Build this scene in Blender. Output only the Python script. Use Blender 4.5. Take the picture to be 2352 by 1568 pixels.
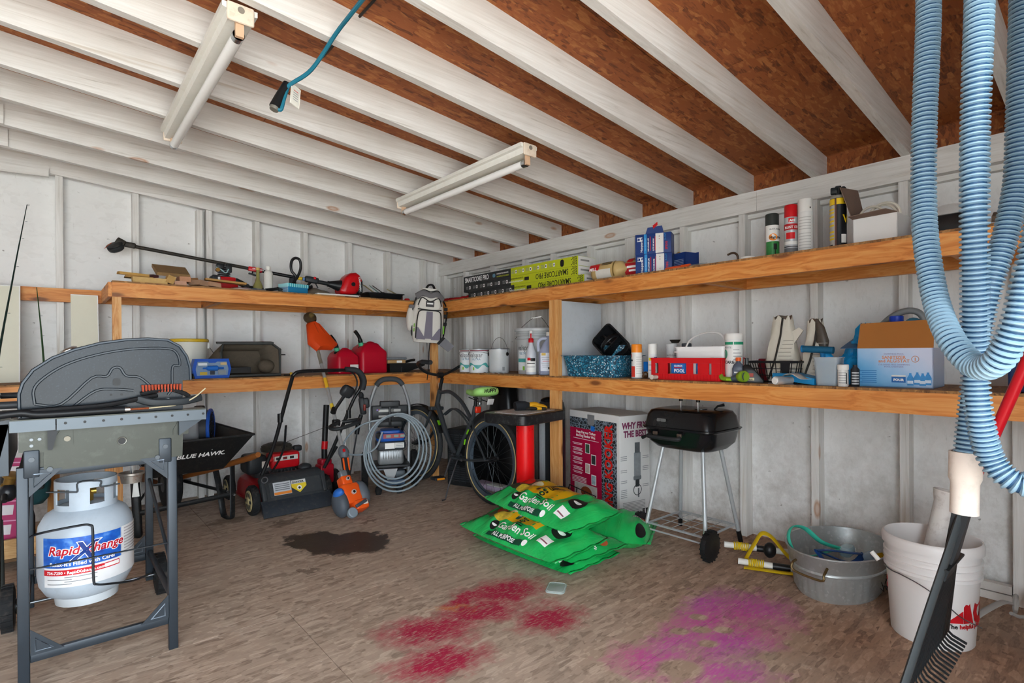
import bpy, bmesh, math, random
from mathutils import Vector, Matrix, Euler
PI = math.pi
for o in list(bpy.data.objects): bpy.data.objects.remove(o, do_unlink=True)
SC = bpy.context.scene
COL = SC.collection
random.seed(7)

# ------------------------------------------------------------------ camera
cam_data = bpy.data.cameras.new('camera'); cam = bpy.data.objects.new('camera', cam_data); COL.objects.link(cam)
cam_data.sensor_width = 36.0; cam_data.lens = 36.0 * 1227.28 / 2352.0
cam_data.shift_y = 29.79 / 2352.0; cam_data.clip_start = 0.02
_yaw, _pitch, _roll = 0.7132, -0.0018, -0.0071
_F = Vector((math.sin(_yaw) * math.cos(_pitch), math.cos(_yaw) * math.cos(_pitch), math.sin(_pitch)))
_R = Vector((math.cos(_yaw), -math.sin(_yaw), 0)); _U = _R.cross(_F)
_R2 = _R * math.cos(_roll) + _U * math.sin(_roll); _U2 = -_R * math.sin(_roll) + _U * math.cos(_roll)
cam.matrix_world = Matrix(((_R2.x, _U2.x, -_F.x, -3.1827), (_R2.y, _U2.y, -_F.y, -4.7564), (_R2.z, _U2.z, -_F.z, 1.1008), (0, 0, 0, 1)))
SC.camera = cam

# ------------------------------------------------------------------ daylight
W = bpy.data.worlds.new('sky'); SC.world = W; W.use_nodes = True
bg = W.node_tree.nodes['Background']; bg.inputs['Color'].default_value = (0.84, 0.93, 1.0, 1); bg.inputs['Strength'].default_value = 3.6
sun_d = bpy.data.lights.new('sun', 'SUN'); sun_d.energy = 9.0; sun_d.angle = 0.02; sun_d.color = (1.0, 0.97, 0.93)
sun = bpy.data.objects.new('sun', sun_d); COL.objects.link(sun); sun.rotation_euler = (math.radians(-24), math.radians(12), 0)
SC.view_settings.view_transform = 'Standard'; SC.view_settings.look = 'None'
SC.view_settings.exposure = 1.5; SC.view_settings.gamma = 1.0; SC.view_settings.use_curve_mapping = False

# ------------------------------------------------------------------ materials
def lin(c):
    if isinstance(c, str):
        c = c.lstrip('#'); c = [int(c[i:i + 2], 16) / 255 for i in (0, 2, 4)]
        c = [x / 12.92 if x <= 0.04045 else ((x + 0.055) / 1.055) ** 2.4 for x in c]
    return (c[0], c[1], c[2], 1.0)

class NT:
    def __init__(s, name):
        s.m = bpy.data.materials.new(name); s.m.use_nodes = True; s.t = s.m.node_tree
        s.b = s.t.nodes['Principled BSDF']; s.tc = None
    def put(s, sock, v):
        if hasattr(v, 'is_output'): s.t.links.new(v, sock)
        elif isinstance(v, (tuple, list)):
            sock.default_value = v if len(v) == len(sock.default_value) else tuple(v)[:len(sock.default_value)]
        else: sock.default_value = v
    def n(s, typ, ins=None, out=0, **at):
        nd = s.t.nodes.new(typ)
        for k, v in at.items(): setattr(nd, k, v)
        for k, v in (ins or {}).items(): s.put(nd.inputs[k], v)
        return nd.outputs[out]
    def obj(s):
        if s.tc is None: s.tc = s.t.nodes.new('ShaderNodeTexCoord')
        return s.tc.outputs['Object']
    def map(s, v, scale=(1, 1, 1), rot=(0, 0, 0), loc=(0, 0, 0)):
        return s.n('ShaderNodeMapping', {'Vector': v, 'Scale': scale, 'Rotation': rot, 'Location': loc})
    def noise(s, v, scale, detail=3, rough=0.5, dist=0.0, out=0):
        return s.n('ShaderNodeTexNoise', {'Vector': v, 'Scale': scale, 'Detail': detail, 'Roughness': rough, 'Distortion': dist}, out)
    def ramp(s, f, stops, interp='LINEAR'):
        nd = s.t.nodes.new('ShaderNodeValToRGB'); s.put(nd.inputs[0], f); r = nd.color_ramp; r.interpolation = interp
        while len(r.elements) < len(stops): r.elements.new(0.5)
        for e, (p, c) in zip(r.elements, stops):
            e.position = p; e.color = (c, c, c, 1) if isinstance(c, (int, float)) else lin(c)
        return nd.outputs[0]
    def mix(s, f, a, b, mode='MIX'):
        nd = s.t.nodes.new('ShaderNodeMix'); nd.data_type = 'RGBA'; nd.blend_type = mode
        s.put(nd.inputs['Factor'], f)
        s.put(nd.inputs[6], lin(a) if isinstance(a, str) else a); s.put(nd.inputs[7], lin(b) if isinstance(b, str) else b)
        return nd.outputs[2]
    def math(s, op, a, b=0.0, clamp=False):
        nd = s.t.nodes.new('ShaderNodeMath'); nd.operation = op; nd.use_clamp = clamp
        s.put(nd.inputs[0], a); s.put(nd.inputs[1], b); return nd.outputs[0]
    def bump(s, h, strength=0.3, dist=0.002):
        s.t.links.new(s.n('ShaderNodeBump', {'Height': h, 'Strength': strength, 'Distance': dist}), s.b.inputs['Normal'])
    def done(s, color=None, rough=0.6, metal=0.0, **kw):
        if color is not None: s.put(s.b.inputs['Base Color'], lin(color) if isinstance(color, str) else color)
        s.put(s.b.inputs['Roughness'], rough); s.put(s.b.inputs['Metallic'], metal)
        for k, v in kw.items(): s.put(s.b.inputs[k], v)
        return s.m

_mats = {}
def mat(color, rough=0.5, metal=0.0, var=0.12, scale=14.0, bump=0.0, bscale=120.0, dirt=0.0, dirtc='#6b6157', **kw):
    """plain procedural material: colour with soft noise variation, optional grime and fine bump"""
    key = (color, rough, metal, var, scale, bump, bscale, dirt, dirtc, tuple(sorted(kw.items())))
    if key in _mats: return _mats[key]
    t = NT('mat_' + color.strip('#') + '_%d' % len(_mats)); v = t.obj()
    nz = t.noise(v, scale, 4, 0.6)
    c = lin(color); lo = tuple(x * (1 - var) for x in c[:3]) + (1,); hi = tuple(min(1, x * (1 + var)) for x in c[:3]) + (1,)
    col = t.mix(nz, lo, hi)
    if dirt > 0:
        d = t.ramp(t.noise(v, scale * 2.3, 6, 0.7), [(0.52, 0.0), (0.75, 1.0)])
        col = t.mix(t.math('MULTIPLY', d, dirt), col, dirtc)
    if bump > 0: t.bump(t.noise(v, bscale, 3), bump)
    rr = t.math('ADD', t.math('MULTIPLY', nz, 0.16), rough - 0.08)
    if 'Specular IOR Level' not in kw and metal < .3: kw = dict(kw); kw['Specular IOR Level'] = .3
    _mats[key] = t.done(col, rr, metal, **kw); return _mats[key]

def glassy(color, rough=0.1, alpha=0.35, trans=0.0):
    key = ('glass', color, rough, alpha, trans)
    if key in _mats: return _mats[key]
    t = NT('clear_' + color.strip('#')); nz = t.noise(t.obj(), 9.0)
    _mats[key] = t.done(color, t.math('ADD', t.math('MULTIPLY', nz, 0.1), rough), 0.0, **{'Alpha': alpha, 'Transmission Weight': trans})
    return _mats[key]

def pine(axis='X', base='#d98a40', dark='#b46522', light='#e6a45a', key=None):
    k = ('pine', axis, base, dark)
    if k in _mats: return _mats[k]
    t = NT('pine_' + axis); v = t.obj()
    sc = {'X': (0.5, 9, 9), 'Y': (9, 0.5, 9), 'Z': (9, 9, 0.5)}[axis]
    kn = {'X': (3.4, 10, 10), 'Y': (10, 3.4, 10), 'Z': (10, 10, 3.4)}[axis]
    warp = t.noise(v, 1.7, 2, out=1)
    vm = t.n('ShaderNodeVectorMath', {0: t.map(v, sc), 1: t.n('ShaderNodeVectorMath', {0: warp, 1: (0.9, 0.9, 0.9)}, operation='MULTIPLY')}, operation='ADD')
    g = t.noise(vm, 5.0, 5, 0.6, 1.2)
    col = t.ramp(g, [(0.28, dark), (0.47, base), (0.62, light), (0.75, base)])
    big = t.noise(v, 1.3, 2); col = t.mix(t.math('MULTIPLY', big, 0.35), col, dark)
    vd = t.n('ShaderNodeTexVoronoi', {'Vector': t.map(v, kn), 'Scale': 1.0, 'Randomness': 1.0})
    spot = t.ramp(vd, [(0.11, 1.0), (0.2, 0.0)])
    halo = t.ramp(vd, [(0.18, 1.0), (0.4, 0.0)])
    col = t.mix(t.math('MULTIPLY', halo, 0.35), col, '#b5682c'); col = t.mix(t.math('MULTIPLY', spot, 0.8), col, '#5e3012')
    t.bump(g, 0.15, 0.001)
    _mats[k] = t.done(col, 0.55); return _mats[k]

def whitewood(axis):
    k = ('ww', axis)
    if k in _mats: return _mats[k]
    t = NT('white_painted_lumber_' + axis); v = t.obj()
    sc = {'X': (0.55, 14, 14), 'Y': (14, 0.55, 14), 'Z': (14, 14, 0.55)}[axis]
    kn = {'X': (2.1, 6, 6), 'Y': (6, 2.1, 6), 'Z': (6, 6, 2.1)}[axis]
    g = t.noise(t.map(v, sc), 5.0, 6, 0.65, 0.8)
    col = t.ramp(g, [(0.25, '#b9b4ab'), (0.4, '#dddad5'), (0.7, '#eeedea')])
    big = t.ramp(t.noise(v, 2.2, 3), [(0.45, 0.0), (0.8, 1.0)]); col = t.mix(t.math('MULTIPLY', big, 0.4), col, '#b3aca2')
    vd = t.n('ShaderNodeTexVoronoi', {'Vector': t.map(v, kn), 'Scale': 1.0, 'Randomness': 1.0})
    ring = t.ramp(vd, [(0.05, 0.6), (0.085, 1.0), (0.13, 0.0)]); show = t.ramp(t.noise(v, 1.9, 1), [(0.44, 0.0), (0.52, 1.0)])
    col = t.mix(t.math('MULTIPLY', t.math('MULTIPLY', ring, show), 0.75), col, '#b0763f')
    st = t.ramp(t.noise(t.map(v, tuple(x * 1.7 for x in sc), loc=(3, 1, 2)), 1.2, 3), [(0.66, 0.0), (0.74, 1.0)])
    col = t.mix(t.math('MULTIPLY', st, 0.38), col, '#a89272')
    t.bump(g, 0.2, 0.001)
    _mats[k] = t.done(col, 0.62); return _mats[k]

def osb_nodes(t, v, s=1.0, dark='#4a2a18', mid='#8a4c26', hi='#b9713b'):
    """oriented strand board: long random flakes from three stretched cell layers"""
    cols = []
    for i, a in enumerate((0.25, 1.1, -0.5)):
        w = t.n('ShaderNodeVectorMath', {0: t.map(v, (8 * s, 46 * s, 20 * s), (0, 0, a), (i * 3.1, i * 1.7, i)),
                                         1: t.n('ShaderNodeVectorMath', {0: t.noise(v, 6 * s, 2, out=1), 1: (0.45, 0.45, 0.45)}, operation='MULTIPLY')}, operation='ADD')
        cell = t.n('ShaderNodeTexVoronoi', {'Vector': w, 'Scale': 1.0, 'Randomness': 1.0}, 1)
        sep = t.n('ShaderNodeSeparateColor', {0: cell}); cols.append(sep)
    m1 = t.ramp(t.noise(v, 11 * s, 2), [(0.46, 0.0), (0.5, 1.0)]); m2 = t.ramp(t.noise(t.map(v, loc=(5, 5, 5)), 9 * s, 2), [(0.5, 0.0), (0.54, 1.0)])
    f = t.mix(m2, t.mix(m1, cols[0], cols[1]), cols[2])
    fine = t.mix(m2, t.mix(m1, t.noise(t.map(v, (26 * s, 130 * s, 60), (0, 0, 0.25)), 1.0, 4), t.noise(t.map(v, (26 * s, 130 * s, 60), (0, 0, 1.1)), 1.0, 4)), t.noise(t.map(v, (26 * s, 130 * s, 60), (0, 0, -0.5)), 1.0, 4))
    ff = t.math('ADD', t.math('MULTIPLY', f, 0.5), t.math('MULTIPLY', fine, 0.5))
    return t.ramp(ff, [(0.22, dark), (0.42, mid), (0.58, mid), (0.8, hi)]), ff

def make_osb_roof():
    t = NT('strand_board_roof'); v = t.obj()
    c, f = osb_nodes(t, v, 1.25, '#6a381d', '#a05a2d', '#c07d44')
    c = t.mix(t.math('MULTIPLY', t.ramp(t.noise(v, 0.9, 2), [(0.35, 0.0), (0.7, 1.0)]), 0.25), c, '#6e3a1c')
    t.bump(f, 0.25, 0.002); return t.done(c, 0.7)

def make_wall_paint():
    t = NT('white_painted_strand_board'); v = t.obj()
    c, f = osb_nodes(t, v, 1.2, '#dedcd9', '#e9e8e6', '#eeedeb')
    c = t.mix(0.5, c, '#e8e7e5')
    # chips and scratches where dark board shows through
    sp = t.ramp(t.n('ShaderNodeTexVoronoi', {'Vector': warped(t, t.map(v, (1, 1, 1.3)), 30.0, .05), 'Scale': 8.0}), [(0.03, 1.0), (0.07, 0.0)])
    c = t.mix(t.math('MULTIPLY', sp, 0.65), c, '#5f564c')
    sc = t.ramp(t.noise(t.map(v, (60, 60, 9), (0.4, 0.5, 0)), 1.0, 6, 0.75), [(0.63, 0.0), (0.7, 1.0)])
    c = t.mix(t.math('MULTIPLY', sc, 0.3), c, '#8d857a')
    # dirt splashed up from the floor: a mark of its own, patchy, below knee height
    sep = t.n('ShaderNodeSeparateXYZ', {0: v}, 2)
    low = t.math('SUBTRACT', 1.0, t.math('MULTIPLY', sep, 1.15), True)
    gr = t.math('MULTIPLY', t.ramp(t.noise(v, 7.0, 7, 0.75), [(0.42, 0.0), (0.72, 1.0)]), low)
    c = t.mix(t.math('MULTIPLY', gr, 0.75), c, '#8e8477')
    # old water stains running down the boards near the back corner
    sx_ = t.n('ShaderNodeSeparateXYZ', {0: v}, 0); sy_ = t.n('ShaderNodeSeparateXYZ', {0: v}, 1)
    reg = t.math('MULTIPLY', t.n('ShaderNodeMapRange', {'Value': sy_, 'From Min': -2.7, 'From Max': -1.5}), t.n('ShaderNodeMapRange', {'Value': sx_, 'From Min': -0.3, 'From Max': -0.05}))
    strk = t.ramp(t.noise(t.map(v, (14, 14, 0.7)), 1.0, 5, 0.7), [(0.4, 0.0), (0.68, 1.0)])
    c = t.mix(t.math('MULTIPLY', t.math('MULTIPLY', strk, reg), 0.7), c, '#94897c')
    t.bump(f, 0.3, 0.002); return t.done(c, 0.7)

def blob(t, P, x, y, rx, ry, rot=0.0, e0=0.75, e1=1.05):
    q = t.map(t.n('ShaderNodeVectorMath', {0: P, 1: (-x, -y, 0)}, operation='ADD'), (1, 1, 0), (0, 0, 0))
    q = t.n('ShaderNodeVectorRotate', {'Vector': q, 'Angle': -rot}, rotation_type='Z_AXIS')
    q = t.map(q, (1 / rx, 1 / ry, 0))
    d = t.n('ShaderNodeVectorMath', {0: q}, 1, operation='LENGTH')
    return t.math('SUBTRACT', 1.0, t.n('ShaderNodeMapRange', {'Value': d, 'From Min': e0, 'From Max': e1}), True)

def warped(t, v, scale, amt):
    nz = t.noise(v, scale, 5, 0.65, out=1)
    off = t.n('ShaderNodeVectorMath', {0: t.n('ShaderNodeVectorMath', {0: nz, 1: (-0.5, -0.5, -0.5)}, operation='ADD'), 1: (amt, amt, 0)}, operation='MULTIPLY')
    return t.n('ShaderNodeVectorMath', {0: v, 1: off}, operation='ADD')

def union(t, bl):
    r = bl[0]
    for b in bl[1:]: r = t.math('MAXIMUM', r, b)
    return r
# ------------------------------------------------------------------ mesh helpers
def V(*a): return Vector(a if len(a) == 3 else a[0])
def rotm(x=0, y=0, z=0): return Euler((x, y, z)).to_matrix().to_4x4()

class MB:
    """collects shapes into one mesh"""
    def __init__(s): s.v = []; s.f = []
    def raw(s, vs, fs, M=None):
        b = len(s.v)
        s.v += [(M @ Vector(p)) if M else Vector(p) for p in vs]; s.f += [tuple(i + b for i in f) for f in fs]; return s
    def box(s, c, d, R=None):
        x, y, z = d[0] / 2, d[1] / 2, d[2] / 2
        vs = [(-x, -y, -z), (x, -y, -z), (x, y, -z), (-x, y, -z), (-x, -y, z), (x, -y, z), (x, y, z), (-x, y, z)]
        M = Matrix.Translation(c) @ (R if R is not None else Matrix())
        return s.raw(vs, [(0, 3, 2, 1), (4, 5, 6, 7), (0, 1, 5, 4), (1, 2, 6, 5), (2, 3, 7, 6), (3, 0, 4, 7)], M)
    def bx(s, x0, x1, y0, y1, z0, z1): return s.box(((x0 + x1) / 2, (y0 + y1) / 2, (z0 + z1) / 2), (abs(x1 - x0), abs(y1 - y0), abs(z1 - z0)))
    def loft(s, secs, cap=True, closed=False, M=None):
        n = len(secs[0]); vs = [p for sec in secs for p in sec]; fs = []
        m = len(secs)
        for i in range(m if closed else m - 1):
            a, b = i * n, ((i + 1) % m) * n
            for j in range(n):
                k = (j + 1) % n; fs.append((a + j, a + k, b + k, b + j))
        if cap and not closed: fs.append(tuple(range(n - 1, -1, -1))); fs.append(tuple((m - 1) * n + j for j in range(n)))
        return s.raw(vs, fs, M)
    def rbox(s, c, d, r=0.01, ch=None, n=4, R=None):
        """box with rounded vertical edges and chamfered top and bottom"""
        ch = min(r, d[2] * 0.3) if ch is None else ch
        x, y, z = d[0], d[1], d[2] / 2
        secs = []
        for zz, k in ((-z, ch), (-z + ch * .3, ch * .3), (-z + ch, 0), (z - ch, 0), (z - ch * .3, ch * .3), (z, ch)):
            secs.append([(p[0], p[1], zz) for p in rr(x - 2 * k, y - 2 * k, max(r - k, 0.0006), n)])
        return s.loft(secs, M=Matrix.Translation(c) @ (R if R is not None else Matrix()))
    def cyl(s, p0, p1, r0, r1=None, n=16, cap=True):
        r1 = r0 if r1 is None else r1; p0, p1 = Vector(p0), Vector(p1)
        q = (p1 - p0).to_track_quat('Z', 'Y').to_matrix().to_4x4(); L = (p1 - p0).length
        M = Matrix.Translation(p0) @ q
        return s.loft([[(r0 * math.cos(2 * PI * j / n), r0 * math.sin(2 * PI * j / n), 0) for j in range(n)], [(r1 * math.cos(2 * PI * j / n), r1 * math.sin(2 * PI * j / n), L) for j in range(n)]], cap, M=M)
    def lathe(s, prof, n=24, M=None, cap=True):
        secs = [[(max(r, 1e-4) * math.cos(2 * PI * j / n), max(r, 1e-4) * math.sin(2 * PI * j / n), z) for j in range(n)] for r, z in prof]
        return s.loft(secs, cap, M=M)
    def tube(s, pts, r, n=8, closed=False, cap=True, flat=None):
        """sweep a circle (or an ellipse flat=(a,b)) along a polyline"""
        P = [Vector(p) for p in pts]; m = len(P); secs = []
        rad = r if isinstance(r, (list, tuple)) else [r] * m
        T = []
        for i in range(m):
            a = P[(i - 1) % m] if (closed or i > 0) else P[i]; b = P[(i + 1) % m] if (closed or i < m - 1) else P[i]
            d = b - a; T.append(d.normalized() if d.length > 1e-9 else Vector((0, 0, 1)))
        up = Vector((0, 0, 1)) if abs(T[0].z) < 0.95 else Vector((1, 0, 0))
        N = (up - T[0] * up.dot(T[0])).normalized()
        for i in range(m):
            N = N - T[i] * N.dot(T[i])
            N = N.normalized() if N.length > 1e-6 else T[i].orthogonal().normalized()
            B = T[i].cross(N); a, b = (rad[i], rad[i]) if flat is None else flat
            secs.append([P[i] + N * (a * math.cos(2 * PI * j / n)) + B * (b * math.sin(2 * PI * j / n)) for j in range(n)])
        return s.loft(secs, cap, closed)
    def ball(s, c, r, n=14, m=8, M=None):
        rx, ry, rz = (r, r, r) if not isinstance(r, (tuple, list)) else r
        secs = []
        for i in range(m + 1):
            a = -PI / 2 + PI * i / m; k = max(math.cos(a), 1e-3)
            secs.append([(c[0] + rx * k * math.cos(2 * PI * j / n), c[1] + ry * k * math.sin(2 * PI * j / n), c[2] + rz * math.sin(a)) for j in range(n)])
        return s.loft(secs, True, M=M)
    def torus(s, c, R, r, n=28, k=8, axis='Z', arc=2 * PI, a0=0.0):
        pts = []
        full = abs(arc - 2 * PI) < 1e-6; cnt = n if full else n + 1
        for i in range(cnt):
            a = a0 + arc * i / n; x, y = R * math.cos(a), R * math.sin(a)
            pts.append(Vector(c) + (Vector((x, y, 0)) if axis == 'Z' else Vector((x, 0, y)) if axis == 'Y' else Vector((0, x, y))))
        return s.tube(pts, r, k, closed=full)
    def prism(s, poly, h, M=None, off=0.0):
        """polygon in local XY pushed out along local Z"""
        return s.loft([[(p[0], p[1], off) for p in poly], [(p[0], p[1], off + h) for p in poly]], True, M=M)
    def grid(s, f, nu, nv, thick=0.0):
        vs = [f(i / nu, j / nv) for i in range(nu + 1) for j in range(nv + 1)]
        fs = [(i * (nv + 1) + j, (i + 1) * (nv + 1) + j, (i + 1) * (nv + 1) + j + 1, i * (nv + 1) + j + 1) for i in range(nu) for j in range(nv)]
        return s.raw(vs, fs)
    def xf(s, M): s.v = [M @ p for p in s.v]; return s
    def warp(s, f): s.v = [Vector(f(p)) for p in s.v]; return s
    def mesh(s, name, m, sharp=40):
        me = bpy.data.meshes.new(name); me.from_pydata([tuple(p) for p in s.v], [], s.f)
        me.polygons.foreach_set('use_smooth', [True] * len(me.polygons)); me.set_sharp_from_angle(angle=math.radians(sharp))
        if m is not None: me.materials.append(m)
        return me
    def build(s, name, m, parent=None, sharp=40, fix=True, solid=0.0, M=None):
        me = s.mesh(name, m, sharp)
        if fix:
            b = bmesh.new(); b.from_mesh(me); bmesh.ops.recalc_face_normals(b, faces=b.faces); b.to_mesh(me); b.free()
        o = bpy.data.objects.new(name, me); COL.objects.link(o)
        if parent is not None: o.parent = parent
        if M is not None: o.matrix_local = M
        if solid:
            md = o.modifiers.new('thickness', 'SOLIDIFY'); md.thickness = solid; md.offset = 0
        return o

def rr(w, h, r, n=4):
    pts = []
    for cx, cy, a in ((w / 2 - r, h / 2 - r, 0), (-w / 2 + r, h / 2 - r, PI / 2), (-w / 2 + r, -h / 2 + r, PI), (w / 2 - r, -h / 2 + r, 1.5 * PI)):
        for i in range(n + 1):
            t = a + PI / 2 * i / n; pts.append((cx + r * math.cos(t), cy + r * math.sin(t)))
    return pts
def ell(a, b, n=24, p=2.0):
    out = []
    for j in range(n):
        t = 2 * PI * j / n; c, q = math.cos(t), math.sin(t)
        out.append((a * math.copysign(abs(c) ** (2 / p), c), b * math.copysign(abs(q) ** (2 / p), q)))
    return out
def curve(pts, per=8, closed=False):
    """Catmull-Rom through the points"""
    P = [Vector(p) for p in pts]; m = len(P); out = []
    for i in range(m if closed else m - 1):
        p0 = P[(i - 1) % m] if (closed or i > 0) else P[0] * 2 - P[1]; p1 = P[i]; p2 = P[(i + 1) % m]
        p3 = P[(i + 2) % m] if (closed or i + 2 < m) else P[-1] * 2 - P[-2]
        for k in range(per):
            t = k / per; out.append(0.5 * ((2 * p1) + (p2 - p0) * t + (2 * p0 - 5 * p1 + 4 * p2 - p3) * t * t + (3 * p1 - p0 - 3 * p2 + p3) * t ** 3))
    if not closed: out.append(P[-1])
    return out

def thing(name, label, cat, loc=(0, 0, 0), rz=0.0, group=None, rot=None, M=None):
    o = bpy.data.objects.new(name, None); o.empty_display_size = 0.05; COL.objects.link(o)
    if M is not None: o.matrix_world = M
    else: o.location = loc; o.rotation_euler = rot if rot else (0, 0, rz)
    o['label'] = label; o['category'] = cat
    if group: o['group'] = group
    return o
def tag(o, label, cat, group=None):
    o['label'] = label; o['category'] = cat
    if group: o['group'] = group
    return o
def struct(o): o['kind'] = 'structure'; return o
def copy_tree(o, parent=None):
    c = o.copy(); COL.objects.link(c); c.parent = parent
    for ch in [x for x in COL.objects if x.parent is o]: copy_tree(ch, c)
    return c
def frame(o, x, y):
    """matrix with origin o, local X along x, local Y as near y as possible, Z out of the face"""
    x = Vector(x).normalized(); y = Vector(y); y = (y - x * y.dot(x)).normalized(); z = x.cross(y)
    return Matrix(((x.x, y.x, z.x, o[0]), (x.y, y.y, z.y, o[1]), (x.z, y.z, z.z, o[2]), (0, 0, 0, 1)))
def text(s, parent, m, o, x, y, size, name='lettering', align='LEFT', bold=0.0, cylr=None, sx=1.0, depth=0.0006, shear=0.0, space=1.0, lift=0.0006):
    """lettering as a thin raised mesh; cylr wraps it round a vertical cylinder of that radius (local axis Z through the parent's origin)"""
    cu = bpy.data.curves.new('t', 'FONT'); cu.body = s; cu.size = size; cu.align_x = align; cu.offset = bold; cu.resolution_u = 2
    cu.shear = shear; cu.space_character = space; cu.extrude = depth / 2
    to = bpy.data.objects.new('t', cu); COL.objects.link(to)
    dg = bpy.context.evaluated_depsgraph_get(); me = bpy.data.meshes.new_from_object(to.evaluated_get(dg)); bpy.data.objects.remove(to)
    me.name = name
    if cylr is not None:      # o = (angle, z)
        bm = bmesh.new(); bm.from_mesh(me)
        bmesh.ops.triangulate(bm, faces=bm.faces)
        for v in bm.verts:
            a = o[0] + v.co.x * sx / cylr; r = cylr + v.co.z + depth / 2 + lift
            v.co = Vector((r * math.cos(a), r * math.sin(a), o[1] + v.co.y))
        bm.to_mesh(me); bm.free()
    else:
        F = frame(o, x, y)
        me.transform(F @ Matrix.Translation((0, 0, depth / 2 + lift)) @ Matrix.Diagonal((sx, 1, 1, 1)))
    me.materials.clear(); me.materials.append(m)
    ob = bpy.data.objects.new(name, me); COL.objects.link(ob); ob.parent = parent
    return ob
def plate(parent, name, m, o, x, y, w, h, t=0.0008, r=0.0, lift=0.0004):
    """thin flat print lying on a face: centre o"""
    b = MB(); F = frame(o, x, y)
    b.prism(rr(w, h, r, 3) if r > 0 else [(-w / 2, -h / 2), (w / 2, -h / 2), (w / 2, h / 2), (-w / 2, h / 2)], t, F, lift)
    return b.build(name, m, parent)
def wrap(parent, name, m, r, a0, a1, z0, z1, t=0.0007, n=16):
    """label bent round a vertical cylinder"""
    b = MB()
    secs = []
    for i in range(n + 1):
        a = a0 + (a1 - a0) * i / n; c, q = math.cos(a), math.sin(a)
        secs.append([((r + 1e-4) * c, (r + 1e-4) * q, z0), ((r + t) * c, (r + t) * q, z0), ((r + t) * c, (r + t) * q, z1), ((r + 1e-4) * c, (r + 1e-4) * q, z1)])
    b.loft(secs); return b.build(name, m, parent)

WHITE = mat('#e9e8e4', 0.45, var=0.04); OFFW = mat('#dcd8cc', 0.5, var=0.06); BLACK = mat('#17181a', 0.42, var=0.2); RUBBER = mat('#1d1e20', 0.8, var=0.2, dirt=0.35)
DARK = mat('#2a2c2f', 0.5, var=0.15); GREYP = mat('#8d9093', 0.5); CHROME = mat('#c3c7ca', 0.22, 1.0, var=0.08); STEEL = mat('#8a8f94', 0.38, 1.0)
RED = mat('#c4121b', 0.35); WTXT = mat('#f2f2f0', 0.5, var=0.02); BTXT = mat('#191919', 0.5, var=0.05)

# ------------------------------------------------------------------ structure
RW = 3.5                       # ridge at x = -RW, far wall at -2 RW
YF = -5.35                     # front wall with the open door
SL = 0.09
def zb(x): return 2.035 + SL * (RW - abs(x + RW))      # underside of the rafters
EAVE = make_osb_roof(); WALLP = make_wall_paint(); WWX, WWY, WWZ = whitewood('X'), whitewood('Y'), whitewood('Z')

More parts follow.
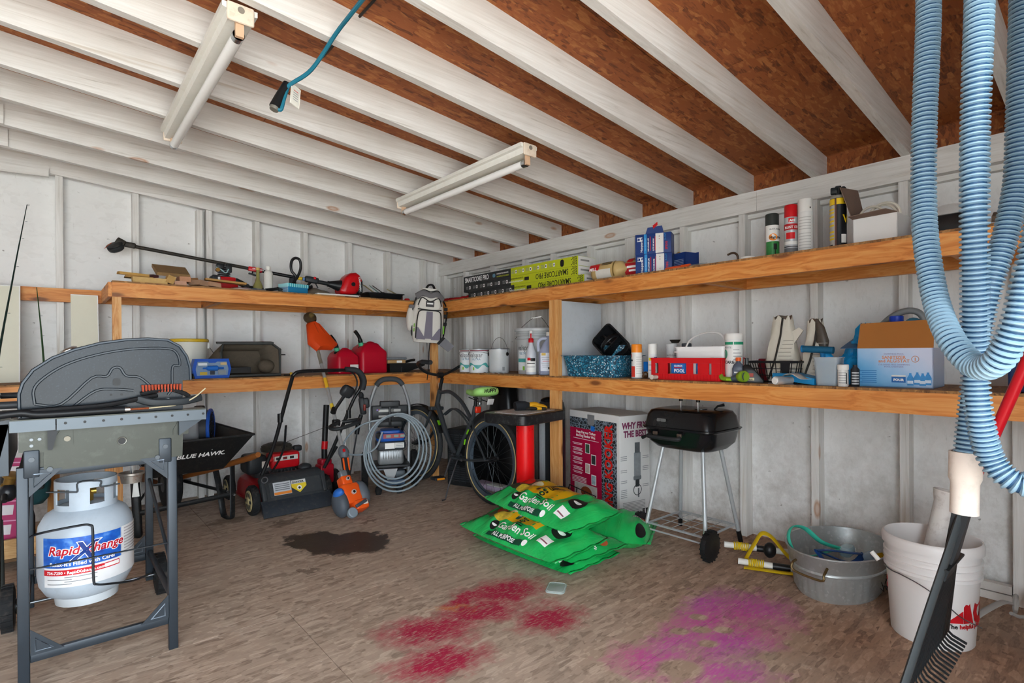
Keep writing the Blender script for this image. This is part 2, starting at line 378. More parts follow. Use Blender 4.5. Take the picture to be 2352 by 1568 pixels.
def make_floor_mat():
    t = NT('worn_strand_board_floor'); v = t.obj()
    c, f = osb_nodes(t, v, 1.2, '#857060', '#b09a87', '#cfbba8')
    d = t.ramp(t.noise(v, 1.6, 5, 0.6), [(0.35, 0.0), (0.75, 1.0)]); c = t.mix(t.math('MULTIPLY', d, 0.45), c, '#b0a294')
    sep = t.n('ShaderNodeSeparateXYZ', {0: v}, 0); sepy = t.n('ShaderNodeSeparateXYZ', {0: v}, 1)
    # darker, redder boards in the front right, greyer ones at the back left
    k = t.n('ShaderNodeMapRange', {'Value': t.math('SUBTRACT', sep, t.math('MULTIPLY', sepy, 0.9)), 'From Min': 1.2, 'From Max': 2.9})
    k = t.math('MULTIPLY', k, t.ramp(t.noise(v, 2.0, 4), [(0.3, 0.5), (0.7, 1.0)]))
    c = t.mix(t.math('MULTIPLY', k, 0.75), c, t.ramp(f, [(0.2, '#6b4630'), (0.5, '#94684a'), (0.8, '#b08260')]))
    # grime patches
    gr = t.ramp(t.noise(t.map(v, loc=(2, 7, 0)), 3.1, 7, 0.7), [(0.55, 0.0), (0.8, 1.0)]); c = t.mix(t.math('MULTIPLY', gr, 0.4), c, '#6b5646')
    w1 = warped(t, v, 9.0, 0.35)
    oil = union(t, [blob(t, w1, -1.93, -1.7, 0.35, 0.19, -1.03, 0.85, 1.0), blob(t, w1, -1.83, -1.78, 0.2, 0.18, 0.3, 0.85, 1.0)])
    oil2 = union(t, [blob(t, w1, -2.02, -1.12, 0.13, 0.06, 0.4, 0.6, 1.0), blob(t, w1, -2.2, -2.0, 0.04, 0.04, 0, 0.7, 1.0), blob(t, w1, -2.3, -0.82, 0.16, 0.1, 0.2, 0.5, 1.0), blob(t, w1, -1.6, -1.48, 0.08, 0.04, -0.4, 0.6, 1.0)])
    c = t.mix(t.math('MULTIPLY', oil, 0.93), c, '#33261d'); c = t.mix(t.math('MULTIPLY', oil2, 0.6), c, '#4d3a2d')
    spk = t.ramp(t.noise(t.map(v, (30, 130, 1), (0, 0, 0.5)), 1.0, 4, 0.7), [(0.33, 0.12), (0.52, 1.0)])
    w2 = warped(t, v, 11.0, 0.26)
    RB = REDB; PB = PINKB
    red = union(t, [blob(t, w2, *b) for b in RB]); red = t.math('MULTIPLY', red, spk)
    c = t.mix(t.math('MULTIPLY', red, 1.2, True), c, '#a80f3e')
    pk = union(t, [blob(t, w2, *b) for b in PB]); hole = union(t, [blob(t, v, *b) for b in HOLES])
    pk = t.math('MULTIPLY', t.math('MULTIPLY', pk, spk), t.math('SUBTRACT', 1.0, hole))
    pc = t.mix(t.ramp(t.noise(v, 1.3, 1), [(0.42, 0.0), (0.58, 1.0)]), '#c04ab0', '#cf4a9c')
    c = t.mix(t.math('MULTIPLY', pk, 0.85), c, pc)
    yel = blob(t, w2, *YEL); c = t.mix(t.math('MULTIPLY', t.math('MULTIPLY', yel, spk), 0.7), c, '#d98a2b')
    # flecks of sawdust and chalk
    fl = t.ramp(t.n('ShaderNodeTexVoronoi', {'Vector': v, 'Scale': 13.0}), [(0.025, 1.0), (0.05, 0.0)]); c = t.mix(t.math('MULTIPLY', fl, 0.6), c, '#d8cfc2')
    t.bump(f, 0.25, 0.0015)
    return t.done(c, t.math('SUBTRACT', 0.8, t.math('MULTIPLY', oil, 0.3)))
REDB = [(-2.03, -2.93, .22, .13, -.5, .3, 1.2), (-1.8, -2.94, .24, .10, -.35, .3, 1.2), (-1.6, -2.86, .24, .14, -.3, .3, 1.2), (-1.62, -3.17, .16, .13, 0, .3, 1.2), (-2.13, -3.14, .2, .12, -.35, .3, 1.2), (-1.78, -2.8, .2, .06, .3, .3, 1.2)]
PINKB = [(-1.15, -3.6, .22, .1, -.2, .3, 1.2), (-.92, -3.69, .2, .19, 0, .3, 1.2), (-1.02, -3.56, .2, .1, 0, .3, 1.2), (-1.22, -3.75, .26, .12, -.4, .3, 1.2), (-1.55, -3.64, .18, .12, -.9, .3, 1.2), (-1.45, -3.83, .2, .08, -.7, .3, 1.2), (-1.36, -3.62, .2, .08, -.2, .3, 1.2)]
HOLES = [(-1.31, -3.59, .045, .03, -.7, .7, 1.05), (-1.235, -3.64, .045, .03, -.7, .7, 1.05), (-1.17, -3.7, .045, .03, -.7, .7, 1.05), (-1.31, -3.71, .045, .03, -.7, .7, 1.05), (-1.15, -3.58, .045, .03, -.7, .7, 1.05), (-1.53, -3.73, .09, .07, -.7, .7, 1.05), (-1.66, -3.12, .03, .02, 0, .7, 1.0)]
YEL = (-1.87, -2.83, .1, .04, -.7, 0, 1.1)
FLOORM = make_floor_mat()
slab = struct(MB().bx(-2 * RW - .1, .15, YF - .1, .15, -.14, -.021).build('floor', mat('#4a3a30', 0.9)))
ys = [0.03, -1.19, -2.41, -3.63, -4.85, YF]
for j in range(len(ys) - 1):
    xs = [0.05, -1.2 if j % 2 else -2.42]
    while xs[-1] > -2 * RW: xs.append(max(xs[-1] - 2.44, -2 * RW))
    for i in range(len(xs) - 1):
        MB().bx(xs[i + 1] + .0012, xs[i] - .0012, ys[j + 1] + .0012, ys[j] - .0012, -.02, 0).build('floor_panel', FLOORM, slab)
# unseen bright ground added outside the open door, bounces light onto the ceiling
MB().bx(-16, 9, YF - 14, YF - .12, -.3, -.12).build('bounce_ground', mat('#c9c5bd', 0.85, var=0.1, scale=3))
bpy.data.objects['bounce_ground']['kind'] = 'structure'

# walls: painted sheathing with studs
def wall(name, b): return struct(b.build(name, WALLP))
bk = MB(); bk.loft([[(p[0], y, p[1]) for p in ((-2 * RW, -.02), (0.03, -.02), (0.03, 2.19), (-RW, 2.5), (-2 * RW, 2.19))] for y in (.03, .06)]); wback = wall('wall_back', bk)
wright = wall('wall_right', MB().bx(.03, .06, YF, .06, -.02, 2.03))
wleft = wall('wall_left', MB().bx(-2 * RW - .06, -2 * RW - .03, YF, .06, -.02, 2.2))
fr = MB(); DX0, DX1, DZ = -5.7, -2.25, 2.1
fr.loft([[(p[0], y, p[1]) for p in ((DX1, -.02), (.06, -.02), (.06, 2.18), (DX1, 2.34))] for y in (YF - .03, YF)])
fr.loft([[(p[0], y, p[1]) for p in ((-2 * RW, -.02), (DX0, -.02), (DX0, 2.34), (-2 * RW, 2.18))] for y in (YF - .03, YF)])
fr.loft([[(p[0], y, p[1]) for p in ((DX0, DZ), (DX1, DZ), (DX1, 2.32), (-RW, 2.48), (DX0, 2.32))] for y in (YF - .03, YF)])
wfront = wall('wall_front', fr)
for i, x in enumerate((-.305, -.705, -1.098, -1.504, -1.901, -2.254, -2.7249, -3.1469, -3.55, -3.95, -4.36, -4.76, -5.17, -5.57, -5.98, -6.4, -6.8)):
    w = .038 if x != -2.254 else .040
    MB().loft([[(x, y, 0), (x + w, y, 0), (x + w, y, zb(x + w) - .001), (x, y, zb(x) - .001)] for y in (-.05, .03)]).build('stud', WWZ, wback)
MB().bx(-2.3164, -2.2785, -.048, .03, 0, 2.23).build('stud', WWZ, wback)
MB().bx(-.05, .03, -.05, .03, 0, 2.05).build('corner_stud', WWZ, wback)
for y in (-.40, -.832, -1.2776, -1.6276, -2.025, -2.826, -3.2225, -3.62, -4.021, -4.425, -4.83, -5.23):
    MB().bx(-.05, .03, y - .038, y, 0, 1.921).build('stud', WWZ, wright)
MB().bx(-.05, .03, -2.3835 - .084, -2.3835, 0, 1.921).build('stud', WWZ, wright)
for a, b in ((0.03, -3.335), (-3.337, YF)):
    MB().bx(-.062, .028, b, a, 1.92, 2.04).build('top_plate', WWY, wright)
MB().bx(-.01, .03, YF, .02, 1.895, 1.93).build('nailer', WWY, wright)
for a_, b_ in zip([.03, -.8, -2.0, -3.2, -4.4], [-.802, -2.002, -3.202, -4.402, YF]): MB().bx(.07, .085, b_, a_, 1.98, 2.2).build('eave_block', EAVE, wright)
# rafters with strand board above
ceil = struct(MB().bx(-2 * RW - .2, .2, YF - .2, .15, 2.52, 2.54).build('ceiling', mat('#3a3836', 0.9)))
OSB = make_osb_roof()
raf = [-.028] + [-.4035 * k for k in range(1, 14)]
for i, y in enumerate(raf):
    if y < YF: break
    w = .038
    b = MB(); b.loft([[(.06, yy, zb(0) - .005), (.06, yy, zb(0) + .135), (-RW, yy, zb(-RW) + .14), (-RW, yy, zb(-RW))] for yy in (y, y - w)]); b.build('rafter', WWX, ceil)
    b = MB(); b.loft([[(-2 * RW - .06, yy, zb(0) - .005), (-2 * RW - .06, yy, zb(0) + .135), (-RW, yy, zb(-RW) + .14), (-RW, yy, zb(-RW))] for yy in (y, y - w)]); b.build('rafter', WWX, ceil)
    if 0 < i < 12: MB().loft([[(-3.36, yy, zb(-3.36) - .002), (-3.36, yy, zb(-3.36) + .1), (-3.64, yy, zb(-3.64) + .1), (-3.64, yy, zb(-3.64) - .002)] for yy in (y - w, y - w - .02)]).build('gusset', WWX, ceil)
MB().loft([[(p[0], y, p[1]) for p in ((-3.18, zb(-3.18) - .03), (-3.18, zb(-3.18) + .02), (-3.9, zb(-3.9) + .02), (-3.9, zb(-3.9) - .06))] for y in (-.066, -.09)]).build('gusset', WWX, ceil)
for side in (0, 1):
    edges = [.2, -.065, -1.07, -2.29, -RW]
    for a, b_ in zip(edges[:-1], edges[1:]):
        y0 = .1
        cuts = [.1, -1.05, -3.49, YF - .2] if a in (.2, -1.07) else [.1, -2.27, -4.71, YF - .2]
        for c0, c1 in zip(cuts[:-1], cuts[1:]):
            f = (lambda x: x) if side == 0 else (lambda x: -2 * RW - x)
            z = lambda x: 2.175 + SL * (-x)
            MB().loft([[(f(a - .002), y, z(a)), (f(b_ + .002), y, z(b_)), (f(b_ + .002), y, z(b_) + .012), (f(a - .002), y, z(a) + .012)] for y in (c0 - .0015, c1 + .0015)]).build('roof_panel', OSB, ceil)
# ------------------------------------------------------------------ built-in corner shelving
PX, PY_, PZ = pine('X'), pine('Y'), pine('Z', '#d99c58', '#b4733a', '#e6b478')
DA, DB, ZU, ZL = .672, .554, 1.557, .933
SHT = mat('#6f5238', 0.75, var=0.3, scale=30, dirt=0.4)
def make_edge():
    t = NT('strand_board_shelf'); v = t.obj(); c, f = osb_nodes(t, v, 1.3, '#5b3c22', '#8c6238', '#b58651'); t.bump(f, .3); return t.done(c, .75)
SHB = make_edge()
shelf = thing('corner_shelving', 'two-tier orange pine corner shelving along both white walls', 'shelving', (0, 0, 0))
XL = -2.89; YR = -5.2
def sb(name, m, *a): return MB().bx(*a).build(name, m, shelf)
for z, xl in ((ZU, XL), (ZL, -3.6)):
    sb('front_board', PX, xl, -DB, -DA, -DA + .038, z - .089, z)
    sb('front_board', PY_, -DB, -DB + .038, YR, -DA + .038, z - .089, z)
    sb('wall_ledger', PX, -4.2, -.05, -.088, -.0505, z - .089, z)
    sb('wall_ledger', PY_, -.088, -.0505, YR, -.088, z - .089, z)
    sb('shelf_board', SHB, xl, -DB, -DA + .001, -.051, z, z + .011)
    sb('shelf_board', SHB, -DB + .001 - .001, -.051, YR, -.051, z, z + .011)
    for x in (-2.3, -1.5, -.95): sb('cross_brace', PY_, x, x + .038, -DA + .0385, -.0885, z - .089, z - .0005)
    for y in (-1.65, -2.37, -3.25, -4.3): sb('cross_brace', PX, -DB + .0385, -.0885, y - .038, y, z - .089, z - .0005)
sb('end_board', PY_, XL - .02, XL - .0005, -DA, -.0505, ZU - .089, ZU)
sb('post', PZ, XL, XL + .045, -DA, -DA + .037, 0, ZU - .0895)
sb('post', PZ, -.62, -.5545, -DA - .0375, -DA - .0005, 0, 1.665)
YP = -2.115
sb('post', PZ, -DB + .0005, -DB + .0375, YP - .085, YP, 0, ZL - .0895)
sb('post', PZ, -DB, -DB + .0375, YP - .085, YP, ZL + .0115, ZU - .0895)
sb('post', PZ, XL - .04, XL + .0, -DA + .04, -DA + .0775, 0, ZL - .0895)
sb('divider_panel', mat('#c6ccd2', .5, var=.05, dirt=.12), -DB + .04, -.092, YP - .079, YP - .062, ZL + .0115, ZU - .095)
# white boards leaning on the back wall, left of the shelving
PAN = mat('#e2dfcc', .5, var=.04); EDG = mat('#f0efea', .5)
for nm, lab, x0, x1, zt, yb in (('leaning_board', 'large cream-white board leaning on the wall behind the fishing rods', -3.72, -3.322, 1.548, -.32), ('leaning_board', 'narrow cream-white board leaning beside the shelf post above the grill', -3.075, -2.93, 1.512, -.3)):
    o = thing(nm, lab, 'board', (0, 0, 0))
    def lean(p, y0=yb + .06, zt=zt, zs=ZL + .0115): return (p[0], y0 + (-.115 - y0) * (max(p[2], zs) - zs) / (zt - zs) - p[1], max(p[2], zs))
    for n_, m_, a in (('board', PAN, (x0, x1 - .006, 0, .018, .0, zt)), ('edge_strip', EDG, (x1 - .006, x1, -.001, .019, .0, zt)), ('edge_strip', EDG, (x0, x1, -.001, .019, zt, zt + .006))):
        MB().bx(*a).warp(lean).build(n_, m_, o)
# ------------------------------------------------------------------ fluorescent fittings
FLW = mat('#e8e6de', .35, var=.06, dirt=.15, dirtc='#b59a74'); TUBE = mat('#f3f3f1', .2, var=.02)
def fluo(x, y0, y1, label):
    o = thing('fluorescent_light', label, 'light fixture', (x, 0, zb(x) - .0005)); L = y1 - y0
    # channel: stepped section swept along Y
    sec = [(-.055, 0), (.055, 0), (.055, -.018), (.04, -.022), (.036, -.05), (-.036, -.05), (-.04, -.022), (-.055, -.018)]
    MB().loft([[(p[0], y, p[1]) for p in sec] for y in (y0, y1)]).build('channel', FLW, o)
    for s, y in ((-1, y0), (1, y1)):
        MB().rbox((0, y + s * .006, -.03), (.085, .012, .062), .006).build('end_plate', mat('#e2d2bf', .5, dirt=.4, dirtc='#b07a55'), o)
        h = MB(); h.box((0, y - s * .012, -.075), (.026, .014, .05)); h.cyl((0, y - s * .02, -.088), (0, y - s * .004, -.088), .011)
        h.build('lamp_holder', mat('#d9b595', .5), o)
        MB().cyl((0, y + s * .012, -.02), (0, y + s * .014, -.02), .011).build('knockout', mat('#9d958a', .5, .6), o)
    t = MB().cyl((0, y0 + .02, -.088), (0, y1 - .02, -.088), .019, n=20); t.build('tube', TUBE, o)
    for y in (y0 + .02, y1 - .045): MB().cyl((0, y, -.088), (0, y + .025, -.088), .0195, n=20).build('tube_cap', CHROME, o)
    return o
fluo(-2.69, -2.80, -1.50, 'old fluorescent strip light on the rafters, upper left of the photo')
fluo(-1.345, -2.775, -1.50, 'old fluorescent strip light in the middle, with rust marks on its channel')
# ------------------------------------------------------------------ things on the upper right shelf
RB_ = -PI / 2          # things on the right wall: local X runs to the right of the picture, local -Y faces the room
ZUT = ZU + .0112; ZLT = ZL + .0112
def face(x, y): return math.atan2(-4.756 - y, -3.183 - x)
def fr_text(s, par, m, x, y, z, size, d, **k): return text(s, par, m, (x, -d / 2 + (k.pop('dy', 0)), z), (1, 0, 0), (0, 0, 1), size, **k)
def fr_plate(par, nm, m, x, z, w, h, d, **k): return plate(par, nm, m, (x, -d / 2, z), (1, 0, 0), (0, 0, 1), w, h, **k)
def soft(b, amp, sc, seed=0):
    rnd = random.Random(seed); ph = [rnd.uniform(0, 6) for _ in range(6)]
    return b.warp(lambda p: (p[0] + amp * math.sin(sc * p[1] * 1.3 + ph[0]) * math.cos(sc * p[2] + ph[1]), p[1] + amp * math.sin(sc * p[0] + ph[2]) * math.cos(sc * 1.2 * p[2] + ph[3]), p[2] + amp * math.sin(sc * p[0] * .9 + ph[4]) * math.cos(sc * 1.1 * p[1] + ph[5])))
def pillow(L, Wd, H, seed=0, wr=.004, nu=28, nv=20, flat=.35, e=1.0):
    """stuffed bag: welded seam at both short ends, soft wrinkled top and bottom"""
    rnd = random.Random(seed); ph = [rnd.uniform(0, 6.28) for _ in range(8)]
    b = MB()
    def prof(u, v):
        x = (u - .5) * 2; y = (v - .5) * 2
        k = (max(0, 1 - abs(x) ** 3.2)) ** .6 * (max(0, 1 - abs(y) ** 3.0)) ** .55
        wv = wr * (math.sin(26 * x + 3 * y + ph[0]) * (1 - abs(y)) ** .3 * .6 + math.sin(19 * y + 5 * x + ph[1]) * .5 + math.sin(9 * x - 7 * y + ph[2]))
        sx = L / 2 * x; sy = Wd / 2 * y * (1 - .07 * (1 - abs(x) ** 2) * 0 - .05 * (abs(x) ** 4))
        return sx, sy, k, wv
    def top(u, v):
        x, y, k, w = prof(u, v); return (x, y, H * flat + H * (1 - flat) * k * e + w * min(1, k * 2.5))
    def bot(u, v):
        x, y, k, w = prof(u, v); return (x, y, H * flat - H * flat * min(1, k * 1.6))
    b.grid(top, nu, nv); b.grid(lambda u, v: bot(v, u), nv, nu)
    return b

o = thing('red_cloth', 'crumpled bright red cloth lying behind the hanging backpack', 'cloth', (-.36, -.78, ZUT), RB_)
b = MB(); rnd = random.Random(3)
secs = []
for i in range(13):
    x = -.24 + .48 * i / 12; h = .05 * (.6 + .5 * abs(math.sin(i * 1.7))) * min(1, (12 - i + 1) / 3, (i + 1) / 2); w = .07
    secs.append([(x, w * c * (1 + .15 * math.sin(i * 2.3 + j)), max(0, h * (.5 + .5 * s)) ) for j, (c, s) in enumerate(((-1, -1), (-.9, .1), (-.5, .8), (0, 1), (.5, .7), (.9, 0), (1, -1)))])
b.loft(secs); b.build('fabric', mat('#d0121a', .85, var=.2, bump=.2), o, 70)

# flooring cartons, black at one end and lime at the other
LIME = mat('#b9c21f', .5, var=.05); CART = mat('#2b2d2e', .5, var=.08); WEND = mat('#e4e2de', .55, var=.04)
def carton(lab, y0, y1, ys, z, kind):
    L = y0 - y1; d, h = .18, .0655
    o = thing('flooring_carton', lab, 'carton', (-.36, (y0 + y1) / 2, z), RB_, 'flooring cartons')
    xs = L / 2 - (ys - y1); x0 = -L / 2
    MB().bx(x0, xs, -d / 2, d / 2, .0004, h).build('black_sleeve', CART, o); MB().bx(xs + .0003, L / 2 - .0004, -d / 2, d / 2, .0004, h).build('lime_sleeve', LIME, o)
    MB().bx(L / 2 - .0003, L / 2, -d / 2 + .001, d / 2 - .001, .001, h - .001).build('end_flap', WEND, o)
    plate(o, 'end_print', mat('#8f8d8a', .6), (L / 2, -.02, h * .6), (0, 1, 0), (0, 0, 1), .09, .012)
    dots = MB(); rows = 5
    for i in range(9):
        for j in range(rows):
            if i / 9 > .35 + .12 * ((j * 7) % 3):
                F = frame((L / 2 - .1 + .0105 * i, -d / 2, .011 + .0115 * j + (.005 if i % 2 else 0)), (1, 0, 0), (0, 0, 1)); dots.prism(ell(.0042, .0042, 6), .0008, F, .0003)
    dots.build('dot_pattern', BTXT, o)
    def icons(xa, xb, n, mw, mtx):
        for i in range(n):
            x = xa + (xb - xa) * (i + .5) / n
            fr_plate(o, 'icon', mw, x + .012, h * .5, .02, .026, d, r=.004); fr_plate(o, 'icon_glyph', mtx, x + .012, h * .5, .009, .014, d, lift=.0013)
            for k in range(3): fr_plate(o, 'caption', mat('#8b8d8a', .6), x - .025, h * .5 + .009 * (1 - k), .034, .0035, d)
    if kind == 0:
        fr_text('SMARTCORE PRO', o, WTXT, x0 + .02, 0, .013, .058, d, bold=.0008, sx=.72)
        fr_plate(o, 'badge', mat('#5f8aa0', .5), x0 + .42, h * .5, .035, .03, d, r=.012)
        fr_text('EXTREME PERFORMANCE', o, WTXT, x0 + .455, 0, .036, .016, d, sx=.8); fr_text('WATERPROOF FLOORING', o, LIME, x0 + .455, 0, .014, .016, d, sx=.8)
        icons(xs + .01, L / 2 - .2, 6, WTXT, BTXT); fr_plate(o, 'seal', BTXT, L / 2 - .15, h * .5, .035, .05, d, r=.015)
    else:
        icons(x0 + .03, xs - .01, 6, WTXT, BTXT)
        xr = L / 2 - (.09 if kind == 1 else .12)
        text('SMARTCORE PRO', o, BTXT, (xr, -d / 2, h - .012), (-1, 0, 0), (0, 0, -1), .058, sx=.72, bold=.0004)
        fr_plate(o, 'badge', BTXT, xr - .43, h * .5, .05, .025, d, r=.003)
        text('EXTREME PERFORMANCE', o, BTXT, (xr - .47, -d / 2, h - .014), (-1, 0, 0), (0, 0, -1), .016, sx=.85); text('WATERPROOF FLOORING', o, WTXT, (xr - .47, -d / 2, h - .036), (-1, 0, 0), (0, 0, -1), .017, sx=.85)
    return o
carton('flooring carton at the bottom of the stack, pushed a little to the right', -1.031, -2.349, -1.63, ZUT, 2)
carton('middle flooring carton of the stack with upside-down black lettering on lime', -.961, -2.294, -1.59, ZUT + .0665, 1)
carton('top flooring carton of the stack with white lettering on black', -.961, -2.294, -1.59, ZUT + .133, 0)

# two bags beside the cartons, lying on their sides
def logbag(lab, x, y, L, R, m, seed, roll=0.25, yaw=0.0):
    zl = Vector((math.sin(yaw), -math.cos(yaw), 0)); xl = Vector((-math.cos(yaw), -math.sin(yaw), roll)).normalized(); yl = zl.cross(xl)
    o = thing('mix_bag', lab, 'bag', M=Matrix(((xl.x, yl.x, zl.x, x), (xl.y, yl.y, zl.y, y), (xl.z, yl.z, zl.z, ZUT + R * .97), (0, 0, 0, 1))))
    b = MB().lathe([(R * .12, -L / 2 - .012), (R * .3, -L / 2), (R * .8, -L * .44), (R * .97, -L * .34), (R, 0), (R * .97, L * .34), (R * .8, L * .44), (R * .3, L / 2), (R * .12, L / 2 + .012)], 30); soft(b, .003, 60, seed); b.build('paper', m, o, 60)
    return o
TAN = mat('#c9ab73', .5, var=.15)
o = logbag('small tan paper bag with red octagon mark beside the flooring cartons', -.43, -2.545, .26, .062, TAN, 2)
wrap(o, 'white_panel', mat('#d9d5cc', .6, var=.1, scale=60), .0655, .1, 1.0, -.06, .06); wrap(o, 'red_mark', RED, .0652, -.55, .15, -.115, -.035, t=.001); text('MILL', o, WTXT, (.0665, .012, -.11), (0, 0, 1), (0, -1, 0), .03, bold=.0008, lift=.002)
for k in range(3): wrap(o, 'print_line', BTXT, .0655, -.75 + .16 * k, -.69 + .16 * k, -.02, .06)
wrap(o, 'brown_band', mat('#8a6f3a', .5), .0652, -.8, .9, .075, .085)
o = logbag('tan and red bag slumped against the stacked blue boxes', -.36, -2.715, .15, .066, mat('#b39a6a', .5, var=.2), 5, .3, .1)
wrap(o, 'red_band', mat('#b3202a', .5, var=.2, scale=50), .069, -.2, .9, -.05, .05); wrap(o, 'red_flash', RED, .0692, -1.0, -.3, -.04, .0); wrap(o, 'print_line', WTXT, .07, .1, .3, -.035, .035); wrap(o, 'print_line', WTXT, .07, .45, .62, -.02, .04)

# stacked tool cartons, navy with white panel
NAVY = mat('#1f3a78', .45, var=.06); SKY = mat('#2a93d6', .45)
def navybox(lab, y, z, dx, tilt):
    w, d, h = .212, .1, .12
    o = thing('tool_carton', lab, 'carton', (-.42, y, z), RB_ + .42 + tilt, 'stacked navy cartons'); w = .212
    MB().rbox((0, 0, h / 2), (w, d, h), .002, .001).build('carton', NAVY, o)
    for x, wd, m, nm in ((-.045, .016, SKY, 'blue_stripe'), (.038, .046, WEND, 'white_panel')): fr_plate(o, nm, m, x, h / 2, wd, h - .004, d)
    def vt(s, m, x, size, z0=.01, **k): return text(s, o, m, (x, -d / 2, z0), (0, 0, 1), (-1, 0, 0), size, **k)
    vt('Husqvarna', WTXT, -.062, .018, .012, bold=.0003)
    lg = MB(); F = frame((-.075, -d / 2, .09), (0, 0, 1), (-1, 0, 0)); lg.prism([(-.012, -.012), (-.007, -.012), (-.007, -.003), (.007, -.003), (.007, -.012), (.012, -.012), (.012, .012), (.007, .012), (.007, .003), (-.007, .003), (-.007, .012), (-.012, .012)], .0008, F, .0004)
    for k in (-.01, 0, .01): lg.prism(ell(.003, .003, 8), .0008, frame((-.091, -d / 2, .09 + k), (0, 0, 1), (-1, 0, 0)), .0004)
    lg.build('emblem', WTXT, o)
    vt('HIGH PERFORMANCE', mat('#cfe4f4', .5), -.042, .008, .02); vt('50% LONGER LIFE', WTXT, -.024, .010, .015, bold=.0003); vt('CUTS 30% MORE', WTXT, .006, .010, .015, bold=.0003)
    for x in (-.02, .009): fr_plate(o, 'red_line', RED, x + .004, h / 2, .004, h * .7, d)
    for z_ in (.1, .085, .03): fr_plate(o, 'print_dot', BTXT if z_ > .09 else RED, .037, z_, .006, .006, d, r=.0025)
    vt('X-CUT', SKY, .076, .014, .075); vt('SP33G', RED, .084, .018, .018, bold=.0005)
    return o
navybox('navy carton at the bottom of the stacked pair on the upper shelf', -2.885, ZUT, 0, .03)
nb = navybox('navy carton on top of the pair, its flap torn open', -2.885, ZUT + .1205, 0, -.02)
MB().loft([[(-.05, -.03, .12), (.06, -.03, .12), (.05, -.035, .165), (-.035, -.035, .16)], [(-.05, -.026, .12), (.06, -.026, .12), (.05, -.031, .165), (-.035, -.031, .16)]]).build('torn_flap', NAVY, nb)
MB().prism([(0, 0), (.03, .012), (.034, .03), (.002, .02)], .002, frame((.0, -.037, .15), (1, 0, .3), (-.3, 0, 1))).build('flap_print', RED, nb)
o = thing('tool_carton', 'open navy carton standing just behind the stacked pair', 'carton', (-.28, -3.0, ZUT), RB_ - .25)
b = MB(); w, d, h = .12, .11, .125
for a in ((-w / 2, w / 2, -d / 2, -d / 2 + .003, 0, h), (-w / 2, w / 2, d / 2 - .003, d / 2, 0, h * 1.05), (-w / 2, -w / 2 + .003, -d / 2, d / 2, 0, h * .8), (w / 2 - .003, w / 2, -d / 2, d / 2, 0, h), (-w / 2, w / 2, -d / 2, d / 2, 0, .003)): b.bx(*a)
b.build('carton', NAVY, o)
for k in range(7): fr_plate(o, 'print_line', mat('#9fb2cf', .5), .005, .03 + .009 * k, .085, .003, d)
MB().torus((-.03, -.02, h - .012), .018, .01, 10, 6, 'Y', PI).build('torn_edge', mat('#b08a5c', .7), o)

ORG = mat('#e4571b', .4)
o = thing('scissors', 'orange-handled scissors lying on the upper right shelf edge', 'scissors', (-.47, -3.15, ZUT), RB_)
for s in (-1, 1):
    lp = [(-.1 + .045 * math.cos(a), s * .018 + .014 * math.sin(a), .016 + .004 * s) for a in [2 * PI * i / 14 for i in range(14)]]
    MB().tube(lp, .0075, 6, True).build('handle', ORG, o); MB().rbox((-.03, s * .006, .018 + .004 * s), (.06, .014, .014), .004).build('shank', ORG, o)
    MB().prism([(0, -.008), (.1, -.001), (.1, .001), (0, .008)], .002, Matrix.Translation((.0, s * .004, .016 + .003 * s))).build('blade', STEEL, o)
o = tag(MB().tube(curve([(-.36, -3.37, ZUT + .002), (-.36, -3.368, ZUT + .05), (-.36, -3.355, ZUT + .068), (-.36, -3.335, ZUT + .072), (-.36, -3.312, ZUT + .066)], 6), .006, 8).build('bent_hook', mat('#5a4a3c', .5, .6)), 'bent dark metal hook standing up from the upper right shelf', 'hook')
o = thing('white_disc', 'small round white lid lying left of the black-capped spray can', 'lid', (-.5, -3.49, ZUT))
MB().lathe([(.033, 0), (.034, .004), (.033, .012), (.02, .017), (.0, .018)], 20).build('disc', WHITE, o); MB().torus((0, 0, .011), .031, .003, 18, 5).build('rim', WHITE, o)

def spray(lab, x, y, z, r, h, body, cap, caph, capr=None, name='spray_can', grp=None, valve=True, seam=True):
    o = thing(name, lab, 'spray can', (x, y, z), face(x, y), grp); bh = h - caph
    MB().lathe([(r * .9, 0), (r, .003), (r, .008), (r * .985, .011), (r * .985, bh - .012), (r, bh - .009), (r * .97, bh - .003), (r * .8, bh)], 24).build('can', body, o)
    cr = capr or r * .97
    MB().lathe([(cr, bh - .004), (cr, h - .006), (cr * .96, h - .002), (cr * .85, h), (0, h)], 24).build('cap', cap, o)
    MB().torus((0, 0, .005), r * .97, .0022, 24, 5).build('bottom_rim', STEEL, o)
    return o, bh
BCAP = mat('#2f3432', .55)
o, bh = spray('black-capped spray paint with orange oval and green grill picture', -.38, -3.56, ZUT, .033, .236, WHITE, BCAP, .058)
wrap(o, 'green_print', mat('#2f7d3d', .4, var=.35, scale=40), .0326, -1.0, 1.5, .012, .092); wrap(o, 'seam_stripe', mat('#6a4038', .5), .0327, -1.35, -1.2, .01, .176)
MB().prism(ell(.021, .018, 20), .002, Matrix.Identity(4)).warp(lambda p: ((.0335 + p[2] * .3) * math.cos(p[0] / .0335 + .15), (.0335 + p[2] * .3) * math.sin(p[0] / .0335 + .15), .113 + p[1])).build('orange_oval', mat('#f08a1d', .4, var=.2), o)
text('High Heat', o, BTXT, (-.35, .106), None, None, .017, cylr=.0345, bold=.0004); text('RUST-OLEUM', o, BTXT, (-.35, .15), None, None, .0105, cylr=.0330)
wrap(o, 'grill_print', BTXT, .0335, .2, .7, .05, .08); wrap(o, 'grill_print', BTXT, .0335, .38, .5, .012, .05)
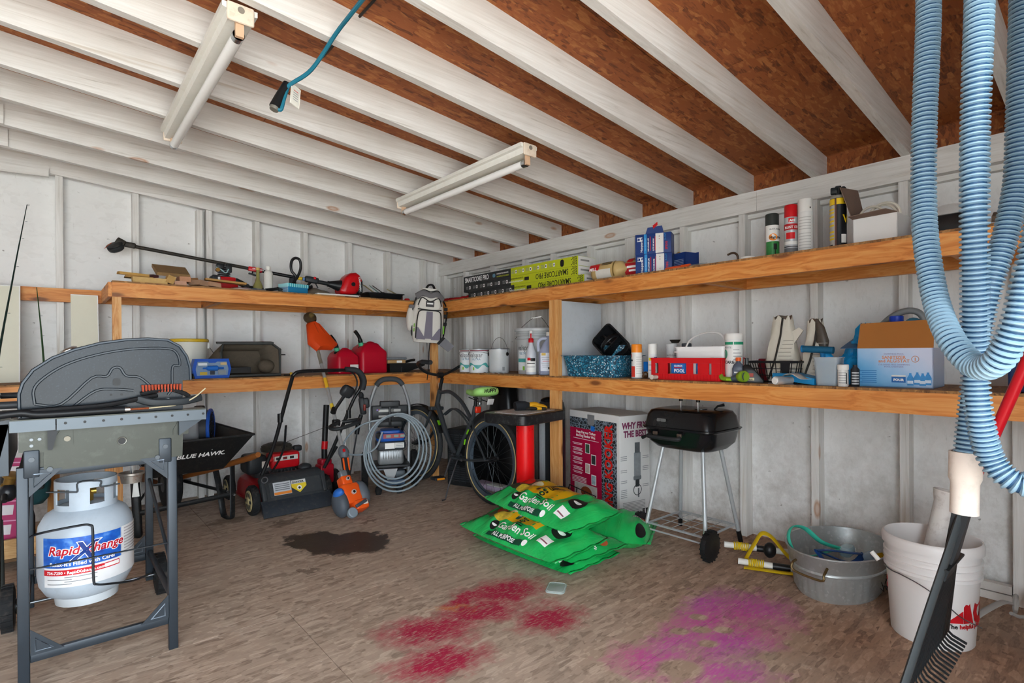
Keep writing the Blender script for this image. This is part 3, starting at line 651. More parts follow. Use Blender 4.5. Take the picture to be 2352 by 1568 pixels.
o, bh = spray('red-capped rust paint spray can standing left of an all-white can', -.38, -3.652, ZUT, .031, .262, mat('#b9bcc0', .35, .3), RED, .06)
wrap(o, 'red_band', mat('#b31a20', .4), .0308, -1.4, 1.4, .135, .165); text('RUST STOP', o, WTXT, (-.92, .142), None, None, .0165, cylr=.0317, bold=.0005)
wrap(o, 'logo_block', mat('#d3181f', .4), .0308, -.35, .5, .172, .193); text('ACE', o, WTXT, (-.2, .176), None, None, .014, cylr=.0317, bold=.0008)
wrap(o, 'red_oval', mat('#d3181f', .4), .0308, -.75, .6, .09, .122); wrap(o, 'print_band', WHITE, .0309, -1.2, 1.2, .062, .078); wrap(o, 'print_band', BTXT, .0309, -1.2, 1.2, .05, .054); wrap(o, 'print_band', mat('#6d6f72', .5), .0308, -1.2, 1.2, .012, .045)
o, bh = spray('all-white spray can with grey small print on the upper shelf', -.38, -3.72, ZUT, .034, .277, mat('#dfdfdc', .45, var=.03), WHITE, .062)
for k in range(12): wrap(o, 'print_line', mat('#b9b9b6', .5), .0336, -1.0, .75, .02 + .014 * k + (.008 if k > 6 else 0), .0235 + .014 * k + (.008 if k > 6 else 0))
wrap(o, 'print_mark', BTXT, .0345, .55, .7, .225, .232)
o, bh = spray('tall black and yellow spray can with a black trigger top', -.38, -3.864, ZUT, .0345, .26, mat('#181a1f', .4), mat('#8e8d86', .4), .012, .033)
wrap(o, 'yellow_band', mat('#ecc61b', .4), .0343, -1.5, 1.5, .215, .243); wrap(o, 'grey_label', mat('#b9b6b0', .45), .0343, -1.7, -.42, .01, .213); wrap(o, 'seam_stripe', mat('#65443c', .5), .0346, -.42, -.2, .008, .243)
for z0 in (.19, .175, .155, .135, .115, .085, .066, .052): wrap(o, 'yellow_stripe', mat('#e5c31d', .4), .0348, -1.5, -.5, z0, z0 + .008)
text('WD', o, mat('#ecc61b', .4), (.55, .13), None, None, .05, cylr=.0346, bold=.001); text('25', o, BTXT, (.62, .222), None, None, .016, cylr=.0352, bold=.0006); wrap(o, 'white_label', WHITE, .0346, .35, 1.1, .035, .075); wrap(o, 'barcode', BTXT, .0352, -1.5, -.7, .012, .03)
b = MB(); b.cyl((0, 0, .258), (0, 0, .305), .013, n=14); b.rbox((0, -.016, .285), (.03, .03, .03), .005); b.ball((0, .02, .285), (.012, .014, .018)); b.build('trigger', mat('#20272a', .5), o)

# open carton with a white cable
CARD = mat('#7d675a', .8, var=.1)
o = thing('open_carton', 'open white carton holding a coil of white cable, upper shelf', 'carton', (-.36, -4.03, ZUT), RB_ - .06)
b = MB(); w, d, h = .172, .16, .125
for a in ((-w / 2, w / 2, -d / 2, -d / 2 + .003, 0, h), (-w / 2, w / 2, d / 2 - .003, d / 2, 0, h), (-w / 2, -w / 2 + .003, -d / 2, d / 2, 0, h), (w / 2 - .003, w / 2, -d / 2, d / 2, 0, h), (-w / 2, w / 2, -d / 2, d / 2, 0, .003)): b.bx(*a)
b.build('carton', mat('#eeedeb', .6, var=.03), o)
MB().loft([[(-w / 2, -d / 2 - .001, h), (w / 2, -d / 2 - .001, h), (w / 2 - .03, -d / 2 - .045, h + .012), (-w / 2 - .0, -d / 2 - .05, h + .004)], [(-w / 2, -d / 2 - .001, h + .003), (w / 2, -d / 2 - .001, h + .003), (w / 2 - .03, -d / 2 - .045, h + .015), (-w / 2, -d / 2 - .05, h + .007)]]).build('front_flap', CARD, o)
MB().loft([[(-w / 2, -d / 2, h), (-w / 2, d / 2, h), (-w / 2 - .035, d / 2, h + .17), (-w / 2 - .05, -d / 2, h + .16)], [(-w / 2 - .003, -d / 2, h), (-w / 2 - .003, d / 2, h), (-w / 2 - .038, d / 2, h + .17), (-w / 2 - .053, -d / 2, h + .16)]]).build('side_flap', CARD, o)
o = thing('cable_coil', 'loops of white cable rising out of the open white carton', 'cable', (-.36, -4.03, ZUT), RB_ - .06)
for R_, a, dx in ((.06, .2, .02), (.055, .5, .01), (.05, -.2, -.035)):
    MB().torus((dx, -.02 + .02 * a, h + .005), R_, .0055, 26, 7, 'Y').warp(lambda p, a=a: (p[0] + a * (p[1]), p[1] + a * .3 * (p[2] - h), p[2])).build('loop', mat('#d9d3c4', .5), o)
# dark plastic tub in a clear bag, and a scrap of weathered wood behind the hoses
o = thing('plastic_tub', 'shiny black plastic tub in clear wrap behind the blue hoses', 'tub', (-.35, -4.27, ZUT), RB_)
MB().rbox((0, 0, .045), (.2, .16, .09), .02).build('tub', mat('#1b1d1f', .2), o); b = MB(); b.ball((0, 0, .09), (.085, .07, .05), 16, 8); b.build('clear_wrap', glassy('#cfcac4', .15, .25), o)
b = MB(); b.box((0, 0, .03), (.24, .12, .022), rotm(.05, -.25, .1)); 
tag(b.xf(Matrix.Translation((-.33, -4.46, ZUT + .03))).build('wood_scrap', mat('#6d5a4b', .8, var=.3)), 'grey weathered wood scrap at the right end of the upper shelf', 'wood')
# ------------------------------------------------------------------ things on the lower right shelf
def tub_shell(b, w, d, h, t=.003, taper=.85, r=.02, n=4, lip=.0, z0=0):
    """open tapered container, real thickness"""
    secs = []
    for k, zz, off in ((taper, z0, 0), (1, z0 + h, 0)):
        secs.append([(p[0], p[1], zz) for p in rr(w * k, d * k, r * k, n)])
    if lip: secs += [[(p[0], p[1], z0 + h) for p in rr(w + 2 * lip, d + 2 * lip, r + lip, n)], [(p[0], p[1], z0 + h + .005) for p in rr(w + 2 * lip, d + 2 * lip, r + lip, n)]]
    else: secs += [[(p[0], p[1], z0 + h) for p in rr(w, d, r, n)]]
    top = z0 + h + (.005 if lip else 0)
    secs += [[(p[0], p[1], top) for p in rr(w - 2 * t, d - 2 * t, r, n)], [(p[0], p[1], z0 + t) for p in rr(w * taper - 2 * t, d * taper - 2 * t, r * taper, n)]]
    return b.loft(secs)
def pail(b, rt, rb, h, t=.003, n=32, ribs=(), z0=0.0):
    prof = [(0, z0), (rb * .97, z0), (rb, z0 + .005)]
    for z, e in sorted(ribs): 
        rz_ = rb + (rt - rb) * z / h; prof += [(rz_, z0 + z - .004), (rz_ + e, z0 + z - .002), (rz_ + e, z0 + z + .003), (rz_, z0 + z + .005)]
    prof += [(rt, z0 + h), (rt - t, z0 + h), (rb - t, z0 + .006), (0, z0 + .006)]
    return b.lathe(prof, n)

# paint cans
LBL = mat('#e6eaec', .4, var=.03); TEAL = mat('#4fa3a0', .4, var=.3, scale=50)
def paintcan(lab, x, y, label=True, bail=True, turn=0.0):
    o = thing('paint_can', lab, 'paint can', (x, y, ZLT), face(x, y) + turn, 'gallon paint cans'); r, h = .083, .196
    MB().lathe([(r * .97, 0), (r, .003), (r, h - .006), (r * 1.015, h - .003), (r * 1.0, h), (r * .93, h - .004), (r * .88, h - .004), (r * .84, h - .009), (0, h - .009)], 32).build('can', LBL if label else mat('#d9dcde', .35, .25, var=.06), o)
    MB().torus((0, 0, h - .002), r, .0028, 32, 6).build('rim', STEEL, o)
    if label:
        wrap(o, 'maroon_band', mat('#7a1f33', .4), r, -1.2, 1.3, h - .018, h - .010)
        text('valspar', o, mat('#55585a', .5), (-1.15, .128), None, None, .052, cylr=r + .0004, sx=.8); text('ULTRA', o, mat('#4a7f9c', .5), (-.85, .103), None, None, .024, cylr=r + .0004)
        wv = MB(); secs = []
        for i in range(25):
            a = -1.3 + 2.9 * i / 24; zc = .06 + .012 * math.sin(i * .55); hh = .010 + .006 * math.sin(i * .8 + 1); c, q = math.cos(a), math.sin(a)
            secs.append([((r + .0002) * c, (r + .0002) * q, zc - hh), ((r + .0009) * c, (r + .0009) * q, zc - hh), ((r + .0009) * c, (r + .0009) * q, zc + hh), ((r + .0002) * c, (r + .0002) * q, zc + hh)])
        wv.loft(secs); wv.build('wave_print', TEAL, o); wrap(o, 'green_mark', mat('#8cc63f', .4), r + .0003, -.75, -.6, .022, .046)
    else:
        wrap(o, 'print_block', mat('#8d9092', .5), r, .5, .75, .02, .05)
    for a in (1.1, 1.1 + PI): MB().cyl(((r - .001) * math.cos(a), (r - .001) * math.sin(a), h * .78), ((r + .006) * math.cos(a), (r + .006) * math.sin(a), h * .78), .016, .013, 14).build('bail_ear', BLACK, o)
    e1 = Vector((r * math.cos(1.1), r * math.sin(1.1), h * .78)); pts = []
    for i in range(15):
        t = PI * i / 14; d = (e1 - Vector((0, 0, h * .78))) * 1.06
        pts.append(d * math.cos(t) + Vector((0, 0, h * .78 + (math.sin(t) * (.135 if bail else .02)))) + (Vector((0, 0, 0)) if bail else d.cross(Vector((0, 0, 1))).normalized() * (.09 * math.sin(t))))
    MB().tube(pts, .0016, 5).build('bail', mat('#4d4a47', .5, .8), o)
    return o
paintcan('leftmost of three white paint cans, partly behind the next one', -.44, -1.02, True, False)
paintcan('middle white paint can with teal wave print, largest in view', -.47, -1.2, True, False, .1)
paintcan('rightmost paint can of three, plain silver side with raised wire bail', -.40, -1.38, False, True, -.2)
o = thing('plastic_film', 'crumpled clear plastic film lying in front of the paint cans', 'film', (-.5, -1.44, ZLT), RB_)
MB().grid(lambda u, v: ((u - .5) * .2, (v - .5) * .07, .004 + .006 * math.sin(u * 17) * math.cos(v * 9)), 12, 6).build('sheet', glassy('#d5d3cf', .2, .55), o, 70, solid=.001)

# grey five-gallon bucket with lid
o = thing('lidded_bucket', 'grey lidded paint bucket with a white and teal label', 'bucket', (-.33, -1.74, ZLT), face(-.33, -1.74)); GB = mat('#b4b7b8', .45, var=.05)
b = MB(); R_, Rb, H_ = .152, .135, .345
prof = [(0, 0), (Rb, 0), (Rb + .001, .006)] + [(Rb + (R_ - Rb) * z / H_, z) for z in (.1, .2, .25)]
for z in (.262, .285, .305): prof += [(R_ - .004, z), (R_ + .008, z + .002), (R_ + .008, z + .006), (R_ - .003, z + .008)]
prof += [(R_, H_ - .01)]; b.lathe(prof + [(0, H_ - .01)], 36); b.build('pail', GB, o)
MB().lathe([(R_ + .004, H_ - .022), (R_ + .012, H_ - .02), (R_ + .012, H_ - .002), (R_ + .006, H_ + .004), (R_ - .01, H_ + .005), (R_ - .014, H_ - .004), (0, H_ - .004)], 36).build('lid', mat('#c3c6c7', .45, dirt=.15, dirtc='#e8e8e6'), o)
wrap(o, 'label', LBL, .143, -1.15, -.05, .03, .235, n=12); wrap(o, 'maroon_band', mat('#7a1f33', .4), .1445, -1.15, -.05, .226, .236)
text('valspar', o, mat('#55585a', .5), (-1.12, .18), None, None, .06, cylr=.1445, sx=.8); text('ULTRA', o, mat('#4a7f9c', .5), (-1.0, .148), None, None, .028, cylr=.1445)
wrap(o, 'teal_print', TEAL, .1444, -1.15, -.05, .09, .118); wrap(o, 'green_mark', mat('#8cc63f', .4), .1444, -.75, -.62, .03, .06)
MB().tube(curve([(.02, -.155, .27), (.06, -.1, .36), (.05, .02, .44), (.03, .1, .36), (.02, .155, .27)], 6), .002, 5).build('bail', mat('#4d4a47', .5, .8), o); MB().cyl((.052, -.03, .425), (.049, .045, .438), .006, n=10).build('grip', WHITE, o)

# trigger spray bottle
o = thing('spray_bottle', 'translucent spray bottle with red collar in front of the grey bucket', 'bottle', (-.5, -1.87, ZLT), face(-.5, -1.87)); CL = mat('#c9ccd4', .3, var=.05)
MB().lathe([(.034, 0), (.04, .006), (.041, .13), (.038, .16), (.024, .2), (.0165, .225), (.0165, .238), (0, .238)], 24).build('bottle', CL, o)
MB().lathe([(.019, .236), (.02, .24), (.02, .262), (.015, .268)], 16).build('collar', RED, o)
b = MB(); b.rbox((.004, 0, .292), (.028, .02, .05), .006); b.rbox((.03, 0, .312), (.06, .022, .022), .006); b.build('spray_head', WHITE, o)
MB().tube(curve([(.03, 0, .30), (.04, 0, .28), (.034, 0, .25)], 5), .005, 6).build('trigger', RED, o); MB().cyl((.058, 0, .312), (.07, 0, .312), .008, n=10).build('nozzle', mat('#d9d9d6', .5), o)
wrap(o, 'label', WHITE, .041, -1.0, 1.0, .02, .12); wrap(o, 'red_print', RED, .0418, -.7, -.1, .105, .125); wrap(o, 'black_print', BTXT, .0418, -.1, .8, .1, .122); wrap(o, 'print_line', BTXT, .0418, -.8, .7, .08, .086); wrap(o, 'print_line', mat('#98a', .5) if 0 else GREYP, .0418, -.8, .7, .055, .06)

# jug
o = thing('plastic_jug', 'clear bluish handled jug with white cap beside the shelf post', 'jug', (-.46, -1.99, ZLT), face(-.46, -1.99)); b = MB()
secs = []
for z, w, d, y in ((0, .105, .1, 0), (.008, .118, .112, 0), (.15, .118, .112, 0), (.185, .108, .1, .003), (.225, .07, .075, .012), (.25, .046, .05, .018), (.262, .036, .036, .02), (.285, .034, .034, .02)):
    secs.append([(p[0], p[1] + y, z) for p in rr(w, d, min(w, d) * .38, 4)])
b.loft(secs); b.build('jug', mat('#aab0c9', .25, var=.06, **{'Transmission Weight': .25}), o)
MB().tube(curve([(0, .015, .262), (.0, -.03, .262), (0, -.058, .235), (0, -.055, .17)], 6), .011, 8).build('handle', mat('#bcc2d6', .25, var=.06), o)
MB().lathe([(.02, .283), (.021, .287), (.021, .306), (.018, .31), (0, .31)], 18, Matrix.Translation((0, .02, 0))).build('cap', WHITE, o)
plate(o, 'label', mat('#cfd2dc', .45), (.059, 0, .095), (0, 1, 0), (0, 0, 1), .085, .13, r=.004); plate(o, 'yellow_print', mat('#c8a64a', .5), (.059, -.02, .15), (0, 1, 0), (0, 0, 1), .03, .018, lift=.0014)
for k in range(6): plate(o, 'print_line', GREYP if k != 2 else RED, (.059, .0, .128 - .014 * k), (0, 1, 0), (0, 0, 1), .07 - .008 * (k % 3), .004, lift=.0014)
plate(o, 'barcode', BTXT, (.059, .025, .05), (0, 1, 0), (0, 0, 1), .028, .016, lift=.0014)

# speckled blue tubs and black caddy
def speck():
    t = NT('speckled_blue_plastic'); v = t.obj()
    f = t.n('ShaderNodeTexVoronoi', {'Vector': v, 'Scale': 150.0}, 1); s = t.n('ShaderNodeSeparateColor', {0: f})
    c = t.ramp(s, [(0.0, '#0c3c54'), (0.35, '#1f6e8c'), (0.6, '#2b86a3'), (0.76, '#123a50'), (0.92, '#c9d8de')], 'CONSTANT'); return t.done(c, .45)
SPK = speck()
o = thing('speckled_tub', 'wide speckled blue plastic tub at the divider panel', 'tub', (-.36, -2.43, ZLT), RB_ + .1)
tub_shell(MB(), .45, .36, .135, .004, .88, .06, 6, .018).build('tub', SPK, o, 35); MB().loft([[(p[0], p[1], z) for p in rr(.487, .397, .078, 6)] for z in (.134, .126)] ).build('lip', SPK, o) if 0 else None
o2 = thing('speckled_tub', 'smaller speckled blue tub standing inside the wide one', 'tub', (-.27, -2.49, ZLT + .006), RB_ + .3)
tub_shell(MB(), .17, .15, .2, .004, .85, .03, 4).build('tub', SPK, o2, 35)
o = thing('tool_caddy', 'black plastic caddy with handle tipped over the speckled tub', 'caddy', M=Matrix.Translation((-.36, -2.53, ZLT + .2)) @ rotm(0, 0, RB_) @ rotm(.15, .62, -.2) @ rotm(1.0, 0, 0))
b = MB(); tub_shell(b, .27, .17, .09, .004, .82, .03, 5, .006, -.045); b.bx(-.004, .004, -.07, .07, -.04, .04); b.bx(-.11, 0, -.004, .004, -.04, .035); b.build('caddy', mat('#15171a', .28), o, 35)
MB().tube(curve([(0, -.08, .04), (0, -.05, .085), (0, 0, .1), (0, .05, .085), (0, .08, .04)], 5), .011, 8, flat=(.006, .016)).build('handle', mat('#15171a', .25), o)

# cans in front of the red crate
o, bh = spray('spray can with orange cap standing in front of the speckled tub', -.49, -2.80, ZLT, .0325, .208, mat('#e3e1dd', .4), mat('#ef8a1f', .4), .048)
wrap(o, 'red_print', mat('#d23a2c', .4, var=.3, scale=50), .0322, -1.4, -.35, .01, .075); wrap(o, 'red_corner', RED, .0322, -1.45, -1.1, .13, .15); wrap(o, 'dark_band', BTXT, .0322, -1.4, -.8, .105, .115)
for k in range(8): wrap(o, 'print_line', mat('#c1c0bc', .5), .0322, -.1, 1.1, .03 + .014 * k, .034 + .014 * k)
o, bh = spray('slim white spray can with yellow label left of the red crate', -.45, -2.885, ZLT, .027, .21, mat('#dfe1e2', .4), WHITE, .06)
wrap(o, 'yellow_label', mat('#e8d32a', .4), .0267, -.9, .35, .108, .125); wrap(o, 'blue_label', mat('#2b4c86', .4), .0267, .35, 1.3, .104, .13); wrap(o, 'print_line', GREYP, .0267, -1, .8, .08, .085); wrap(o, 'print_line', GREYP, .0267, -1, .8, .05, .054)
o, bh = spray('spray can with grey cap standing behind the red crate', -.27, -2.90, ZLT, .034, .212, mat('#dadad8', .4), mat('#d3d4d4', .45), .05); text('RUST-OLEUM', o, BTXT, (-.9, .135), None, None, .011, cylr=.0338)
o, bh = spray('spray can with charcoal cap standing behind the red crate', -.24, -2.985, ZLT, .030, .212, mat('#3c4048', .4), mat('#4a4f54', .5), .05); text('RUST-OLEUM', o, WTXT, (-.9, .135), None, None, .010, cylr=.0298); wrap(o, 'white_band', WHITE, .0297, -1.3, 1.3, .105, .128); wrap(o, 'red_band', RED, .0297, -1.3, 1.3, .085, .1)
o = thing('plastic_funnel', 'small dark plastic cup resting on the grey spray can cap', 'cup', (-.27, -2.925, ZLT + .2125), .3); MB().lathe([(0, .0), (.02, .0), (.032, .02), (.034, .02), (.022, -.0)] if 0 else [(.0, .001), (.02, .001), (.034, .022), (.031, .022), (.018, .004), (0, .004)], 18).build('cup', mat('#2c2620', .4), o)
o = tag(MB().rbox((-.40, -2.835, ZLT + .0705), (.06, .062, .06), .003).build('blue_block', mat('#1667b8', .4)), 'small bright blue box between two spray cans, on rope coil', 'box')
o = thing('rope_coil', 'brown coiled wire rings lying below the small blue box', 'wire', (-.44, -2.83, ZLT), RB_)
for k, (x, a) in enumerate(((-.03, .3), (-.005, -.2), (.02, .2), (.035, -.3))): MB().torus((x, .004 * k, .0205), .016, .0042, 16, 6, 'Y').warp(lambda p, a=a: (p[0] + a * (p[1]), p[1] + a * (p[0]) * .4, p[2])).build('ring', mat('#6a4527', .45, .4), o)
o = tag(MB().cyl((-.53, -2.94, ZLT + .0125), (-.44, -2.945, ZLT + .0125), .0125, n=16).lathe([(.0135, 0), (.0135, .012), (.009, .012)], 16, Matrix.Translation((-.54, -2.9395, ZLT + .0135)) @ rotm(0, PI / 2, 0)).build('plastic_tube', mat('#d8cdbf', .4)), 'short clear-white plastic tube lying before the red crate', 'tube')

# red crate: slotted sides made of bars
CR = mat('#d0141c', .4, var=.06, **{'Transmission Weight': .0}); o = thing('plastic_crate', 'red slotted plastic crate with a white bucket inside', 'crate', (-.36, -3.12, ZLT), RB_)
w, d, h = .43, .26, .125
def cratewall(name, L, M, gaps):
    b = MB(); b.bx(-L / 2, L / 2, -.003, .003, h - .03, h); b.bx(-L / 2, L / 2, -.003, .003, 0, .035)
    xs = [-L / 2] + [e for g in gaps for e in g] + [L / 2]
    for a, c in zip(xs[::2], xs[1::2]): b.bx(a, c, -.003, .003, .0352, h - .0302)
    b.bx(-L / 2, L / 2, -.009, -.0032, h - .008, h); b.xf(M); return b.build(name, CR, o)
cratewall('front_side', w, Matrix.Translation((0, -d / 2, 0)), [(-.19, -.165), (-.105, .015), (.055, .085), (.15, .165)])
cratewall('back_side', w, Matrix.Translation((0, d / 2, 0)) @ rotm(0, 0, PI), [(-.19, -.165), (-.105, .105), (.165, .19)])
for s in (-1, 1): cratewall('end_side', d - .008, Matrix.Translation((s * w / 2, 0, 0)) @ rotm(0, 0, s * PI / 2), [(-.09, -.06), (-.04, .04), (.06, .09)])
b = MB()
for i in range(9): b.bx(-w / 2 + .02 + i * .046, -w / 2 + .04 + i * .046, -d / 2, d / 2, .0005, .004)
for j in range(5): b.bx(-w / 2, w / 2, -d / 2 + .02 + j * .05, -d / 2 + .035 + j * .05, .0005, .004)
b.build('floor_grid', CR, o)
for x in [(-.2 + .02 * i) for i in range(21)]: MB().bx(x - .0015, x + .0015, -d / 2 - .006, -d / 2 - .003, .004, .034).build('rib', CR, o)
PB_ = mat('#ecebea', .4, var=.03)
o = thing('pool_bucket', 'square white plastic bucket with raised strap handle in the red crate', 'bucket', (-.36, -3.18, ZLT + .0045), RB_)
tub_shell(MB(), .31, .17, .178, .003, .92, .03, 5, .006).build('bucket', PB_, o, 35); MB().loft([[(p[0], p[1], z) for p in rr(.325, .185, .035, 5)] for z in (.15, .158)]).build('rim_ledge', PB_, o, 35) 
MB().tube(curve([(-.09, -.07, .17), (-.07, -.05, .22), (-.02, -.02, .255), (.06, 0, .262), (.11, .0, .23), (.12, .0, .17)], 7), .006, 8, flat=(.005, .011)).build('strap_handle', mat('#efeeec', .35, var=.02), o)
MB().tube(curve([(.12, 0, .17), (.1, -.04, .14), (.08, -.095, .12)], 5), .006, 8, flat=(.003, .006)).build('strap_end', mat('#efeeec', .35, var=.02), o)
o = thing('pool_pouch', 'blue pool chemical pouch showing through the crate slot', 'pouch', (-.459, -3.07, ZLT + .0355), RB_); MB().rbox((0, 0, .03), (.1, .012, .06), .004).build('pouch', mat('#2b6fc0', .35, var=.15), o); fr_text('POOL', o, WTXT, -.03, 0, .007, .026, .012, bold=.0008); fr_text('CLOROX', o, WTXT, -.03, 0, .04, .013, .012, bold=.0006); fr_plate(o, 'red_chevron', RED, -.005, .033, .05, .005, .012)
o = thing('pool_pouch', 'narrow blue and white packet in the crate slot', 'pouch', (-.459, -3.195, ZLT + .0355), RB_); MB().rbox((0, 0, .03), (.035, .012, .058), .004).build('pouch', mat('#2a79cf', .35, var=.1), o); fr_plate(o, 'white_print', WHITE, .004, .035, .02, .018, .012)

# white cylinder with green ring
o = thing('chlorine_canister', 'tall white canister with green bands right of the red crate', 'canister', (-.42, -3.375, ZLT), face(-.42, -3.375)); r = .045
MB().lathe([(r * .96, 0), (r, .004), (r, .212), (r * .985, .215), (r * .985, .222), (r * 1.02, .224), (r * 1.02, .249), (r * .96, .254), (0, .254)], 28).build('canister', mat('#e6e6e4', .35, var=.03), o)
MB().lathe([(r * 1.025, .2235), (r * 1.045, .225), (r * 1.045, .248), (r * .98, .2545)], 28).build('cap', WHITE, o)
wrap(o, 'green_band', mat('#1f8f6a', .4), r, -1.5, -.12, .195, .21); wrap(o, 'green_band', mat('#1f8f6a', .4), r, -.02, 1.5, .195, .21)
MB().prism(ell(.018, .025, 18), .0012).warp(lambda p: ((r + p[2]) * math.cos(p[0] / r - 1.2), (r + p[2]) * math.sin(p[0] / r - 1.2), .145 + p[1])).build('green_disc', mat('#2aa37c', .4), o)
text('CARE', o, BTXT, (-1.2, .095), None, None, .022, cylr=r, bold=.0006); text('WHITE', o, GREYP, (-1.25, .175), None, None, .014, cylr=r)
for k in range(9): wrap(o, 'print_line', GREYP, r, -.1, 1.0 - .2 * (k % 3), .03 + .017 * k, .0335 + .017 * k)

# oil bottles
o = thing('oil_bottle', 'small grey oil bottle with orange cap behind the hose nozzle', 'bottle', (-.475, -3.425, ZLT), face(-.475, -3.425)); b = MB()
b.loft([[(p[0], p[1], z) for p in rr(dd, w_, .008, 3)] for z, w_, dd in ((0, .055, .03), (.004, .06, .034), (.07, .06, .034), (.09, .045, .03), (.1, .022, .022), (.112, .02, .02))]); b.build('bottle', mat('#4a5160', .35), o)
MB().lathe([(.0135, .109), (.0135, .125), (.011, .128), (0, .128)], 14).build('cap', mat('#e8642a', .4), o); plate(o, 'label', mat('#2a3350', .4), (.017, 0, .035), (0, 1, 0), (0, 0, 1), .05, .05); plate(o, 'white_print', WHITE, (.017, -.005, .05), (0, 1, 0), (0, 0, 1), .03, .008, lift=.0014)
o = thing('oil_bottle', 'black wedge-shaped oil bottle with cream number label', 'bottle', (-.46, -3.495, ZLT), face(-.46, -3.495)); b = MB()
b.loft([[(p[0], p[1] + y_, z) for p in rr(dd, w_, .006, 3)] for z, w_, dd, y_ in ((0, .1, .045, 0), (.01, .102, .046, 0), (.06, .06, .042, -.018), (.085, .04, .035, -.03), (.092, .02, .02, -.03), (.125, .018, .018, -.03))]); b.build('bottle', mat('#1c1d1f', .35), o)
plate(o, 'label', mat('#d9cda3', .5), (.023, -.012, .018), (0, 1, 0), (.0, 0, 1), .034, .014); text('34391', o, BTXT, (.0245, -.026, .013), (0, 1, 0), (0, 0, 1), .010, bold=.0003); plate(o, 'mark', mat('#a84436', .5), (.022, -.012, .038), (0, 1, 0), (-.1, 0, 1), .026, .018)
o = tag(MB().rbox((-.3, -3.48, ZLT + .06), (.03, .05, .12), .004).build('dark_red_carton', mat('#6d1220', .5)), 'dark red carton half hidden behind the black oil bottle', 'carton')

# hose nozzle
GRN = mat('#7fa22a', .4, var=.12); SLT = mat('#4c5a66', .45)
o = thing('hose_nozzle', 'green and slate garden hose nozzle lying at the shelf edge', 'nozzle', (-.50, -3.42, ZLT), RB_ - .1)
MB().tube(curve([(-.09, .01, .032), (-.075, 0, .018), (-.04, 0, .014), (-.01, 0, .016)], 5), .012, 10).build('grip', GRN, o)
MB().cyl((-.015, 0, .018), (.025, -.005, .024), .014, .018, 14).build('barrel', SLT, o); MB().lathe([(.017, 0), (.026, .012), (.03, .03), (.03, .042), (.026, .05), (.02, .047), (0, .046)], 20, Matrix.Translation((.022, -.005, .03)) @ rotm(.2, PI / 2 - .05, -.15)).build('head', GRN, o)
MB().rbox((-.03, -.004, .012), (.03, .02, .012), .004).build('trigger', mat('#a8d331', .4), o); MB().torus((.062, -.009, .031), .024, .004, 18, 6, 'X').build('dial', mat('#39424b', .4), o)

# wire basket with bags of pool powder
BK = mat('#16171a', .45); o = thing('basket', 'black plastic lattice basket holding a white paper sack', 'basket', (-.34, -3.585, ZLT), RB_); w, d, h, k = .235, .2, .105, .8
def lat(a, b_, c, e, n, rows):
    b = MB()
    A, B_, C_, D_ = Vector(a), Vector(b_), Vector(c), Vector(e)      # bottom left, bottom right, top right, top left
    for i in range(n + 1):
        t = i / n; b.tube([A.lerp(B_, t), D_.lerp(C_, t)], .0022, 5)
    for j in range(rows + 1):
        t = j / rows; b.tube([A.lerp(D_, t), B_.lerp(C_, t)], .0022, 5)
    return b
x1, y1, x0, y0 = w / 2, d / 2, w / 2 * k, d / 2 * k
for nm, q, n_ in (('front_lattice', ((-x0, -y0, .003), (x0, -y0, .003), (x1, -y1, h), (-x1, -y1, h)), 9), ('back_lattice', ((-x0, y0, .003), (x0, y0, .003), (x1, y1, h), (-x1, y1, h)), 9), ('side_lattice', ((x0, -y0, .003), (x0, y0, .003), (x1, y1, h), (x1, -y1, h)), 7), ('side_lattice', ((-x0, -y0, .003), (-x0, y0, .003), (-x1, y1, h), (-x1, -y1, h)), 7)): lat(*q, n_, 3).build(nm, BK, o)
lat((-x0, -y0, .003), (x0, -y0, .003), (x0, y0, .003), (-x0, y0, .003), 8, 7).build('base_lattice', BK, o)
MB().tube([(-x1, -y1, h), (x1, -y1, h), (x1, y1, h), (-x1, y1, h)], .006, 6, True).build('rim', BK, o); MB().prism([(.045, .03), (.075, .03), (.085, h), (.04, h)], .004, frame((0, -y1 + .008, 0), (1, 0, 0), (0, -.1, 1))).build('front_tab', BK, o)
SACK = mat('#cfcabc', .55, var=.08, scale=30, bump=.15, bscale=60)
def sack(lab, x, y, w, d, h, seed, wz, notch):
    o = thing('paper_sack', lab, 'bag', (x, y, ZLT + .006), RB_ + .1); b = MB(); secs = []
    rnd = random.Random(seed)
    for i in range(10):
        t = i / 9; ww = w * (1 - .5 * t ** 1.8) * (.9 if i == 0 else 1); dd = d * (1 - .75 * t ** 1.2)
        secs.append([(p[0] * (1 + .06 * math.sin(9 * t + 5 * j)) + wz * t, p[1] * (1 + .1 * math.sin(7 * t + 3 * j)), h * t + (.014 * math.sin(j * 1.9) if i > 7 else 0)) for j, p in enumerate(ell(ww / 2, dd / 2, 20, 2.8))])
    b.loft(secs); b.build('sack', SACK, o, 50)
    b = MB(); xx = -w * .18
    b.tube([(xx - .02, -d / 2 - .004, .01), (xx + .01, -d * .46, h * .35), (xx + .03 + wz * .6, -d * .33, h * .7), (xx + .035 + wz, -d * .16, h * .99)], .004, 6, flat=(.005, .002)); b.build('seam_tape', mat('#2a2622', .6), o)
    for k in range(9):
        t = .15 + .06 * k; plate(o, 'print_line', mat('#9d988d', .6), (.03 + wz * t + .008 * math.sin(k), -d / 2 * (1 - .75 * t ** 1.2) - .004, h * t), (1, 0, 0), (.0, .35, 1), .085 - .06 * t, .003, lift=.002)
    return o
sk = sack('white paper sack folded at the top inside the lattice basket', -.33, -3.59, .165, .13, .325, 1, .0, 1)
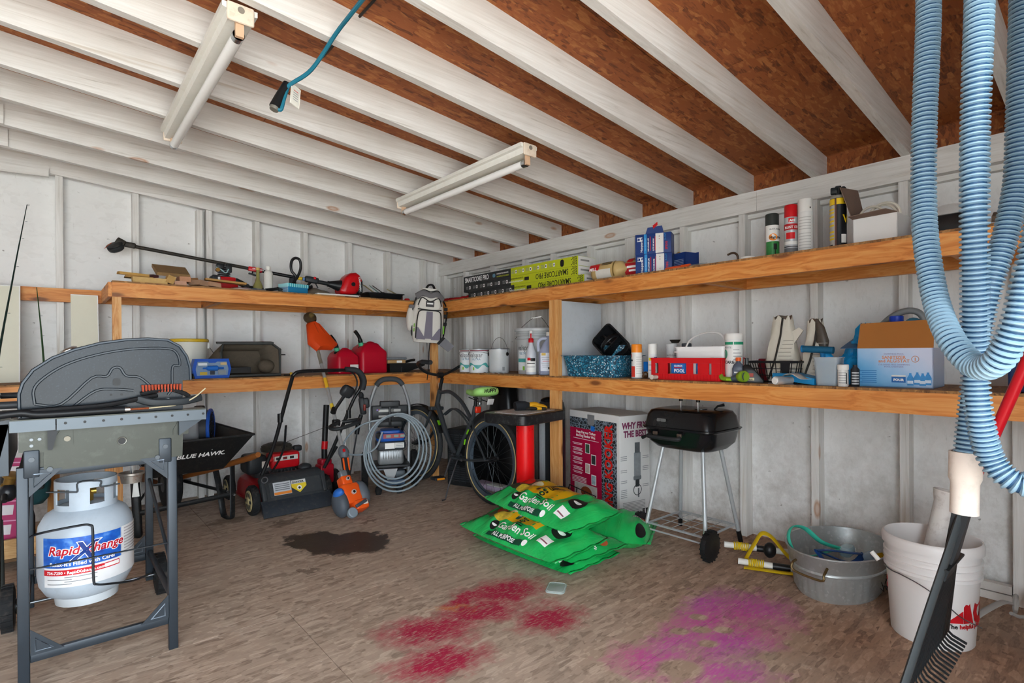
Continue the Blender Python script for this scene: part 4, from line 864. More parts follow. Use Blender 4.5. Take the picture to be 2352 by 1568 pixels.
MB().prism([(0, 0), (.05, .03), (.07, .015), (.03, -.05), (.01, -.06)], .012, frame((.03, -.01, .24), (1, 0, 0), (0, .1, 1))).build('folded_corner', SACK, sk)
sk = sack('second white paper sack with dark torn side, right of the basket', -.33, -3.745, .12, .12, .30, 4, .0, 0)
MB().loft([[(p[0], p[1], 0) for p in ell(.022, .012, 10)], [(p[0], p[1], .05) for p in ell(.03, .014, 10)], [(p[0] - .01, p[1], .12) for p in ell(.02, .01, 10)], [(p[0] - .025, p[1], .16) for p in ell(.004, .004, 10)]]).xf(Matrix.Translation((.035, -.025, .15))).build('dark_lining', mat('#4b433b', .4, var=.4, scale=60), sk)
# blue tube, dust pan, spray tin
BLU = mat('#1d6fa5', .35)
o = thing('cleaning_brush', 'dark teal tubular handle lying across the second sack', 'handle', (-.44, -3.80, ZLT + .165), RB_); MB().cyl((-.075, 0, .004), (.06, 0, -.004), .0165, n=18).build('tube', mat('#1b5b7d', .35), o); MB().lathe([(.0166, 0), (.018, 0), (.018, .008), (.013, .008), (.013, 0)], 18, Matrix.Translation((-.078, 0, .004)) @ rotm(0, PI / 2, 0), False).build('end_ring', BLU, o); MB().cyl((.01, 0, .0), (.015, .03, -.12), .01, n=10).build('stem', BLU, o); MB().rbox((.02, .045, -.14), (.06, .03, .035), .006).build('brush_block', BLU, o)
o = thing('dust_pan', 'bright blue plastic dust pan lying flat at the shelf edge', 'dustpan', (-.42, -3.70, ZLT), RB_)
b = MB(); b.loft([[(-.1, -.06, .02), (-.1, .06, .02), (-.1, .06, .05), (-.1, -.06, .05)], [(0, -.08, .012), (0, .08, .012), (0, .08, .052), (0, -.08, .05)], [(.1, -.085, .0), (.1, .085, .0), (.1, .085, .03), (.1, -.085, .03)]]); b.build('pan', mat('#1f8ac4', .4), o)
o = thing('aerosol_tin', 'small silver-white tin lying on its side on the dust pan', 'tin', (-.5, -3.70, ZLT + .02), RB_ - .4); MB().lathe([(.012, 0), (.017, .004), (.017, .05), (.02, .055), (.02, .1), (0, .1)], 16, rotm(-PI / 2, 0, .5) if 0 else rotm(PI / 2, 0, 0) @ rotm(0, 0, 0)).build('tin', mat('#b9babb', .35, .3), o); MB().cyl((0, -.1, 0), (0, -.106, 0), .016, n=16).build('lid', WHITE, o); MB().grid(lambda u, v: ((u - .1) * .12, (v - .5) * .05 - .02, .021 + .012 * math.sin(u * 5)), 8, 4).build('wrapper', mat('#c5c3bd', .5, var=.2, scale=60), o, solid=.001)
tag(MB().bx(-.53, -.48, -3.72, -3.6, ZLT, ZLT + .004).build('steel_strip', mat('#8b8780', .5, .5)), 'thin grey flat strip lying along the shelf front by the dust pan', 'strip')
# crumpled blue plastic bag
o = thing('plastic_bag', 'crumpled bright blue plastic bag beside the sanitizer carton', 'bag', (-.33, -3.905, ZLT), RB_); b = MB(); secs = []
for i in range(12):
    t = i / 11; R0 = .075 * (1 - .72 * t) * (1 + .2 * math.sin(i * 2.1)); xx = -.02 + .075 * t
    secs.append([(xx + R0 * (1 + .22 * math.sin(j * 2.7 + i * 1.3)) * math.cos(2 * PI * j / 22), R0 * .8 * (1 + .2 * math.sin(j * 3.1 + i)) * math.sin(2 * PI * j / 22), .02 + .26 * t + .008 * math.sin(j * 1.3 + i)) for j in range(22)])
secs[0] = [(p[0], p[1], .001) for p in secs[0]]; b.loft(secs); b.build('bag', mat('#1a8fcb', .25, var=.2, scale=25), o, 60)
MB().grid(lambda u, v: (-.1 + .09 * u + .01 * math.sin(v * 7), -.14 + .05 * v, .16 * v * (1 - .3 * u) + .012 * math.sin(u * 9) - .0 + .003), 8, 8).build('loose_edge', mat('#1a8fcb', .25, var=.2, scale=25), o, solid=.001)
# clear bin, pill bottle, dark bottle
o = thing('clear_bin', 'clear plastic container in front of the blue bag', 'container', (-.47, -3.85, ZLT), RB_); tub_shell(MB(), .108, .09, .125, .0025, .82, .016, 4, .004).build('bin', glassy('#c9d3d8', .08, .42), o, 35)
o = thing('pill_bottle', 'small white screw-cap bottle at the shelf edge', 'bottle', (-.515, -3.922, ZLT), face(-.515, -3.92)); MB().lathe([(.019, 0), (.021, .003), (.021, .07), (.019, .076)], 20).build('bottle', mat('#dededb', .4), o); MB().lathe([(.022, .074), (.023, .076), (.023, .096), (.02, .098), (0, .098)], 20).build('cap', WHITE, o)
for k in range(5): wrap(o, 'print_line', GREYP, .021, -.9, .6, .015 + .011 * k, .018 + .011 * k)
wrap(o, 'print_mark', BTXT, .021, .55, .75, .012, .06)
o = thing('dark_bottle', 'small dark bottle with silver label touching the sanitizer carton', 'bottle', (-.49, -3.962, ZLT), face(-.49, -3.96)); MB().lathe([(.016, 0), (.0175, .003), (.0175, .075), (.009, .086), (.009, .095), (0, .095)], 18).build('bottle', mat('#2b2e33', .3), o)
for k in range(5): wrap(o, 'label_line', mat('#b9bcc0', .5), .0175, -.8, .9, .01 + .012 * k, .016 + .012 * k)
# sanitizer carton
def sanprint():
    t = NT('blue_white_carton_print'); v = t.obj(); sx = t.n('ShaderNodeSeparateXYZ', {0: v}, 0); sz = t.n('ShaderNodeSeparateXYZ', {0: v}, 2)
    a = t.math('ADD', t.math('MULTIPLY', sx, -2.2), t.math('MULTIPLY', sz, -2.6)); f = t.math('ADD', t.math('ADD', a, .75), t.math('MULTIPLY', t.noise(v, 9, 3), .35))
    return t.done(t.ramp(f, [(.35, '#c9d2ea'), (.6, '#b5cdea'), (.85, '#7fb6e2'), (1.0, '#62a8da')]), .4)
o = thing('sanitizer_carton', 'open light blue pool sanitizer carton with brown flap raised', 'carton', (-.335, -4.092, ZLT), RB_ + .02); w, d, h = .272, .22, .168; b = MB()
for a in ((-w / 2, w / 2, -d / 2, -d / 2 + .004, 0, h), (-w / 2, w / 2, d / 2 - .004, d / 2, 0, h), (-w / 2, -w / 2 + .004, -d / 2, d / 2, 0, h), (w / 2 - .004, w / 2, -d / 2, d / 2, 0, h), (-w / 2, w / 2, -d / 2, d / 2, 0, .004)): b.bx(*a)
b.build('carton', sanprint(), o)
BRN = mat('#a56a32', .8, var=.06)
MB().loft([[(-w / 2, -d / 2, h), (w / 2, -d / 2, h), (w / 2 - .002, -d / 2 + .035, h + .118), (-w / 2 + .005, -d / 2 + .03, h + .112)], [(-w / 2, -d / 2 + .003, h), (w / 2, -d / 2 + .003, h), (w / 2 - .002, -d / 2 + .038, h + .118), (-w / 2 + .005, -d / 2 + .033, h + .112)]]).build('front_flap', BRN, o)
MB().loft([[(-w / 2, -d / 2, h), (-w / 2, d / 2, h), (-w / 2 - .065, d / 2 - .02, h + .05), (-w / 2 - .07, -d / 2 + .01, h - .0)], [(-w / 2, -d / 2, h + .003), (-w / 2, d / 2, h + .003), (-w / 2 - .065, d / 2 - .02, h + .053), (-w / 2 - .07, -d / 2 + .01, h + .003)]]).build('side_flap', mat('#235a86', .5), o)
PUR = mat('#8d7fae', .5); ORT = mat('#d98a5a', .5)
fr_text('SWIMMING POOL', o, PUR, 0, 0, .14, .009, d, align='CENTER'); fr_text('SANITIZER', o, ORT, 0, 0, .122, .018, d, align='CENTER', bold=.0003); fr_text('and ALGISTAT', o, ORT, 0, 0, .107, .018, d, align='CENTER', bold=.0003); fr_text('CHLORINE-FREE SWIMMING', o, PUR, 0, 0, .094, .009, d, align='CENTER'); fr_text('POOL SANITIZER', o, PUR, 0, 0, .085, .009, d, align='CENTER')
MB().torus((.075, -d / 2 - .0006, .121), .0125, .001, 24, 4, 'Y').build('number_ring', ORT, o); fr_text('1', o, ORT, .075, 0, .1145, .018, d, align='CENTER', bold=.0004)
for k in range(7): fr_plate(o, 'print_line', mat('#2f78b8', .5), -.095 + (.004 if k % 2 else 0), .07 - .0085 * k, .065 - .01 * (k % 2), .0035, d)
fr_plate(o, 'blue_sign', mat('#2467ad', .4), .017, .034, .05, .026, d); fr_plate(o, 'sign_top', WHITE, .017, .049, .05, .007, d); fr_text('FOUR', o, WTXT, .017, 0, .028, .014, d, align='CENTER', bold=.0006, lift=.0014)
for i, x in enumerate((.058, .082, .1, .118)):
    z = .01 + (.004 if i % 2 else 0); b = MB(); b.prism([(-.011, 0), (.011, 0), (.012, .03), (.004, .046), (.004, .052), (-.004, .052), (-.004, .046), (-.012, .03)], .0008, frame((x, -d / 2, z), (1, 0, 0), (0, 0, 1)), .0004 + .0008 * (i % 2)); b.build('bottle_print', mat('#3f8fd0', .4, var=.3, scale=60), o)
    fr_plate(o, 'bottle_label', mat('#cfe0f2', .5), x, z + .014, .02, .012, d, lift=.0022)
o = thing('cleaner_jug', 'white jug with blue cap standing in the sanitizer carton', 'jug', (-.30, -4.07, ZLT + .0045), RB_); MB().lathe([(.06, 0), (.064, .006), (.064, .2), (.05, .24), (.025, .272), (.022, .285), (0, .285)], 24).build('jug', mat('#d9dbdc', .4), o); MB().lathe([(.026, .282), (.027, .286), (.027, .306), (.024, .309), (0, .309)], 20).build('cap', mat('#1d3fb0', .4), o)
o = thing('grey_hose', 'grey ribbed hose arching behind the sanitizer carton', 'hose', (-.2, -4.06, ZLT), RB_); MB().tube(curve([(-.13, 0, .012), (-.11, 0, .2), (-.05, 0, .3), (.03, 0, .34), (.085, 0, .31), (.1, 0, .2), (.1, .0, .012)], 10), .0145, 10).build('hose', mat('#84888a', .5), o); MB().ball((.055, -.02, .275), (.035, .03, .032)).build('blue_fitting', mat('#3b7f9e', .25), o)
o = thing('blue_case', 'dark blue case at the far right end of the lower shelf', 'case', (-.40, -4.56, ZLT), RB_); MB().rbox((0, 0, .075), (.2, .2, .15), .012).build('case', mat('#1b2d55', .45), o); fr_plate(o, 'white_mark', WHITE, -.075, .035, .01, .02, .2)
# ------------------------------------------------------------------ things on the upper left shelf
def scrapmat(c): return mat(c, .75, var=.22, scale=40, bump=.2)
SW = ['#b98f4d', '#a98048', '#c3a066', '#8e6f48', '#6a3a3a', '#a5754a', '#b08a50', '#b98868', '#b58a72', '#a97d4d', '#9a7a62', '#b18a6e', '#a87f47', '#b5906a', '#7d6a4e']
def px2x(px): return -2.855 + (px - 266) * .0026
scr = [  # px range, height above shelf of bottom, thickness, y, depth, tilt about x, tilt about y, rz, label
 (268, 330, .046, .016, -.46, .12, .1, .04, .05, 'thin tan board overhanging the left end of the scrap pile'),
 (282, 338, .028, .016, -.47, .11, .05, .06, -.03, 'second thin tan board under the overhanging one'),
 (293, 366, .001, .033, -.56, .05, 0, .0, .0, 'pale rough-sawn strip at the front left of the scrap pile'),
 (345, 420, .062, .022, -.42, .16, .45, .02, .06, 'wide weathered slab lying tilted on top of the scrap pile'),
 (322, 352, .05, .014, -.36, .08, .2, -.15, .3, 'dark maroon-stained scrap behind the wide slab'),
 (408, 446, .052, .018, -.36, .1, .1, -.1, -.15, 'light brown scrap sticking out right of the wide slab'),
 (362, 380, .001, .05, -.57, .05, .0, .35, .1, 'stubby offcut standing on edge at the pile front'),
 (392, 418, .028, .034, -.50, .1, 0, .0, .05, 'pinkish block with square end in the scrap pile'),
 (381, 406, .001, .026, -.58, .06, 0, .0, .0, 'low pinkish block at the front of the scrap pile'),
 (418, 444, .03, .022, -.46, .1, 0, .03, -.05, 'small tan block right of the pinkish one'),
 (422, 452, .001, .034, -.56, .1, .0, .12, .5, 'angled offcut with cut end at the pile front'),
 (454, 484, .001, .03, -.58, .08, 0, .1, .3, 'rightmost short offcut of the scrap pile'),
 (450, 548, .034, .013, -.55, .06, 0, .06, .0, 'long thin lath lying toward the red engine'),
]
for i, (a, b_, z, t, y, d, ax, ay, az, lab) in enumerate(scr):
    x0, x1 = px2x(a), px2x(b_); b = MB(); rn = random.Random(i)
    b.box((0, 0, 0), (x1 - x0, d, t)); b.warp(lambda p: (p[0] + rn.uniform(-.004, .004), p[1] + rn.uniform(-.006, .006), p[2] + rn.uniform(-.001, .001)))
    R = rotm(ax, ay, az); b.xf(R); zm = min(p[2] for p in b.v)
    b.xf(Matrix.Translation(((x0 + x1) / 2, max(y - .07, -.64 + d * .3), ZUT + z - zm)))
    tag(b.build('wood_offcut', scrapmat(SW[i])), lab, 'wood scrap', 'wood offcuts on the shelf')

# string trimmer lying across everything
TD = mat('#2b2722', .55, var=.3, dirt=.4, dirtc='#6b5a45'); TK = mat('#16171a', .35)
o = thing('string_trimmer', 'long black string trimmer with red engine lying over the scrap pile', 'trimmer', (0, 0, 0))
P0, P1 = Vector((-2.745, -.19, 1.872)), Vector((-1.42, -.42, 1.686)); D = (P1 - P0).normalized()
def onsh(t): return P0 + D * t
L_ = (P1 - P0).length
MB().cyl(P0, onsh(.86), .0125, n=14).build('lower_shaft', TD, o); MB().cyl(onsh(.8), P1, .0128, n=14).build('upper_shaft', TK, o)
q = D.to_track_quat('X', 'Z').to_matrix().to_4x4()
MB().rbox((0, 0, 0), (.1, .036, .034), .006).xf(Matrix.Translation(onsh(.79)) @ q).build('coupler', RED, o); text('CRAFTSMAN', o, WTXT, onsh(.765) + Vector((0, -.019, -.002)), D, (0, 0, 1), .014, bold=.0004)
b = MB(); b.tube([onsh(.77) + Vector((0, -.01, -.02)), onsh(.765) + Vector((0, -.015, -.035))], .005, 8); b.rbox((0, 0, 0), (.045, .014, .013), .005, R=q @ rotm(0, .2, 0)); b.v[-48 if 0 else 0]; b.build('coupler_knob_stem', BLACK, o)
MB().rbox((0, 0, 0), (.055, .014, .014), .005).xf(Matrix.Translation(onsh(.765) + Vector((.0, -.015, -.043))) @ q @ rotm(0, .15, 0)).build('coupler_knob', BLACK, o)
b = MB(); b.rbox((0, 0, 0), (.09, .04, .036), .008).xf(Matrix.Translation(P0 + Vector((-.02, 0, .006))) @ q); b.build('gear_case', TD, o); b = MB(); b.rbox((0, 0, 0), (.055, .05, .05), .008).xf(Matrix.Translation((-2.81, -.2, 1.885)) @ rotm(0, .5, 0)); b.build('gear_head', TD, o)
M_ = Matrix.Translation((-2.843, -.21, 1.862)) @ rotm(.35, -.5, 0)
MB().lathe([(0, -.045), (.03, -.045), (.045, -.036), (.05, -.02), (.05, -.012), (.044, -.008), (.05, -.004), (.05, .006), (.03, .014), (0, .014)], 22, M_).build('line_head', mat('#2d2f31', .5, dirt=.3), o)
MB().tube(curve([(-2.86, -.25, 1.87), (-2.885, -.25, 1.845), (-2.9, -.25, 1.825)], 5), .0015, 5).build('cutting_line', mat('#c4521d', .5), o)
lp = curve([onsh(1.06) + Vector(v) for v in ((0, -.02, -.05), (.035, -.02, .0), (.06, -.02, .07), (.055, -.02, .135), (.02, -.02, .15), (-.01, -.02, .12), (-.012, -.02, .05), (.02, -.025, -.0), (.0, -.03, -.06)) ], 6)
MB().tube(lp, .011, 8).build('loop_handle', BLACK, o); MB().rbox((0, 0, 0), (.05, .03, .07), .008).xf(Matrix.Translation(onsh(1.06) + Vector((0, -.012, -.045)))).build('handle_clamp', mat('#2c3034', .5), o)
MB().cyl(onsh(1.10), onsh(1.135), .0137, n=14).build('yellow_sticker', mat('#d7b52b', .45), o); MB().cyl(onsh(1.14), onsh(1.17), .0137, n=14).build('blue_sticker', mat('#5b7fb5', .45), o)
b = MB(); b.rbox((0, 0, 0), (.11, .045, .05), .014).xf(Matrix.Translation(onsh(1.21) + Vector((0, 0, .006))) @ q); b.build('throttle_housing', mat('#23282c', .45), o)
MB().tube(curve([onsh(1.2) + Vector((0, 0, -.015)), onsh(1.17) + Vector((0, 0, -.06)), onsh(1.16) + Vector((0, 0, -.09))], 5), .01, 8).build('hook_guard', BLACK, o); MB().tube([onsh(1.24) + Vector((0, 0, -.015)), onsh(1.26) + Vector((0, 0, -.05))], .005, 6).build('trigger', BLACK, o)
MB().rbox((0, 0, 0), (.02, .04, .02), .004).xf(Matrix.Translation(onsh(1.23) + Vector((0, -.008, .022))) @ q).build('stop_switch', RED, o)
MB().cyl(onsh(1.24), onsh(1.4), .0165, n=14).build('grip_tube', mat('#1d2022', .5), o); MB().cyl(onsh(1.335), onsh(1.36), .024, n=14).build('collar', BLACK, o)
MB().cyl(onsh(1.35), onsh(1.445), .024, .052, 16).build('clutch_cone', mat('#1b1d1f', .4), o)
E0 = onsh(1.50)
b = MB(); secs = []
for x, y0, z0, w_, h_ in ((-.075, 0, .0, .12, .12), (-.05, 0, .01, .15, .16), (-.02, 0, .022, .16, .185), (.03, 0, .03, .16, .19), (.06, 0, .025, .15, .17), (.085, 0, .02, .12, .12)):
    secs.append([(x + (.02 if p[1] > 0 else -.01), p[0] * 1.0, z0 + p[1]) for p in rr(w_, h_, .035, 4)])
b.loft(secs); b.xf(Matrix.Translation(E0)); b.build('engine_shroud', mat('#c8141c', .3), o, 35)
M_ = Matrix.Translation(E0)
MB().rbox((.09, 0, .01), (.045, .13, .13), .02).xf(M_).build('starter_cover', mat('#1c1d1f', .45), o); b = MB(); b.rbox((.0, 0, -.075), (.13, .12, .055), .012); b.rbox((.05, -.01, -.09), (.06, .1, .05), .01); b.xf(M_).build('crankcase', mat('#26282a', .5), o)
MB().cyl(E0 + Vector((.015, -.08, .02)), E0 + Vector((.015, -.088, .02)), .017, n=16).build('air_knob', BLACK, o); MB().rbox((.118, 0, .035), (.012, .03, .02), .004).xf(M_).build('primer_label', mat('#d8c024', .4), o)
text('CRAFTSMAN', o, WTXT, E0 + Vector((.062, -.078, .085)), (0.1, 0, -1), (1, 0, .1), .021, bold=.0006, lift=.004); b = MB()
for k in range(3): b.rbox((.075 + .012 * k, -.05, -.07 - .01 * k), (.01, .02, .018), .003)
b.xf(M_).build('muffler_fins', STEEL, o)
# second engine behind the scraps
o = thing('trimmer_engine', 'small red and black trimmer engine standing behind the lath', 'engine', (-2.215, -.42, ZUT + .0), 0)
b = MB(); b.rbox((0, 0, .045), (.17, .14, .06), .025); b.build('red_shroud', mat('#b5121a', .35), o); MB().rbox((-.0, -.005, .088), (.14, .12, .03), .02).build('upper_shroud', mat('#c0141c', .35), o)
MB().rbox((-.065, -.03, .085), (.06, .1, .045), .015).build('air_box', mat('#26282c', .5), o); MB().rbox((-.05, -.084, .08), (.014, .006, .03), .001).build('white_sticker', WHITE, o)
b = MB()
for k in range(6): b.rbox((-.0, 0, .112 + .013 * k), (.075, .07, .006), .004)
b.build('cylinder_fins', mat('#5a5f63', .4, .8), o); b = MB(); b.rbox((.028, .0, .172), (.04, .07, .07), .008); b.rbox((-.03, -.02, .18), (.05, .05, .04), .008); b.build('carburettor', mat('#2f3234', .4, .6), o)
MB().cyl((-.05, -.03, .15), (-.05, -.06, .15), .014, n=14).build('brass_fitting', mat('#8f6a34', .35, .9), o); b = MB(); b.tube(curve([(-.055, -.035, .17), (-.03, -.06, .15), (0, -.06, .13), (.02, -.05, .16)], 5), .004, 6); b.build('fuel_line', mat('#9fc0c4', .3), o)
b = MB(); b.tube(curve([(.07, -.02, .085), (.12, -.03, .06), (.155, -.03, .035), (.2, -.02, .03)], 6), .022, 10); b.build('grip', mat('#1d1f21', .5), o); MB().cyl((.145, -.03, .045), (.145, -.062, .048), .014, n=14).build('knob', BLACK, o); MB().cyl((.19, -.02, .03), (.27, -.015, .03), .0165, n=12).build('stub_shaft', BLACK, o)
o = thing('plastic_dome', 'round clear plastic cover with reddish tint below the small engine', 'cover', (-2.14, -.58, ZUT)); MB().lathe([(.085, 0), (.08, .006), (.06, .017), (.02, .022), (0, .022)], 24).build('dome', glassy('#c9a0a2', .1, .5), o); MB().torus((0, 0, .003), .084, .003, 24, 5).build('rim_ring', glassy('#d0c0c0', .15, .7), o)  # clear plastic with an even reddish tint
# bottles, box, little things
o = thing('oil_bottle', 'long-necked amber fuel mixing bottle on the upper left shelf', 'bottle', (-1.995, -.47, ZUT)); MB().lathe([(.03, 0), (.033, .005), (.033, .055), (.02, .085), (.0125, .1), (.0115, .165), (.0135, .167), (.0135, .18), (0, .18)], 20).build('bottle', mat('#a39c5c', .2, var=.25, **{'Transmission Weight': .3}), o); MB().lathe([(.0145, .172), (.0145, .19), (0, .19)], 14).build('cap', mat('#c7a25c', .4), o); MB().lathe([(.0335, .004), (.0338, .03), (.0335, .032)], 20).build('residue_band', mat('#77706a', .3), o)
o = thing('white_bottle', 'plain white plastic bottle beside the amber one', 'bottle', (-1.93, -.5, ZUT)); MB().lathe([(.03, 0), (.0325, .006), (.0325, .15), (.024, .168), (.0135, .175), (.0135, .18)], 20).build('bottle', mat('#d9d7cf', .45, var=.04), o); MB().lathe([(.0165, .178), (.017, .181), (.017, .2), (.014, .204), (0, .204)], 16).build('cap', mat('#e2ded6', .45), o)
def dotmat():
    t = NT('teal_dotted_paper'); v = t.obj(); w = t.n('ShaderNodeTexVoronoi', {'Vector': t.map(v, (1, 1, 1), (0, .0, 0)), 'Scale': 130.0, 'Randomness': 0.0})
    return t.done(t.ramp(w, [(.28, '#e6f0f4'), (.34, '#1879a6')], 'LINEAR'), .5)
def stripem():
    t = NT('turquoise_striped_paper'); v = t.obj(); sx = t.n('ShaderNodeSeparateXYZ', {0: v}, 0); m = t.math('FRACT', t.math('MULTIPLY', sx, 55.0)); return t.done(t.ramp(m, [(.45, '#9fdde4'), (.5, '#1ea3b4')]), .5)
o = thing('gift_box', 'blue dotted box with turquoise striped lid at the shelf front', 'box', (-1.76, -.55, ZUT), .25); MB().rbox((0, 0, .031), (.17, .115, .062), .003, .001).build('box', dotmat(), o); MB().rbox((0, 0, .061), (.18, .125, .026), .003, .001).build('lid', stripem(), o)
o = thing('folding_knife', 'black-handled folding tool lying before the white bottle', 'tool', (-1.96, -.60, ZUT), .1); b = MB(); b.tube([(-.02, 0, .012), (.03, 0, .02), (.07, 0, .03)], .011, 10); b.ball((.07, 0, .03), .0125); b.build('handle', BLACK, o); MB().prism([(0, -.006), (.08, -.004), (.085, .004), (0, .008)], .003, frame((-.02, -.004, .01), (-1, 0, -.1), (0, 0, 1))).build('blade', STEEL, o)
o = thing('chisel', 'small grey tool head lying left of the folding tool', 'tool', (-2.06, -.60, ZUT), -.1); MB().ball((0, 0, .011), (.028, .016, .011)).build('head', mat('#58606a', .4, .3), o); MB().cyl((.02, 0, .01), (.07, .005, .008), .005, n=8).build('shank', STEEL, o)
o = thing('putty_wedge', 'dark grey plastic wedge leaning by the blue dotted box', 'wedge', (-1.872, -.59, ZUT), .4); MB().loft([[(-.02, -.012, 0), (.02, -.012, 0), (.02, .012, 0), (-.02, .012, 0)], [(-.012, -.01, .02), (.008, -.01, .02), (.008, .01, .02), (-.012, .01, .02)], [(-.022, -.007, .038), (-.008, -.007, .038), (-.008, .007, .038), (-.022, .007, .038)]]).build('wedge', mat('#3a4347', .5), o); MB().rbox((.006, 0, .026), (.02, .018, .012), .003).build('clip', BLACK, o)
o = thing('white_trim', 'flat white board lying at the shelf front under the red engine', 'board', (-1.435, -.60, ZUT), -.015); MB().rbox((0, 0, .008), (.34, .06, .016), .002).build('board', mat('#e8e7e2', .4, var=.03), o)
for s in (-1, 1): MB().rbox((s * .169, 0, .008), (.003, .058, .014), .001).build('end_cap', WHITE, o)
o = thing('cloth_sleeve', 'grey-brown cloth sleeve crumpled behind the white board', 'cloth', (-1.5, -.44, ZUT)); b = MB(); secs = []
for i in range(14):
    t = i / 13; x = -.13 + .3 * t; h = .06 * (.35 + .65 * math.sin(PI * min(1, t * 1.2 + .15)))
    secs.append([(x, .06 * math.cos(a) * (1 + .12 * math.sin(i * 1.9 + 2 * a)), max(0, h * (.55 + .6 * math.sin(a)) * (1 + .12 * math.sin(3 * a + i)))) for a in [2 * PI * j / 14 for j in range(14)]])
b.loft(secs); b.build('fabric', mat('#6f6558', .85, var=.2, bump=.2), o, 60); MB().tube(curve([(-.14, -.02, .005), (-.12, -.03, .06), (-.09, -.03, .08)], 5), .02, 8, flat=(.01, .022)).build('black_strap', mat('#23262a', .5), o); MB().rbox((.02, -.075, .012), (.14, .02, .02), .006).build('red_lining', mat('#7d1a1c', .6), o)
o = thing('plastic_tray', 'black plastic tray heaped with odd cards near the corner', 'tray', (-.98, -.47, ZUT), -.04); tub_shell(MB(), .33, .2, .055, .004, .86, .02, 4, .012).build('tray', mat('#17191b', .3), o, 35)
for i, (x, y, z, L2, W2, a, b2, c, m) in enumerate(((-.12, 0, .1, .11, .05, .3, .5, .2, mat('#b8ab7c', .6)), (-.07, -.02, .09, .12, .05, .5, .55, .1, mat('#7fa79b', .5, var=.4, scale=60)), (-.03, .01, .1, .12, .02, .2, .5, .1, mat('#4a4237', .6)), (.11, -.02, .075, .14, .045, .3, .45, -.3, mat('#b5a67a', .6)), (.04, .0, .065, .12, .05, .0, .1, .4, mat('#3a332d', .6, var=.5, scale=50)), (.1, .05, .068, .1, .06, .1, -.1, .0, mat('#433a36', .6, var=.4)))):
    MB().box((0, 0, 0), (L2, W2, .004), rotm(a, b2, c)).xf(Matrix.Translation((x, y, z))).build('card', m, o)
MB().rbox((.14, -.03, .03), (.05, .1, .06), .006).build('red_packet', mat('#5e1420', .5), o)
o = thing('red_lump', 'small rounded red lump lying between the black tray and the backpack', 'ball', (-.78, -.56, ZUT)); MB().lathe([(.028, 0), (.028, .012), (.02, .026), (0, .03)], 16, rotm(0, 0, 0)).build('cap', RED, o); MB().torus((0, 0, .004), .028, .003, 16, 5).build('brim', RED, o)  # rounded red lump of unclear kind, shaped as a small cap

# ------------------------------------------------------------------ things on the lower left shelf
o = thing('lidded_bucket', 'off-white bucket with yellow lid behind the barbecue hood', 'bucket', (-2.42, -.31, ZLT)); b = MB(); b.lathe([(.105, 0), (.108, .006), (.117, .26), (0, .26)], 30); b.build('pail', mat('#d8d7cd', .45, var=.04), o); MB().lathe([(.12, .255), (.124, .258), (.124, .272), (.118, .278), (.105, .276), (.1, .27), (0, .27)], 30).build('lid', mat('#d8b32b', .45), o)
b = MB(); b.rbox((.117, -.02, .23), (.016, .03, .04), .004); b.build('ear', WHITE, o); MB().tube(curve([(.125, -.02, .22), (.15, -.05, .16), (.14, -.08, .07), (.1, -.1, .04)], 6), .002, 5).build('bail', DARK, o)
BLP = mat('#1d55b8', .35, var=.08)
o = thing('bit_set_case', 'blue plastic bit-set case with clear window on the shelf', 'tool case', (-2.335, -.57, ZLT), .05); w, d, h = .235, .07, .135
b = MB(); pr = [(-w / 2 + .012, 0), (w / 2 - .012, 0), (w / 2, .05), (w / 2 + .004, .065), (w / 2, .08), (w / 2 - .012, h), (-w / 2 + .012, h), (-w / 2, .08), (-w / 2 - .004, .065), (-w / 2, .05)]
b.prism(pr, d, frame((0, d / 2, 0), (1, 0, 0), (0, 0, 1))); b.build('case', BLP, o)
b = MB(); b.prism([(-.095, .02), (.095, .02), (.102, .065), (.09, .115), (.03, .115), (.02, .107), (-.02, .107), (-.03, .115), (-.09, .115), (-.102, .065)], .004, frame((0, -d / 2, 0), (1, 0, 0), (0, 0, 1)), .0003); b.build('window', glassy('#9db9d4', .06, .5), o)
MB().tube([(-.06, -d / 2 - .006, .07), (-.04, -d / 2 - .006, .07), (-.03, -d / 2 - .006, .07), (.03, -d / 2 - .006, .07), (.04, -d / 2 - .006, .07), (.07, -d / 2 - .006, .07)], [.005, .006, .018, .018, .009, .008], 10).build('driver', mat('#2a6fc8', .3), o)
for x, z, w2, h2, m in ((-.055, .035, .045, .02, mat('#c7a93a', .5)), (.0, .038, .03, .026, mat('#2b3340', .5)), (.06, .04, .05, .028, mat('#8e9aa3', .3, .6)), (-.06, .098, .055, .018, mat('#dfe6ea', .3)), (.07, .1, .04, .018, mat('#c9b183', .4))): fr_plate(o, 'bit_tray', m, x, z, w2, h2, d, t=.003, r=.003, lift=.003)
o = thing('tape_measure', 'yellow and black scraps of tool lying left of the blue case', 'tool', (-2.48, -.58, ZLT), .1); MB().rbox((0, 0, .018), (.07, .03, .036), .006).build('body', BLACK, o); MB().rbox((.045, -.006, .01), (.05, .012, .012), .003).build('yellow_blade', mat('#d3b52a', .45), o)
